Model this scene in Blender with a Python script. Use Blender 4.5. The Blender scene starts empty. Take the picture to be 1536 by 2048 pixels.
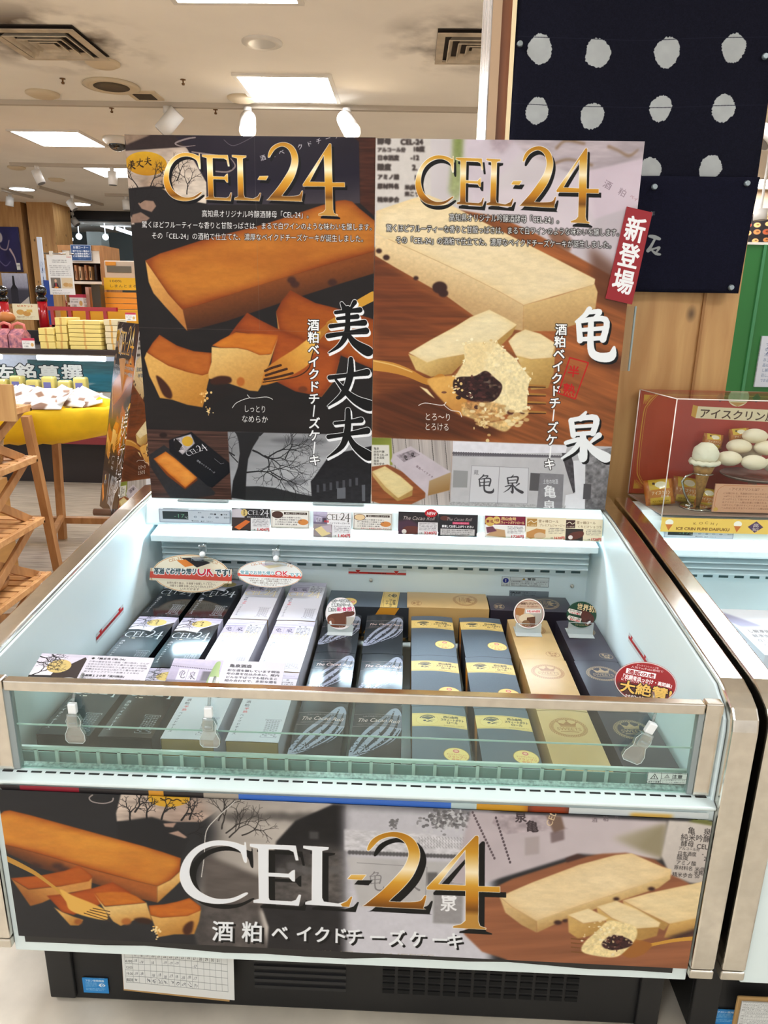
import bpy, bmesh, math, random
import numpy as np
from mathutils import Vector, Matrix
random.seed(7)
SC = bpy.context.scene
COL = SC.collection

# ------------------------------------------------------------------ camera, light, exposure
CAM = (0.0, 0.0, 1.5)
F_PX, PITCH, ROLL, YAW = 1419.5, 0.2814, 0.0185, -0.0299
def cam_axes():
    cy, sy = math.cos(YAW), math.sin(YAW)
    fw = Vector((sy*math.cos(PITCH), cy*math.cos(PITCH), -math.sin(PITCH)))
    rt = Vector((cy, -sy, 0.0)); up = rt.cross(fw)
    c, s = math.cos(ROLL), math.sin(ROLL)
    return c*rt+s*up, -s*rt+c*up, fw
RT, UP, FW = cam_axes()
cd = bpy.data.cameras.new('camera'); cam = bpy.data.objects.new('camera', cd); COL.objects.link(cam)
cam.matrix_world = Matrix(((RT.x, UP.x, -FW.x, CAM[0]), (RT.y, UP.y, -FW.y, CAM[1]), (RT.z, UP.z, -FW.z, CAM[2]), (0, 0, 0, 1)))
cd.sensor_fit = 'VERTICAL'; cd.sensor_height = 36.0; cd.lens = 36.0*F_PX/2048; cd.clip_start = 0.05
SC.camera = cam
SC.view_settings.view_transform = 'Standard'; SC.view_settings.look = 'None'
SC.view_settings.gamma = 1.0; SC.view_settings.use_curve_mapping = False
SC.view_settings.exposure = 1.0
try:
    SC.cycles.use_denoising = True; SC.cycles.max_bounces = 10; SC.cycles.transparent_max_bounces = 16
    SC.cycles.sample_clamp_indirect = 6.0; SC.cycles.caustics_reflective = False; SC.cycles.caustics_refractive = False
except Exception:
    pass
W = bpy.data.worlds.new('world'); SC.world = W; W.use_nodes = True
W.node_tree.nodes['Background'].inputs[0].default_value = (1.0, 0.97, 0.93, 1)
W.node_tree.nodes['Background'].inputs[1].default_value = 0.52
PANEL_GLOW, STRIP_GLOW = 17.0, 58.0

def ray(px, py):
    return FW + RT*((px-768)/F_PX) - UP*((py-1024)/F_PX)
def at(px, py, Y=None, Z=None, X=None):
    d = ray(px, py)
    k = Y/d.y if Y is not None else ((Z-CAM[2])/d.z if Z is not None else X/d.x)
    return Vector(CAM)+d*k

# ------------------------------------------------------------------ object helpers
MODS = {}
def link(o, parent=None):
    COL.objects.link(o)
    if parent is not None: o.parent = parent
    return o
def tag(o, label=None, cat=None, group=None, kind=None):
    if label: o['label'] = label
    if cat: o['category'] = cat
    if group: o['group'] = group
    if kind: o['kind'] = kind
    return o
def thing(name, label, cat, loc=(0, 0, 0), rot=(0, 0, 0), group=None):
    o = bpy.data.objects.new(name, None); o.empty_display_size = 0.05
    link(o); o.location = loc; o.rotation_euler = rot
    return tag(o, label, cat, group)

class MB:
    """collects shapes into one mesh"""
    def __init__(s):
        s.bm = bmesh.new(); s.uv = s.bm.loops.layers.uv.new('UVMap'); s.sm = []
    def face(s, pts, uvs=None, mi=0, smooth=False):
        vs = [s.bm.verts.new(p) for p in pts]
        try: f = s.bm.faces.new(vs)
        except ValueError: return None
        f.material_index = mi; f.smooth = smooth
        if uvs:
            for l, u in zip(f.loops, uvs): l[s.uv].uv = u
        return f
    def grid(s, P, mi=0, smooth=True, closed=False, uvs=None):
        n, m = len(P), len(P[0])
        V = [[s.bm.verts.new(p) for p in r] for r in P]
        for i in range(n-1):
            for j in range(m if closed else m-1):
                k = (j+1) % m
                q = [V[i][j], V[i][k], V[i+1][k], V[i+1][j]]
                try: f = s.bm.faces.new(q)
                except ValueError: continue
                f.material_index = mi; f.smooth = smooth
                if uvs:
                    for l, (a, b) in zip(f.loops, ((i, j), (i, j+1), (i+1, j+1), (i+1, j))):
                        l[s.uv].uv = (uvs[0]+(uvs[2]-uvs[0])*b/(m if closed else m-1), uvs[1]+(uvs[3]-uvs[1])*a/(n-1))
        return V
    def box(s, x0, x1, y0, y1, z0, z1, mi=0, M=None, top=None, front=None):
        """top / front: material index of a face that carries a print with uv 0..1"""
        c = [(x0, y0, z0), (x1, y0, z0), (x1, y1, z0), (x0, y1, z0), (x0, y0, z1), (x1, y0, z1), (x1, y1, z1), (x0, y1, z1)]
        if M is not None: c = [M @ Vector(p) for p in c]
        v = [s.bm.verts.new(p) for p in c]
        U = ((0, 0), (1, 0), (1, 1), (0, 1))
        for k, q in enumerate(((3, 2, 1, 0), (4, 5, 6, 7), (0, 1, 5, 4), (1, 2, 6, 5), (2, 3, 7, 6), (3, 0, 4, 7))):
            f = s.bm.faces.new([v[i] for i in q]); f.material_index = mi
            if k == 1 and top is not None: f.material_index = top
            if k == 2 and front is not None: f.material_index = front
            for l, u in zip(f.loops, U): l[s.uv].uv = u
        return s
    def prism(s, prof, x0, x1, mi=0, ax='X', smooth=False):
        """closed profile swept along an axis; prof in (y,z) for X, (x,z) for Y, (x,y) for Z"""
        def pt(a, p): return {'X': (a, p[0], p[1]), 'Y': (p[0], a, p[1]), 'Z': (p[0], p[1], a)}[ax]
        A = [s.bm.verts.new(pt(x0, p)) for p in prof]; B = [s.bm.verts.new(pt(x1, p)) for p in prof]
        n = len(prof)
        for i in range(n):
            f = s.bm.faces.new((A[i], A[(i+1) % n], B[(i+1) % n], B[i])); f.material_index = mi; f.smooth = smooth
        for L in (A[::-1], B):
            f = s.bm.faces.new(L); f.material_index = mi
        return s
    def cyl(s, p0, p1, r0, r1=None, n=20, mi=0, caps=True, smooth=True):
        p0, p1 = Vector(p0), Vector(p1); r1 = r0 if r1 is None else r1
        d = (p1-p0).normalized(); a = d.orthogonal().normalized(); b = d.cross(a)
        R = lambda p, r: [p+a*(r*math.cos(2*math.pi*i/n))+b*(r*math.sin(2*math.pi*i/n)) for i in range(n)]
        V = s.grid([R(p0, r0), R(p1, r1)], mi, smooth, True)
        if caps:
            for L in (V[0][::-1], V[1]):
                f = s.bm.faces.new(L); f.material_index = mi
        return s
    def tube(s, pts, r, n=8, mi=0, closed=False):
        pts = [Vector(p) for p in pts]; rings = []; N = len(pts); prev = None
        rr = r if isinstance(r, (list, tuple)) else [r]*N
        for i, p in enumerate(pts):
            q0 = pts[i-1] if (i > 0 or closed) else p; q1 = pts[(i+1) % N] if (i < N-1 or closed) else p
            d = (q1-q0).normalized()
            a = d.orthogonal().normalized() if prev is None else (prev-d*prev.dot(d)).normalized()
            prev = a; b = d.cross(a)
            rings.append([p+a*(rr[i]*math.cos(2*math.pi*k/n))+b*(rr[i]*math.sin(2*math.pi*k/n)) for k in range(n)])
        if closed: rings.append(rings[0])
        V = s.grid(rings, mi, True, True)
        if not closed:
            for L in (V[0][::-1], V[-1]):
                try: f = s.bm.faces.new(L); f.material_index = mi
                except ValueError: pass
        return s
    def lathe(s, prof, c=(0, 0, 0), n=28, mi=0, smooth=True, cap=True):
        """prof: (radius, z) bottom to top"""
        P = [[(c[0]+r*math.cos(2*math.pi*k/n), c[1]+r*math.sin(2*math.pi*k/n), c[2]+z) for k in range(n)] for r, z in prof]
        V = s.grid(P, mi, smooth, True)
        for L in ((V[0][::-1], V[-1]) if cap else ()):
            try: f = s.bm.faces.new(L); f.material_index = mi
            except ValueError: pass
        return s
    def ball(s, c, r, n=20, mi=0, wob=None):
        rx, ry, rz = r if isinstance(r, (tuple, list)) else (r, r, r)
        P = []
        for i in range(n//2+1):
            t = math.pi*i/(n//2); t = min(max(t, 1e-3), math.pi-1e-3)
            row = []
            for k in range(n):
                d = Vector((math.sin(t)*math.cos(2*math.pi*k/n), math.sin(t)*math.sin(2*math.pi*k/n), -math.cos(t)))
                w = wob(d) if wob else 1.0
                row.append((c[0]+rx*d.x*w, c[1]+ry*d.y*w, c[2]+rz*d.z*w))
            P.append(row)
        s.grid(P, mi, True, True); return s
    def build(s, name, mats, parent=None, loc=None, bevel=0.0, seg=2, solid=0.0, subsurf=0):
        """loc: the world point that becomes the origin (geometry given in world space)"""
        bmesh.ops.recalc_face_normals(s.bm, faces=s.bm.faces[:])
        org = Vector((0, 0, 0))
        if loc is not None: org = Vector(loc)
        elif parent is not None:
            p = parent
            while p.parent is not None: p = p.parent
            if p.get('_abs'): org = Vector(p.location)
        if org.length: bmesh.ops.translate(s.bm, verts=s.bm.verts[:], vec=-org)
        me = bpy.data.meshes.new(name); s.bm.to_mesh(me); s.bm.free()
        for m in (mats if isinstance(mats, (list, tuple)) else [mats]): me.materials.append(m)
        o = bpy.data.objects.new(name, me); link(o, parent)
        if loc is not None and parent is None: o.location = org
        if bevel:
            b = o.modifiers.new('bevel', 'BEVEL'); b.width = bevel; b.segments = seg; b.limit_method = 'ANGLE'; b.angle_limit = 0.6
            b.harden_normals = False
        if solid:
            b = o.modifiers.new('solid', 'SOLIDIFY'); b.thickness = solid; b.offset = 0
        if subsurf:
            b = o.modifiers.new('sub', 'SUBSURF'); b.levels = b.render_levels = subsurf
        return o
def athing(name, label, cat, loc, group=None):
    """a thing whose parts are given in world coordinates"""
    o = thing(name, label, cat, loc, (0, 0, 0), group); o['_abs'] = 1; return o
def copy_tree(o, parent=None):
    c = o.copy(); COL.objects.link(c)
    if parent is not None: c.parent = parent
    for ch in list(o.children): copy_tree(ch, c)
    return c

# ------------------------------------------------------------------ materials
def lin(c):
    c = [v/255.0 for v in c]
    return tuple(v/12.92 if v <= 0.04045 else ((v+0.055)/1.055)**2.4 for v in c)+(1.0,)
def mat(name, c, rough=0.5, metal=0.0, noise=0.0, scale=20.0, stretch=(1, 1, 1), spec=0.5, bump=0.0, c2=None, coat=0.0, trans=0.0, ior=1.45, rvar=0.0):
    m = bpy.data.materials.new(name); m.use_nodes = True; nt = m.node_tree; b = nt.nodes['Principled BSDF']
    b.inputs['Base Color'].default_value = lin(c); b.inputs['Roughness'].default_value = rough; b.inputs['Metallic'].default_value = metal
    b.inputs['Specular IOR Level'].default_value = spec; b.inputs['Coat Weight'].default_value = coat
    b.inputs['Transmission Weight'].default_value = trans; b.inputs['IOR'].default_value = ior
    if noise or bump or rvar:
        tc = nt.nodes.new('ShaderNodeTexCoord'); mp = nt.nodes.new('ShaderNodeMapping'); mp.inputs['Scale'].default_value = stretch
        nz = nt.nodes.new('ShaderNodeTexNoise'); nz.inputs['Scale'].default_value = scale; nz.inputs['Detail'].default_value = 5
        nt.links.new(tc.outputs['Object'], mp.inputs[0]); nt.links.new(mp.outputs[0], nz.inputs[0])
        if noise:
            mx = nt.nodes.new('ShaderNodeMix'); mx.data_type = 'RGBA'
            d = c2 or [max(0, v*(1-noise)) for v in c]
            mx.inputs[6].default_value = lin(c); mx.inputs[7].default_value = lin(d)
            rp = nt.nodes.new('ShaderNodeValToRGB'); rp.color_ramp.elements[0].position = 0.35; rp.color_ramp.elements[1].position = 0.68
            nt.links.new(nz.outputs[0], rp.inputs[0]); nt.links.new(rp.outputs[0], mx.inputs[0]); nt.links.new(mx.outputs[2], b.inputs['Base Color'])
        if bump:
            bp = nt.nodes.new('ShaderNodeBump'); bp.inputs['Strength'].default_value = bump; bp.inputs['Distance'].default_value = 0.002
            nt.links.new(nz.outputs[0], bp.inputs['Height']); nt.links.new(bp.outputs[0], b.inputs['Normal'])
        if rvar:
            mr = nt.nodes.new('ShaderNodeMapRange'); mr.inputs[3].default_value = max(0.02, rough-rvar); mr.inputs[4].default_value = rough+rvar
            nt.links.new(nz.outputs[0], mr.inputs[0]); nt.links.new(mr.outputs[0], b.inputs['Roughness'])
    return m
def glow(name, c, k):
    m = bpy.data.materials.new(name); m.use_nodes = True; nt = m.node_tree; nt.nodes.clear()
    e = nt.nodes.new('ShaderNodeEmission'); o = nt.nodes.new('ShaderNodeOutputMaterial')
    e.inputs[0].default_value = lin(c); e.inputs[1].default_value = k; nt.links.new(e.outputs[0], o.inputs[0]); return m
def clear(name, tint=(235, 245, 242), gloss=0.12, rough=0.02, alpha=0.9):
    """thin clear sheet: mostly transparent with a fresnel reflection"""
    m = bpy.data.materials.new(name); m.use_nodes = True; nt = m.node_tree; nt.nodes.clear()
    t = nt.nodes.new('ShaderNodeBsdfTransparent'); t.inputs[0].default_value = lin(tint)
    g = nt.nodes.new('ShaderNodeBsdfGlossy'); g.inputs['Roughness'].default_value = rough
    fr = nt.nodes.new('ShaderNodeLayerWeight'); fr.inputs[0].default_value = 0.5
    pw = nt.nodes.new('ShaderNodeMath'); pw.operation = 'POWER'; pw.inputs[1].default_value = 4.5; nt.links.new(fr.outputs['Facing'], pw.inputs[0])
    ma = nt.nodes.new('ShaderNodeMath'); ma.operation = 'MULTIPLY_ADD'; ma.inputs[1].default_value = 0.75; ma.inputs[2].default_value = gloss*0.3
    x = nt.nodes.new('ShaderNodeMixShader'); o = nt.nodes.new('ShaderNodeOutputMaterial')
    nt.links.new(pw.outputs[0], ma.inputs[0]); nt.links.new(ma.outputs[0], x.inputs[0]); nt.links.new(t.outputs[0], x.inputs[1]); nt.links.new(g.outputs[0], x.inputs[2])
    nt.links.new(x.outputs[0], o.inputs[0]); return m
def wood(name, c, c2, scale=3.0, stretch=(1, 1, 12), rough=0.45, knots=False):
    m = bpy.data.materials.new(name); m.use_nodes = True; nt = m.node_tree; b = nt.nodes['Principled BSDF']; b.inputs['Roughness'].default_value = rough
    tc = nt.nodes.new('ShaderNodeTexCoord'); mp = nt.nodes.new('ShaderNodeMapping'); mp.inputs['Scale'].default_value = stretch
    wv = nt.nodes.new('ShaderNodeTexNoise'); wv.inputs['Scale'].default_value = scale; wv.inputs['Detail'].default_value = 6; wv.inputs['Distortion'].default_value = 0.6
    mx = nt.nodes.new('ShaderNodeValToRGB'); mx.color_ramp.elements[0].position = 0.32; mx.color_ramp.elements[1].position = 0.7
    mx.color_ramp.elements[0].color = lin(c2); mx.color_ramp.elements[1].color = lin(c)
    nt.links.new(tc.outputs['Object'], mp.inputs[0]); nt.links.new(mp.outputs[0], wv.inputs[0]); nt.links.new(wv.outputs[0], mx.inputs[0])
    out = mx.outputs[0]
    if knots:
        vo = nt.nodes.new('ShaderNodeTexVoronoi'); vo.inputs['Scale'].default_value = 4.2
        m2 = nt.nodes.new('ShaderNodeMapping'); m2.inputs['Scale'].default_value = (1.6, 1.6, 1.0)
        rp = nt.nodes.new('ShaderNodeValToRGB'); rp.color_ramp.elements[0].position = 0.05; rp.color_ramp.elements[1].position = 0.13
        rp.color_ramp.elements[0].color = (1, 1, 1, 1); rp.color_ramp.elements[1].color = (0, 0, 0, 1)
        mm = nt.nodes.new('ShaderNodeMix'); mm.data_type = 'RGBA'; mm.inputs[7].default_value = lin([v*0.55 for v in c2])
        nt.links.new(tc.outputs['Object'], m2.inputs[0]); nt.links.new(m2.outputs[0], vo.inputs[0]); nt.links.new(vo.outputs['Distance'], rp.inputs[0])
        nt.links.new(rp.outputs[0], mm.inputs[0]); nt.links.new(out, mm.inputs[6]); out = mm.outputs[2]
    nt.links.new(out, b.inputs['Base Color']); return m

# ------------------------------------------------------------------ drawing of the printed matter (all drawn here in code)
_L = np.random.RandomState(3).rand(8, 256, 256).astype(np.float32)
def nz(X, Y, sx, sy=None, seed=0, octv=3):
    sy = sx if sy is None else sy
    out = 0; amp = 1.0; tot = 0
    for o in range(octv):
        x = X/sx*(2**o)+seed*17.3+o*31; y = Y/sy*(2**o)+seed*7.7+o*13
        xi = np.floor(x).astype(int); yi = np.floor(y).astype(int); fx = x-xi; fy = y-yi
        fx = fx*fx*(3-2*fx); fy = fy*fy*(3-2*fy); G = _L[(seed+o) % 8]
        a = G[yi % 256, xi % 256]*(1-fx)+G[yi % 256, (xi+1) % 256]*fx
        b = G[(yi+1) % 256, xi % 256]*(1-fx)+G[(yi+1) % 256, (xi+1) % 256]*fx
        out = out+amp*(a*(1-fy)+b*fy); tot += amp; amp *= 0.5
    return out/tot
def blur2(a, r):
    for _ in range(2):
        for ax in (0, 1):
            k = int(max(1, round(r)))
            p = np.pad(a, [(k+1, k) if i == ax else (0, 0) for i in range(2)], mode='edge')
            c = np.cumsum(p, axis=ax)
            n = a.shape[ax]
            a = (np.take(c, range(2*k+1, 2*k+1+n), axis=ax)-np.take(c, range(0, n), axis=ax))/(2*k+1)
    return a
def dil(a, r):
    if r <= 0: return a
    R = int(math.ceil(r)); p = np.pad(a, R); out = a.copy(); h, w = a.shape
    for dy in range(-R, R+1):
        for dx in range(-R, R+1):
            d = math.hypot(dx, dy)
            if 0 < d <= r+0.35: out = np.maximum(out, p[R+dy:R+dy+h, R+dx:R+dx+w]*min(1.0, r+1-d))
    return out
def edges_of(P):
    P = np.asarray(P, float); return np.hstack([P, np.roll(P, -1, 0)])
def orient(P):
    P = np.asarray(P, float); a = np.sum(P[:, 0]*np.roll(P[:, 1], -1)-np.roll(P[:, 0], -1)*P[:, 1])
    return P if a > 0 else P[::-1]
def crom(P, n=6, closed=True):
    P = np.asarray(P, float); N = len(P); o = []
    for i in range(N if closed else N-1):
        g = (lambda k: P[k % N]) if closed else (lambda k: P[min(max(k, 0), N-1)])
        p0, p1, p2, p3 = g(i-1), g(i), g(i+1), g(i+2)
        for t in np.linspace(0, 1, n, endpoint=False):
            o.append(0.5*((2*p1)+(-p0+p2)*t+(2*p0-5*p1+4*p2-p3)*t*t+(-p0+3*p1-3*p2+p3)*t**3))
    if not closed: o.append(P[-1])
    return np.array(o)
def hom(src, dst):
    A = []; B = []
    for (x, y), (u, v) in zip(src, dst):
        A += [[x, y, 1, 0, 0, 0, -u*x, -u*y], [0, 0, 0, x, y, 1, -v*x, -v*y]]; B += [u, v]
    h = np.linalg.solve(np.array(A, float), np.array(B, float)); return np.append(h, 1).reshape(3, 3)
def warp(Hm, P):
    P = np.asarray(P, float); q = np.c_[P, np.ones(len(P))] @ Hm.T; return q[:, :2]/q[:, 2:]
_GC = {}
def glyphs(s):
    """outline edges of a line of text in em units, baseline at 0, y up; and its width"""
    if s in _GC: return _GC[s]
    c = bpy.data.curves.new('t', 'FONT'); c.body = s; c.resolution_u = 3
    o = bpy.data.objects.new('t', c); COL.objects.link(o)
    dg = bpy.context.evaluated_depsgraph_get(); ev = o.evaluated_get(dg); me = ev.to_mesh()
    n = len(me.vertices); co = np.zeros(n*3, np.float32); me.vertices.foreach_get('co', co); co = co.reshape(-1, 3)[:, :2]
    T = [tuple(p.vertices) for p in me.polygons]
    ev.to_mesh_clear(); bpy.data.objects.remove(o); bpy.data.curves.remove(c)
    L = []
    for t in T:
        P = co[list(t)]; sg = sum(P[i][0]*P[(i+1) % len(t)][1]-P[(i+1) % len(t)][0]*P[i][1] for i in range(len(t)))
        t = t if sg > 0 else t[::-1]
        L += [(*co[t[i]], *co[t[(i+1) % len(t)]]) for i in range(len(t))]
    E = np.array(L, float).reshape(-1, 4)
    w = float(E[:, [0, 2]].max()) if len(E) else 0.4
    _GC[s] = (E, w); return _GC[s]
class Cv:
    def __init__(s, w, h, bg=(255, 255, 255), Hm=None):
        s.w, s.h = w, h; s.a = np.empty((h, w, 3), np.float32); s.a[:] = bg; s.H = Hm; s.clip = None
    def tr(s, P):
        return warp(s.H, P) if s.H is not None else np.asarray(P, float)
    def cov(s, E, pad=0, S=4):
        if len(E) == 0: return None
        x0 = max(0, int(math.floor(min(E[:, 0].min(), E[:, 2].min())))-pad-1); x1 = min(s.w, int(math.ceil(max(E[:, 0].max(), E[:, 2].max())))+pad+2)
        y0 = max(0, int(math.floor(min(E[:, 1].min(), E[:, 3].min())))-pad-1); y1 = min(s.h, int(math.ceil(max(E[:, 1].max(), E[:, 3].max())))+pad+2)
        if x1 <= x0 or y1 <= y0: return None
        w, h = x1-x0, y1-y0
        e = E-np.array([x0, y0, x0, y0]); ya, yb = e[:, 1]*S, e[:, 3]*S
        d = np.where(yb > ya, 1.0, -1.0); lo, hi = np.minimum(ya, yb), np.maximum(ya, yb)
        r0 = np.clip(np.ceil(lo-0.5), 0, h*S).astype(int); r1 = np.clip(np.ceil(hi-0.5), 0, h*S).astype(int)
        n = np.maximum(0, r1-r0); idx = np.repeat(np.arange(len(e)), n)
        if len(idx) == 0: return None
        r = np.arange(len(idx))-np.repeat(np.cumsum(n)-n, n)+r0[idx]
        t = (r+0.5-ya[idx])/(yb[idx]-ya[idx]); x = np.clip(e[idx, 0]+(e[idx, 2]-e[idx, 0])*t, 0, w)
        ix = np.floor(x).astype(int); f = x-ix; row = r//S
        A = np.bincount(row*(w+2)+ix, d[idx]*(1-f), h*(w+2))+np.bincount(row*(w+2)+ix+1, d[idx]*f, h*(w+2))
        A = np.cumsum(A.reshape(h, w+2), 1)[:, :w]/S
        return np.clip(np.abs(A), 0, 1).astype(np.float32), x0, y0
    def put(s, M, c, alpha=1.0):
        if M is None: return
        m, x0, y0 = M; h, w = m.shape; m = m if s.clip is None else m*s.clip[y0:y0+h, x0:x0+w]; reg = s.a[y0:y0+h, x0:x0+w]
        if callable(c):
            Y, X = np.mgrid[y0:y0+h, x0:x0+w].astype(np.float32); c = c(X, Y)
        else: c = np.array(c, np.float32)
        k = (m*alpha)[..., None]; reg[:] = reg*(1-k)+c*k
    def clip_to(s, P=None):
        if P is None: s.clip = None; return
        M = s.cov(edges_of(s.tr(P))); s.clip = np.zeros((s.h, s.w), np.float32); m, x0, y0 = M; s.clip[y0:y0+m.shape[0], x0:x0+m.shape[1]] = m
    def poly(s, P, c, alpha=1.0, blur=0, sm=False, raw=False):
        P = np.asarray(P, float)
        if sm: P = crom(P)
        if not raw: P = s.tr(P)
        M = s.cov(edges_of(P), pad=int(blur*3)+1)
        if M is None: return
        if blur: M = (blur2(M[0], blur), M[1], M[2])
        s.put(M, c, alpha)
    def ell(s, cx, cy, rx, ry, c, alpha=1.0, blur=0, rot=0.0, raw=False):
        t = np.linspace(0, 2*math.pi, 48, endpoint=False); x = rx*np.cos(t); y = ry*np.sin(t)
        s.poly(np.c_[cx+x*math.cos(rot)-y*math.sin(rot), cy+x*math.sin(rot)+y*math.cos(rot)], c, alpha, blur, raw=raw)
    def rect(s, x0, y0, x1, y1, c, alpha=1.0, blur=0, raw=False):
        s.poly([(x0, y0), (x1, y0), (x1, y1), (x0, y1)], c, alpha, blur, raw=raw)
    def stroke_edges(s, pts, wid, raw=False, sm=True):
        pts = np.asarray(pts, float); wid = np.asarray(wid, float)*np.ones(len(pts))
        if not raw: pts = s.tr(pts)
        if sm and len(pts) > 2:
            q = crom(np.c_[pts, wid], 5, False); pts, wid = q[:, :2], q[:, 2]
        out = []
        for i in range(len(pts)):
            r = max(0.2, wid[i]/2); k = 8 if r < 4 else 14; t = np.linspace(0, 2*math.pi, k, endpoint=False)
            out.append(edges_of(orient(np.c_[pts[i, 0]+r*np.cos(t), pts[i, 1]+r*np.sin(t)])))
            if i:
                d = pts[i]-pts[i-1]; L = math.hypot(*d)
                if L > 1e-6:
                    nn = np.array([-d[1], d[0]])/L
                    out.append(edges_of(orient([pts[i-1]+nn*wid[i-1]/2, pts[i]+nn*wid[i]/2, pts[i]-nn*wid[i]/2, pts[i-1]-nn*wid[i-1]/2])))
        return np.vstack(out)
    def stroke(s, pts, wid, c, alpha=1.0, raw=False, sm=True, blur=0):
        M = s.cov(s.stroke_edges(pts, wid, raw, sm), pad=int(blur*3)+1)
        if M is None: return
        if blur: M = (blur2(M[0], blur), M[1], M[2])
        s.put(M, c, alpha)
    def tmask(s, st, x, y, size, ang=0.0, width=None, shear=0.0, pad=6, raw=False, box=None):
        """text; (x,y) is the left end of the baseline; box: four corners tl,tr,br,bl to fit the line into"""
        E, w = glyphs(st)
        if len(E) == 0: return None
        P = E.reshape(-1, 2).copy()
        if box is not None:
            P[:, 0] /= w; P[:, 1] = (0.80-P[:, 1])/0.95
            P = warp(hom([(0, 0), (1, 0), (1, 1), (0, 1)], box), P)
        else:
            kx = size if width is None else width/w
            u = P[:, 0]*kx+shear*P[:, 1]*size; v = -P[:, 1]*size
            P = np.c_[x+u*math.cos(ang)-v*math.sin(ang), y+u*math.sin(ang)+v*math.cos(ang)]
        if not raw: P = s.tr(P)
        return s.cov(P.reshape(-1, 4), pad=pad)
    def inked(s, M, c, bold=0.0, out=None, ow=2.0, shadow=None, so=(3, 3), alpha=1.0, ob=0):
        if M is None: return
        m, x0, y0 = M
        if bold: m = dil(m, bold)
        if shadow is not None:
            sm_ = dil(m, ow if out is not None else 0); s.put((_shift(sm_, *so), x0, y0), shadow, alpha)
        if out is not None:
            o = dil(m, ow); s.put((blur2(o, ob) if ob else o, x0, y0), out, alpha)
        s.put((m, x0, y0), c, alpha)
    def text(s, st, x, y, size, c, bold=0.0, out=None, ow=2.0, ang=0.0, width=None, shear=0.0, shadow=None, so=(3, 3), raw=False, box=None, alpha=1.0, ob=0):
        s.inked(s.tmask(st, x, y, size, ang, width, shear, int(ow+bold+8), raw, box), c, bold, out, ow, shadow, so, alpha, ob)
    def vtext(s, st, p0, p1, size, c, **k):
        """characters stacked from p0 to p1 (centres)"""
        n = len(st)
        for i, ch in enumerate(st):
            t = i/(n-1) if n > 1 else 0; x = p0[0]+(p1[0]-p0[0])*t; y = p0[1]+(p1[1]-p0[1])*t; h = size/2
            if ch in 'ー〜':
                s.stroke([(x+h*0.1, y-h*0.9), (x-h*0.1, y+h*0.9)], size*0.11*s.scale_at(), c); continue
            s.text(ch, x-h*0.95, y+h*0.75, size, c, **k)
    def scale_at(s):
        if s.H is None: return 1.0
        p = warp(s.H, [(700, 700), (701, 700)]); return math.hypot(*(p[1]-p[0]))
    def outline_shape(s, polys, c, **k):
        E = np.vstack([edges_of(p) for p in polys]); s.inked(s.cov(E, pad=30), c, **k)
    def image(s, name):
        im = bpy.data.images.new(name, s.w, s.h, alpha=False)
        b = np.ones((s.h, s.w, 4), np.float32); b[..., :3] = np.clip(s.a[::-1]/255.0*0.945, 0, 1)
        im.pixels.foreach_set(b.ravel()); im.update(); im.pack(); return im
def _shift(m, dx, dy):
    o = np.zeros_like(m); h, w = m.shape; dx, dy = int(dx), int(dy)
    o[max(0, dy):h+min(0, dy), max(0, dx):w+min(0, dx)] = m[max(0, -dy):h+min(0, -dy), max(0, -dx):w+min(0, -dx)]; return o
def lg(p0, c0, p1, c1, n=0.0, ns=12, nsy=None, seed=0, mid=None):
    """linear gradient between two canvas points with some grain"""
    c0, c1 = np.array(c0, np.float32), np.array(c1, np.float32); d = np.array(p1, float)-np.array(p0, float); L = float(d @ d)
    def f(X, Y):
        t = np.clip(((X-p0[0])*d[0]+(Y-p0[1])*d[1])/L, 0, 1)[..., None]
        if mid is None: o = c0*(1-t)+c1*t
        else:
            m = np.array(mid, np.float32); o = np.where(t < 0.5, c0*(1-2*t)+m*2*t, m*(2-2*t)+c1*(2*t-1))
        if n: o = o*(1+n*2*(nz(X, Y, ns, nsy, seed)-0.5))[..., None]
        return o
    return f
def ramp(stops, y0, y1):
    ks = np.array([k for k, _ in stops]); cs = np.array([c for _, c in stops], np.float32)
    def f(X, Y):
        t = np.clip((Y-y0)/(y1-y0), 0, 1); return np.stack([np.interp(t, ks, cs[:, i]) for i in range(3)], -1).astype(np.float32)
    return f
def flat(c, n=0.06, ns=10, nsy=None, seed=0):
    c = np.array(c, np.float32)
    return lambda X, Y: c*(1+n*2*(nz(X, Y, ns, nsy, seed)-0.5))[..., None]
def printed(name, cv, rough=0.35, spec=0.4, coat=0.0, alpha=None):
    m = bpy.data.materials.new(name); m.use_nodes = True; nt = m.node_tree; b = nt.nodes['Principled BSDF']
    t = nt.nodes.new('ShaderNodeTexImage'); t.image = cv.image(name); t.extension = 'EXTEND'
    nt.links.new(t.outputs[0], b.inputs['Base Color']); b.inputs['Roughness'].default_value = rough
    b.inputs['Specular IOR Level'].default_value = spec; b.inputs['Coat Weight'].default_value = coat; b.inputs['Coat Roughness'].default_value = 0.05
    return m
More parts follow.
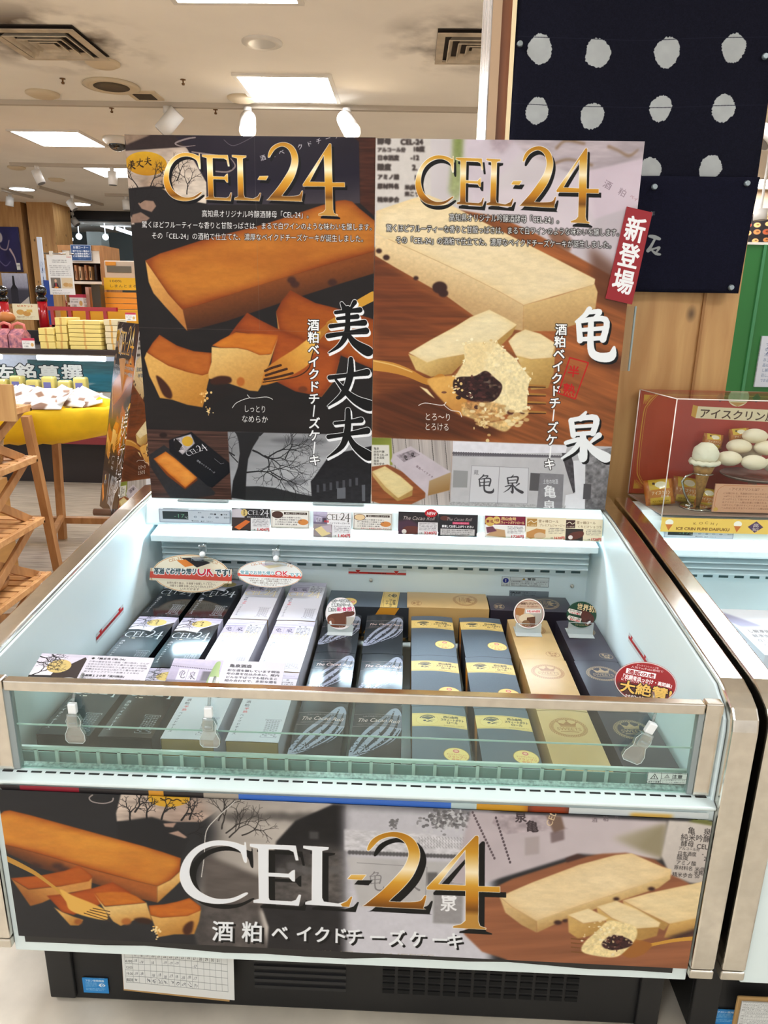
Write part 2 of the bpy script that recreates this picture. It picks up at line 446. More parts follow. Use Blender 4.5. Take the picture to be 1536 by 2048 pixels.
# ------------------------------------------------------------------ lettering drawn as outlines
CEL = {
 'C': crom([(318, 250), (270, 234), (200, 226), (140, 237), (88, 264), (48, 306), (24, 355), (18, 402), (29, 442), (55, 480), (100, 510), (158, 525), (215, 527), (272, 515), (330, 483), (324, 476), (270, 500), (215, 507), (165, 500), (115, 475), (80, 440), (62, 392), (64, 350), (80, 310), (115, 274), (165, 252), (215, 247), (262, 255), (303, 278), (318, 322), (330, 324), (326, 240), (322, 238)], 3),
 'E': [(348, 242), (560, 250), (572, 318), (562, 318), (552, 278), (530, 268), (432, 263), (431, 380), (528, 385), (545, 370), (555, 366), (555, 420), (545, 418), (530, 400), (431, 395), (431, 500), (436, 512), (540, 518), (562, 510), (576, 485), (583, 486), (572, 536), (362, 522), (362, 512), (388, 506), (386, 262), (348, 252)],
 'L': [(598, 250), (715, 257), (712, 266), (684, 272), (682, 500), (690, 518), (760, 528), (800, 515), (820, 492), (826, 494), (810, 542), (605, 530), (606, 520), (636, 512), (640, 270), (598, 260)],
 '-': [(805, 408), (822, 388), (892, 388), (872, 412)],
 '2': crom([(897, 265), (910, 232), (938, 205), (985, 186), (1040, 182), (1095, 200), (1130, 235), (1146, 285), (1138, 335), (1110, 395), (1060, 455), (1004, 508), (1010, 517), (1100, 519), (1148, 512), (1166, 490), (1175, 492), (1160, 548), (1156, 552), (890, 538), (885, 533), (960, 470), (1020, 410), (1070, 350), (1092, 300), (1090, 262), (1072, 228), (1040, 208), (1000, 205), (955, 222), (922, 255), (905, 272)], 3),
 '4': [(1410, 198), (1420, 198), (1424, 205), (1422, 442), (1524, 444), (1524, 470), (1422, 467), (1420, 612), (1428, 634), (1457, 645), (1455, 650), (1300, 642), (1302, 634), (1340, 625), (1360, 608), (1362, 463), (1180, 458), (1178, 448)],
 '4h': [(1362, 265), (1362, 438), (1232, 432)]}
CEL_A = [(18, 400), (1524, 456), (1415, 198), (1380, 648), (200, 527), (805, 408)]
def affine(src, dst):
    A = np.c_[np.asarray(src, float), np.ones(len(src))]; return np.linalg.lstsq(A, np.asarray(dst, float), rcond=None)[0]
def cel_edges(fn, which='CEL-24'):
    out = []
    for ch in which:
        out.append(edges_of(orient(fn(np.asarray(CEL[ch], float)))))
        if ch == '4': out.append(edges_of(orient(fn(np.asarray(CEL['4h'], float)))[::-1]))
    return np.vstack(out)
GOLD = [(0, (176, 118, 22)), (.2, (205, 150, 45)), (.45, (255, 238, 200)), (.62, (214, 158, 50)), (.8, (186, 120, 20)), (.93, (120, 72, 16)), (1, (190, 140, 60))]
BR = {  # brush characters: strokes of (x, y, width) in a unit square
 '美': [[(.36, .02, .05), (.43, .13, .1)], [(.66, 0, .08), (.56, .13, .04)], [(.22, .2, .06), (.5, .175, .06), (.78, .15, .09)], [(.26, .32, .05), (.72, .28, .08)], [(.1, .47, .07), (.5, .43, .06), (.88, .4, .1)], [(.5, .12, .09), (.5, .45, .08)], [(.04, .66, .08), (.5, .6, .07), (.92, .56, .11)], [(.5, .46, .09), (.45, .66, .1), (.3, .85, .07), (.06, .99, .02)], [(.5, .62, .06), (.66, .8, .12), (.96, .96, .17), (1.0, .93, .02)]],
 '丈': [[(.06, .38, .08), (.5, .33, .07), (.92, .27, .12)], [(.55, 0, .08), (.53, .35, .12), (.36, .72, .1), (.02, .97, .02)], [(.2, .42, .04), (.42, .66, .09), (.68, .85, .15), (.98, .96, .19), (1.02, .9, .02)]],
 '夫': [[(.2, .27, .06), (.5, .24, .06), (.8, .2, .1)], [(.05, .55, .08), (.5, .49, .07), (.94, .42, .12)], [(.5, 0, .09), (.49, .4, .12), (.36, .74, .1), (.02, .98, .02)], [(.5, .5, .06), (.66, .74, .12), (.97, .94, .18), (1.02, .9, .02)]],
 '亀': [[(.42, -.02, .08), (.32, .1, .07), (.1, .24, .02)], [(.36, .05, .05), (.66, .03, .07), (.54, .17, .05)], [(.16, .23, .07), (.2, .62, .09)], [(.17, .23, .06), (.8, .19, .08), (.74, .6, .1)], [(.2, .41, .05), (.74, .37, .06)], [(.2, .6, .06), (.74, .57, .06)], [(.46, .2, .08), (.45, .78, .1), (.6, .95, .13), (.92, .95, .15), (1.0, .76, .03)]],
 '泉': [[(.56, -.04, .03), (.44, .1, .09)], [(.22, .14, .08), (.27, .47, .08)], [(.23, .13, .06), (.78, .08, .09), (.72, .42, .09)], [(.27, .28, .05), (.7, .25, .05)], [(.28, .44, .06), (.7, .41, .06)], [(.49, .44, .09), (.5, .96, .12), (.4, .88, .03)], [(.1, .63, .06), (.42, .56, .07), (.28, .78, .07), (.0, .97, .02)], [(.86, .46, .09), (.66, .62, .03)], [(.54, .56, .05), (.72, .78, .12), (1.02, .95, .17), (1.05, .9, .02)]]}
def brush(cv, ch, x, y, w, h, raw=False, wf=1.0):
    """edges of a brush character inside a box given in drawing units"""
    k = cv.scale_at() if not raw else 1.0
    return np.vstack([cv.stroke_edges([(x+p[0]*w, y+p[1]*h) for p in st], [p[2]*w*k*wf for p in st], raw) for st in BR[ch]])
def tree(cv, x, y, ang, L, wd, c, depth, rnd, spread=0.55, k=0.76):
    if depth == 0 or wd < 0.25: return
    pts = [(x, y)]
    for i in range(3):
        ang += rnd.uniform(-.22, .22); x += math.cos(ang)*L/3; y += math.sin(ang)*L/3; pts.append((x, y))
    cv.stroke(pts, [wd*(1-.1*i) for i in range(4)], c)
    for s in (-1, 1):
        tree(cv, x, y, ang+s*rnd.uniform(.25, spread), L*k*rnd.uniform(.8, 1.1), wd*.62, c, depth-1, rnd, spread, k)
    if rnd.random() < .5: tree(cv, *pts[2], ang+rnd.uniform(-.9, .9), L*.55, wd*.4, c, depth-2 if depth > 1 else 0, rnd, spread, k)
def planks(c, n=.35, L=90, hgt=5, seed=0, rot=0.0, gap=0):
    c = np.array(c, np.float32)
    def f(X, Y):
        U = X*math.cos(rot)+Y*math.sin(rot); V = -X*math.sin(rot)+Y*math.cos(rot)
        o = c*(1+n*2*(nz(U, V, L, hgt, seed, 4)-.5))[..., None]
        if gap: o = o*np.where((V % gap) < 2.2, .45, 1.0)[..., None]
        return o
    return f
CRUST = ((150, 62, 12), (202, 120, 30))
def crumbs(cv, x, y, n, sp, cols, rnd, r=(1, 3)):
    for _ in range(n):
        a = rnd.uniform(0, 6.28); d = abs(rnd.gauss(0, sp)); cv.ell(x+d*math.cos(a), y+d*math.sin(a), rnd.uniform(*r), rnd.uniform(*r), cols[rnd.randrange(len(cols))])
def cake(cv, M, top, faces, seed=0, edge=None):
    """a slab of cake: faces = list of (points, light, dark, p0, p1); top = (points, colour centre, colour edge)"""
    for P, c0, c1, p0, p1 in faces:
        a, b = cv.tr(M([p0]))[0], cv.tr(M([p1]))[0]
        cv.poly(M(P), lg(a, np.array(c0)*.93, b, np.array(c1)*.86, .055, 9, 7, seed+3), blur=1.2)
    P, cc, ce = top
    Q = cv.tr(M(P)); ctr = Q.mean(0); ext = np.ptp(Q, axis=0)/2
    cc_, ce_ = np.array(cc, np.float32), np.array(ce, np.float32)
    M0 = cv.cov(edges_of(Q), pad=16)
    m, x0, y0 = M0; din = np.clip(blur2(m, max(3, 0.12*min(ext)))*2-1, 0, 1)
    def f(X, Y):
        t = np.clip(din*.7+.55*(nz(X, Y, ext[0]*.5, ext[1]*.4, seed)-.3), 0, 1)[..., None]
        o = ce_*(1-t)+cc_*t
        return o*(.95+.10*(nz(X, Y, 26, 9, seed+1)-.5)+.035*(nz(X, Y, 4, 3, seed+2)-.5))[..., None]
    cv.put((blur2(m, 1), x0, y0), f)
def crop(ox, oy, s):
    return lambda P: [(ox+x/s, oy+y/s) for x, y in P]
COLTXT = '酒粕ベイクドチーズケーキ'

def art_dark_poster():
    w, h = 840, 1220
    Hm = hom([(249, 268), (753, 278), (742, 1005), (304, 996)], [(0, 0), (w, 0), (w, h), (0, h)])
    cv = Cv(w, h, (30, 25, 24), Hm); rnd = random.Random(4); k = cv.scale_at()
    a, b = crop(240, 260, 2.954), crop(240, 620, 2.954)
    cv.a[:] = flat((29, 24, 23), .2, 160, 60, 1)(*np.meshgrid(np.arange(w, dtype=np.float32), np.arange(h, dtype=np.float32)))
    # product box, close up, behind the title
    cv.poly(a([(24, 25), (200, 25), (40, 95)]), flat((120, 98, 80), .1), blur=1)
    cv.poly(a([(24, 90), (190, 25), (520, 25), (530, 180), (390, 105), (120, 110), (30, 120)]), flat((42, 30, 28), .1), blur=1.5)
    cv.poly(a([(30, 120), (390, 100), (420, 120), (520, 310), (515, 440), (300, 425), (180, 540), (70, 560), (45, 350)]), lg((0, 60), (150, 128, 112), (150, 260), (206, 190, 172), .2, 40, 14, 5), blur=1)
    cv.poly(a([(120, 290), (300, 250), (330, 330), (220, 400), (120, 330)]), flat((120, 90, 66), .4, 20), .5, blur=9)
    cv.ell(*a([(157, 197)])[0], 42, 24, lg((0, 50), (186, 140, 28), (0, 120), (165, 112, 20), .05), rot=.08)
    for i, ch in enumerate('美丈夫'):
        E = brush(cv, ch, *a([(50+48*i, 178-10*i)])[0], 14, 17); cv.put(cv.cov(E), (40, 25, 10))
    cv.poly(a([(45, 345), (205, 330), (262, 352), (330, 405), (520, 438), (520, 600), (90, 560), (48, 470)]), (30, 25, 25), blur=1)
    cv.poly(a([(108, 432), (150, 415), (200, 420), (217, 450), (190, 485), (130, 465)]), flat((140, 110, 92)), blur=.6)
    cv.poly(a([(62, 550), (75, 500), (125, 485), (180, 520), (150, 545)]), flat((130, 102, 86)), blur=.6)
    cv.stroke(a([(50, 352), (130, 345), (280, 340)]), 6, (25, 20, 20)); cv.stroke(a([(92, 352), (92, 390)]), 5, (25, 20, 20))
    for x0, y0, an in ((110, 345, -1.9), (180, 340, -1.3), (250, 345, -1.2), (340, 300, -.9), (400, 380, -1.6), (330, 420, -2.0), (120, 430, -.6), (75, 490, -1.0)):
        tree(cv, *a([(x0, y0)])[0], an, 20, 3.4, (28, 22, 22), 5, rnd, .8)
    cv.poly(a([(500, 30), (1380, 38), (1418, 80), (1424, 440), (520, 445), (515, 310), (400, 108), (330, 40)]), lg((400, 30), (30, 22, 32), (420, 250), (74, 66, 68), .08, 60, 60, 2, mid=(26, 20, 34)), blur=1.2)
    cv.poly(a([(1380, 38), (1515, 40), (1510, 520), (1424, 440), (1418, 80)]), planks((66, 33, 22), .3, 60, 6, 3), blur=1)
    for p in ([(450, 45), (400, 52), (340, 72), (335, 85), (380, 98), (450, 92)], [(560, 245), (640, 250), (680, 228), (685, 205), (660, 170)], [(430, 130), (560, 150), (640, 165)]):
        cv.stroke(a(p), [4, 5, 5, 4, 3, 2][:len(p)], (128, 112, 108))
    for i, ch in enumerate('酒粕ベイクドチーズ'):
        cv.text(ch, *a([(838+55*i, 186-16*i)])[0], 12, (215, 208, 210), ang=-.3)
    cv.stroke(a([(620, 60), (680, 95), (800, 40)]), 1.4, (190, 180, 182), .5)
    # the whole cake
    cake(cv, a, ([(152, 772), (240, 730), (340, 700), (480, 655), (620, 620), (760, 585), (860, 560), (1000, 515), (1190, 452), (1290, 424), (1335, 420), (1378, 430), (1420, 470), (1512, 545), (1512, 722), (1200, 810), (820, 925), (470, 1037), (372, 1062), (290, 972)], (202, 124, 40), (136, 58, 16)),
         [([(372, 1060), (470, 1035), (820, 923), (1200, 808), (1512, 720), (1512, 850), (1330, 905), (1000, 1010), (640, 1130), (470, 1175), (400, 1188)], (134, 70, 28), (76, 38, 18), (700, 950), (740, 1110)),
          ([(152, 770), (290, 970), (374, 1062), (402, 1190), (330, 1110), (270, 1045), (200, 965), (172, 900)], (228, 168, 88), (205, 130, 60), (170, 850), (400, 1100))], 1)
    for x0, y0 in ((1040, 915), (1020, 890), (1260, 905)): cv.ell(*a([(x0, y0)])[0], 9, 7, (52, 28, 24), .8, blur=3)
    # slices
    cake(cv, a, ([(928, 1075), (960, 1015), (1012, 950), (1080, 985), (1160, 1025), (1260, 1050), (1400, 1090), (1512, 1125), (1512, 1420), (1300, 1330), (1100, 1250), (950, 1190)], (172, 84, 22), (130, 52, 14)), [([(928, 1075), (960, 1180), (1000, 1240), (940, 1190)], (226, 160, 80), (200, 130, 60), (930, 1080), (960, 1200))], 4)
    cake(cv, b, ([(640, 165), (700, 85), (757, 18), (830, 60), (930, 110), (1100, 180), (1310, 265), (1270, 410), (1195, 512), (1040, 482), (880, 400), (930, 165), (690, 130)], (180, 84, 26), (132, 52, 16)), [([(1030, 470), (1060, 385), (1300, 300), (1270, 420), (1195, 515)], (214, 140, 66), (180, 108, 44), (1100, 380), (1150, 500))], 5)
    cv.ell(*b([(1085, 470)])[0], 9, 6, (110, 52, 22), blur=2)
    cake(cv, b, ([(160, 252), (195, 195), (236, 148), (290, 182), (340, 212), (440, 245), (547, 255), (540, 372), (490, 388), (400, 368), (290, 332), (205, 282)], (194, 106, 34), (146, 64, 16)),
         [([(146, 285), (160, 250), (205, 280), (290, 330), (400, 366), (490, 386), (540, 370), (520, 450), (508, 520), (492, 577), (400, 562), (310, 532), (238, 522), (205, 450), (175, 390)], (234, 178, 92), (214, 142, 52), (250, 330), (420, 560))], 6)
    cv.poly(b([(215, 392), (240, 400), (272, 430), (300, 468), (312, 505), (300, 527), (262, 508), (235, 455)]), (64, 30, 14), blur=2, sm=True)
    cake(cv, b, ([(548, 212), (600, 178), (690, 132), (760, 140), (840, 142), (942, 150), (936, 170), (900, 262), (830, 268), (760, 238), (700, 226), (600, 226)], (212, 124, 34), (178, 84, 20)),
         [([(546, 220), (600, 226), (700, 226), (760, 238), (830, 266), (890, 264), (938, 165), (905, 270), (870, 370), (845, 440), (820, 482), (770, 478), (690, 450), (600, 420), (530, 408), (526, 372), (545, 310)], (240, 196, 118), (226, 160, 74), (600, 240), (700, 460))], 7)
    cv.poly(b([(538, 415), (590, 392), (655, 398), (660, 430), (600, 445), (545, 440)]), (58, 26, 14), blur=2, sm=True); cv.ell(*b([(718, 425)])[0], 8, 9, (176, 96, 34), blur=2)
    cv.poly(b([(520, 470), (600, 440), (700, 470), (560, 560), (520, 590)]), (30, 22, 20), .8, blur=4)
    crumbs(cv, *b([(505, 500)])[0], 26, 7, [(226, 170, 90), (240, 200, 130), (205, 140, 60)], rnd, (.8, 3)); crumbs(cv, *b([(525, 600)])[0], 14, 5, [(226, 180, 110), (245, 220, 160)], rnd, (.8, 2.6))
    # fork
    cv.stroke(a([(1500, 985), (1400, 1040), (1330, 1095), (1240, 1150)]), [17*k, 15*k, 12*k, 11*k], lg((700, 500), (206, 150, 50), (600, 640), (168, 104, 26)))
    cv.stroke(b([(1250, 85), (1170, 165), (1135, 230)]), [11*k, 14*k, 24*k], (176, 112, 36))
    cv.poly(b([(1190, 130), (1145, 250), (1120, 320), (1060, 365), (960, 415), (860, 445), (840, 430), (870, 350), (930, 300), (1040, 230), (1120, 170)]), lg((620, 600), (236, 186, 84), (500, 740), (190, 118, 40), .05), blur=1, sm=True)
    for i, p in enumerate(([(862, 362), (900, 345), (955, 328)], [(866, 388), (930, 368), (990, 350)], [(858, 412), (940, 396), (1025, 375)], [(850, 428), (960, 412), (1060, 390), (1120, 345), (1140, 270), (1180, 150)])):
        cv.stroke(b(p), [4.5*k]*3 if i < 3 else 2.2*k, (62, 32, 12))
    # lower photographs
    bw = b([(640, 720), (1495, 738), (1485, 1140), (664, 1120)])
    cv.poly(b([(158, 708), (645, 720), (664, 1125), (180, 1112)]), planks((70, 46, 38), .5, 120, 5, 6), blur=.5)
    cv.ell(*b([(258, 742)])[0], 8, 5, (38, 22, 18), blur=2)
    cv.poly(b([(172, 860), (262, 800), (330, 850), (566, 1078), (560, 1095), (430, 1116), (300, 1112), (182, 930)]), flat((40, 38, 40), .1), blur=1)
    cake(cv, b, ([(200, 882), (272, 838), (330, 880), (460, 992), (440, 1010), (388, 1052), (290, 970)], (240, 158, 66), (190, 96, 22)), [([(200, 884), (290, 970), (386, 1050), (460, 995), (462, 1006), (388, 1062), (280, 980)], (150, 70, 18), (120, 52, 14), (200, 890), (460, 1000))], 8)
    cv.poly(b([(292, 770), (425, 722), (652, 905), (655, 960), (548, 1052), (520, 1040), (295, 840)]), (14, 14, 20), blur=.6)
    cv.poly(b([(320, 765), (422, 735), (446, 790), (372, 856), (330, 820)]), flat((180, 172, 176), .2, 10), blur=.6)
    cv.ell(*b([(402, 778)])[0], 11, 10, (206, 160, 50)); cv.poly(b([(330, 760), (372, 800), (340, 850), (318, 790)]), (20, 18, 20))
    for x0, y0, an in ((335, 790, -.9), (350, 830, -.6)): tree(cv, *b([(x0, y0)])[0], an, 4, 1.6, (20, 18, 20), 4, rnd)
    Ac = affine(CEL_A, b([(398, 855), (512, 800), (490, 798), (520, 838), (420, 862), (455, 828)])); cv.put(cv.cov(cel_edges(lambda P: cv.tr(np.c_[P, np.ones(len(P))] @ Ac))), (225, 222, 224))
    for i, ch in enumerate('酒粕ベイクドチーズ'): cv.text(ch, *b([(455+12*i, 892+8.5*i)])[0], 4.4, (235, 235, 235), ang=.7)
    cv.stroke(b([(562, 880), (600, 910), (618, 905)]), 1, (160, 160, 165), sm=False)
    cv.poly(bw, lg((400, 960), (126, 126, 128), (500, 1200), (176, 176, 178), .12, 120, 22, 4), blur=.5)
    for x0, y0, rx in ((1010, 770, 40), (1130, 775, 34), (1060, 1010, 18), (1010, 1025, 14)): cv.ell(*b([(x0, y0)])[0], rx, 5, (96, 96, 100), .8, blur=5)
    cv.poly(b([(730, 1042), (820, 1040), (920, 1050), (1040, 1080), (1150, 1098), (1150, 1130), (735, 1122)]), (42, 41, 43), blur=1)
    cv.poly(b([(1130, 1010), (1148, 990), (1225, 880), (1300, 842), (1495, 800), (1490, 1140), (1138, 1130)]), lg((760, 1000), (20, 19, 22), (780, 1220), (48, 46, 50), .15, 16, 8), blur=.8)
    for i in range(7): cv.rect(*b([(1165+38*i, 1030-i*7)])[0], *b([(1180+38*i, 1075-i*7)])[0], (84, 84, 90), .8)
    cv.poly(b([(1285, 1050), (1335, 1045), (1335, 1110), (1285, 1112)]), (120, 122, 128), .8); cv.poly(b([(1430, 1030), (1450, 1028), (1450, 1125), (1432, 1125)]), (120, 122, 128), .7)
    cv.poly(b([(660, 1110), (672, 1010), (700, 930), (712, 850), (706, 780), (690, 722), (836, 722), (822, 760), (790, 810), (762, 880), (752, 960), (748, 1040), (745, 1120)]), (30, 29, 31), blur=.6)
    cv.clip_to(bw)
    for x0, y0, an, L, wd in ((700, 740, -2.3, 30, 5), (680, 860, -2.6, 26, 5), (790, 830, .2, 34, 7), (750, 960, .1, 40, 6), (830, 740, -.7, 40, 8), (700, 900, -2.4, 26, 4), (880, 870, -.6, 30, 5), (900, 960, .5, 34, 4), (980, 880, -1.0, 28, 4), (860, 860, .6, 36, 4)):
        tree(cv, *b([(x0, y0)])[0], an, L, wd, (34, 33, 35), 6, rnd, .75)
    cv.clip_to()
    # writing
    Af = affine(CEL_A, a([(270, 290), (1333, 325), (1245, 90), (1240, 510), (385, 430), (822, 303)])); fn = lambda P: cv.tr(np.c_[P, np.ones(len(P))] @ Af)
    E = cel_edges(fn); y0, y1 = E[:, 1].min(), E[:, 1].max(); yb = y0+(y1-y0)*.80
    cv.inked(cv.cov(E, pad=24), ramp(GOLD, y0, yb), out=(238, 228, 210), ow=1.6, shadow=(8, 6, 8), so=(8, 9))
    for st, p, q, hh in (('高知県オリジナル吟醸酒酵母「CEL-24」。', (487, 512), (1120, 523), 38), ('驚くほどフルーティーな香りと甘酸っぱさは、まるで白ワインのような味わいを醸します。', (130, 574), (1490, 596), 36), ('その「CEL-24」の酒粕で仕立てた、濃厚なベイクドチーズケーキが誕生しました。', (188, 640), (1440, 664), 36)):
        P, Q = a([p])[0], a([q])[0]; u = hh/2.954
        cv.text(st, 0, 0, 0, (250, 248, 245), bold=.4, out=(20, 12, 10), ow=1.6, box=[(P[0], P[1]-u*.95), (Q[0], Q[1]-u*.95), (Q[0], Q[1]+u*.2), (P[0], P[1]+u*.2)], ob=1)
    cv.vtext(COLTXT, b([(1146, 92)])[0], b([(1152, 885)])[0], 24, (250, 250, 250), bold=1.3, out=(14, 10, 8), ow=2.2)
    for ch, y0, hh, dx in (('美', -42, 300, 0), ('丈', 292, 285, 5), ('夫', 592, 285, 0)):
        P, Q = b([(1222+dx, y0)])[0], b([(1478+dx, y0+hh)])[0]; E = brush(cv, ch, P[0], P[1], Q[0]-P[0], Q[1]-P[1], wf=1.3)
        M = cv.cov(E, pad=16); m = M[0]
        cv.put((dil(np.maximum(m, _shift(m, 4, 7)), 2), M[1], M[2]), (244, 244, 246)); cv.put(M, (8, 8, 10))
    for p in ([(668, 580), (690, 552), (735, 530), (768, 520), (757, 503)], [(768, 520), (800, 522), (870, 515), (907, 529)]): cv.stroke(b(p), 2, (240, 236, 230))
    for st, y0, x0, x1 in (('しっとり', 602, 735, 862), ('なめらか', 662, 722, 878)):
        P, Q = b([(x0, y0)])[0], b([(x1, y0+4)])[0]; cv.text(st, 0, 0, 0, (245, 242, 238), bold=.2, box=[(P[0], P[1]-13), (Q[0], Q[1]-13), (Q[0], Q[1]+2), (P[0], P[1]+2)])
    cv.stroke(a([(800, 25), (806, 300), (830, 1180)]), 1.0, (120, 112, 110), .45); cv.stroke(b([(110, 105), (800, 122), (1490, 138)]), 1.0, (150, 130, 120), .4)
    return cv

def art_light_poster():
    w, h = 840, 1220
    Hm = hom([(753, 278), (1291, 283), (1208, 1013), (742, 1005)], [(0, 0), (w, 0), (w, h), (0, h)])
    cv = Cv(w, h, (214, 204, 204), Hm); rnd = random.Random(9); k = cv.scale_at()
    a, b = crop(740, 260, 2.695), crop(730, 600, 2.648)
    X, Y = np.meshgrid(np.arange(w, dtype=np.float32), np.arange(h, dtype=np.float32))
    cv.a[:] = lg((0, 0), (206, 198, 196), (840, 200), (196, 184, 190), .05, 120)(X, Y)
    # label of the bottle with brush notes, the bottle, the white box (all out of focus)
    cv.poly(a([(36, 40), (330, 40), (330, 400), (200, 440), (36, 430)]), lg((0, 0), (202, 194, 186), (160, 300), (214, 206, 198), .03), blur=2)
    for st, x0, y0, s in (('酵母', 42, 78, 14), ('CEL-24', 168, 82, 15), ('アルコール分', 42, 120, 9.5), ('18度', 235, 118, 12), ('日本酒度', 42, 165, 11), ('-12', 222, 165, 13), ('酸度', 42, 218, 14), ('2.', 230, 220, 15), ('アミノ酸', 42, 268, 11), ('1.', 240, 272, 13), ('原材料名', 42, 318, 11), ('米(国産)', 190, 322, 10), ('精米歩合', 42, 390, 11), ('米こうじ', 190, 358, 10)):
        P = a([(x0, y0)])[0]; M = cv.tmask(st, P[0], P[1], s, pad=14)
        if M: cv.put((np.clip(blur2(dil(M[0], 1.3), 1.6)*1.25, 0, 1), M[1], M[2]), (66, 56, 52))
    cv.poly(a([(452, 40), (510, 40), (500, 330), (470, 400), (425, 330), (445, 180)]), lg((260, 0), (120, 134, 64), (250, 330), (196, 196, 160), .1), .9, blur=7)
    cv.poly(a([(520, 40), (900, 40), (690, 260), (600, 420), (560, 420), (520, 300)]), flat((206, 192, 200), .06, 60), .9, blur=8)
    cv.poly(a([(650, 40), (800, 40), (720, 130), (660, 110)]), flat((150, 128, 132), .3, 20), .5, blur=7)
    cv.poly(a([(760, 45), (1485, 60), (1480, 180), (1100, 240), (850, 130)]), lg((420, 20), (186, 172, 176), (800, 120), (170, 156, 160), .15, 60, 18), .9, blur=4)
    for p in ([(1010, 100), (1060, 60), (1160, 75)], [(1290, 90), (1340, 110), (1400, 140), (1450, 105)], [(1000, 180), (1080, 160), (1200, 190)]): cv.stroke(a(p), [9, 6, 8, 4][:len(p)], (128, 96, 60), .7, blur=3)
    cv.poly(a([(1180, 220), (1485, 150), (1450, 400), (1210, 480), (1130, 300)]), flat((208, 190, 200), .04, 80), .9, blur=3)
    cv.text('酒', *a([(1255, 300)])[0], 18, (120, 100, 108), ang=.5, alpha=.8); cv.text('粕', *a([(1335, 340)])[0], 17, (120, 100, 108), ang=.5, alpha=.7); cv.text('ベイクド', *a([(1400, 360)])[0], 9, (150, 90, 90), ang=.6, alpha=.7)
    cv.poly(a([(690, 330), (1180, 230), (1210, 500), (1090, 660), (880, 520), (700, 440)]), flat((216, 202, 208), .03, 90), .8, blur=9)
    # wooden board
    board = a([(22, 640), (240, 500), (470, 430), (700, 470), (900, 560), (1090, 665), (1290, 775), (1440, 850), (1300, 2000), (0, 2000)])
    cv.poly(board, planks((150, 84, 42), .3, 200, 16, 2, .35), blur=1.5)
    cv.poly(a([(22, 660), (22, 1500), (300, 1500), (600, 1300), (560, 1000), (250, 830)]), lg((60, 500), (100, 48, 22), (300, 800), (134, 70, 32), .3, 180, 12, 5), .85, blur=14)
    cv.poly(b([(40, 520), (330, 430), (520, 600), (760, 690), (640, 735), (40, 728)]), planks((80, 38, 18), .35, 180, 12, 4, .35), .85, blur=16)
    cv.poly(b([(1190, 250), (1370, 300), (1340, 370), (1180, 330)]), (70, 36, 18), .8, blur=12); cv.poly(a([(1180, 620), (1290, 700), (1440, 860), (1400, 1000), (1200, 900)]), (86, 46, 26), .75, blur=14)
    cv.poly(a([(960, 555), (1040, 540), (1090, 590), (1080, 660), (1000, 630)]), (120, 70, 40), .8, blur=5)
    # whole cake
    LC, LE = (250, 228, 184), (242, 214, 160)
    cake(cv, a, ([(35, 440), (150, 400), (235, 372), (315, 352), (400, 385), (560, 470), (760, 570), (1000, 690), (1140, 762), (1215, 800), (1210, 830), (830, 942), (700, 870), (480, 760), (260, 660), (30, 560)], LC, LE),
         [([(30, 560), (260, 660), (480, 760), (700, 870), (830, 942), (826, 1080), (700, 1060), (560, 1000), (420, 900), (330, 850), (240, 800), (150, 750), (30, 680)], (250, 220, 168), (230, 188, 130), (400, 720), (350, 880)),
          ([(828, 942), (1000, 895), (1212, 828), (1228, 870), (1215, 960), (1120, 1040), (1000, 1080), (826, 1082)], (232, 194, 132), (206, 160, 98), (1000, 900), (1010, 1080))], 2)
    for x0, y0, r in ((50, 655, 8), (378, 850, 20), (398, 880, 13), (250, 800, 7), (90, 690, 9)): cv.ell(*a([(x0, y0)])[0], r*.75, r*.6, (56, 30, 24), blur=2)
    # slices
    cake(cv, b, ([(232, 280), (350, 210), (480, 140), (560, 90), (660, 50), (740, 90), (806, 128), (700, 215), (560, 280), (390, 310), (330, 330)], (252, 234, 188), (246, 220, 164)),
         [([(230, 285), (330, 320), (390, 308), (560, 280), (700, 215), (806, 128), (780, 180), (700, 260), (520, 330), (460, 390), (350, 405), (270, 370)], (232, 194, 120), (206, 160, 84), (350, 320), (400, 400))], 3)
    cake(cv, b, ([(760, 215), (800, 175), (850, 152), (930, 175), (1010, 225), (990, 300), (880, 310), (800, 290)], (250, 230, 182), (242, 214, 158)), [([(800, 285), (880, 310), (990, 298), (1010, 225), (1000, 380), (970, 460), (880, 470), (850, 400)], (226, 186, 110), (196, 150, 76), (860, 310), (950, 460))], 5)
    # fork
    cv.stroke(b([(42, 345), (140, 358), (230, 385), (330, 430), (400, 420)]), [22*k, 21*k, 17*k, 13*k, 24*k], lg((60, 640), (208, 146, 60), (200, 900), (176, 112, 36)))
    cv.stroke(b([(42, 322), (150, 345), (250, 380)]), 2.5*k, (240, 206, 130), .7)
    cv.poly(b([(330, 430), (400, 405), (480, 400), (540, 440), (530, 600), (480, 590), (420, 540)]), lg((200, 800), (226, 170, 86), (260, 960), (176, 110, 46), .05), sm=True, blur=1.5)
    cv.poly(b([(288, 455), (330, 470), (372, 520), (340, 500)]), (238, 214, 160), blur=1)
    for y0 in (448, 494, 536, 586): cv.stroke(b([(862, y0), (955, y0+2)]), [6*k, 4*k], (168, 118, 52)); cv.stroke(b([(862, y0+7), (955, y0+8)]), [3*k, 2*k], (70, 34, 14))
    # broken piece
    cv.poly(b([(530, 560), (640, 640), (800, 610), (865, 580), (850, 610), (790, 650), (740, 690), (660, 660), (560, 620), (515, 600)]), flat((226, 190, 126), .25, 9, 9, 3), blur=1.5, sm=True)
    cv.poly(b([(522, 232), (600, 222), (700, 222), (745, 262), (800, 310), (876, 408), (862, 470), (858, 560), (862, 590), (800, 610), (720, 590), (640, 570), (560, 500), (470, 470), (480, 400), (530, 320)]), flat((242, 222, 170), .12, 8, 8, 5), blur=1)
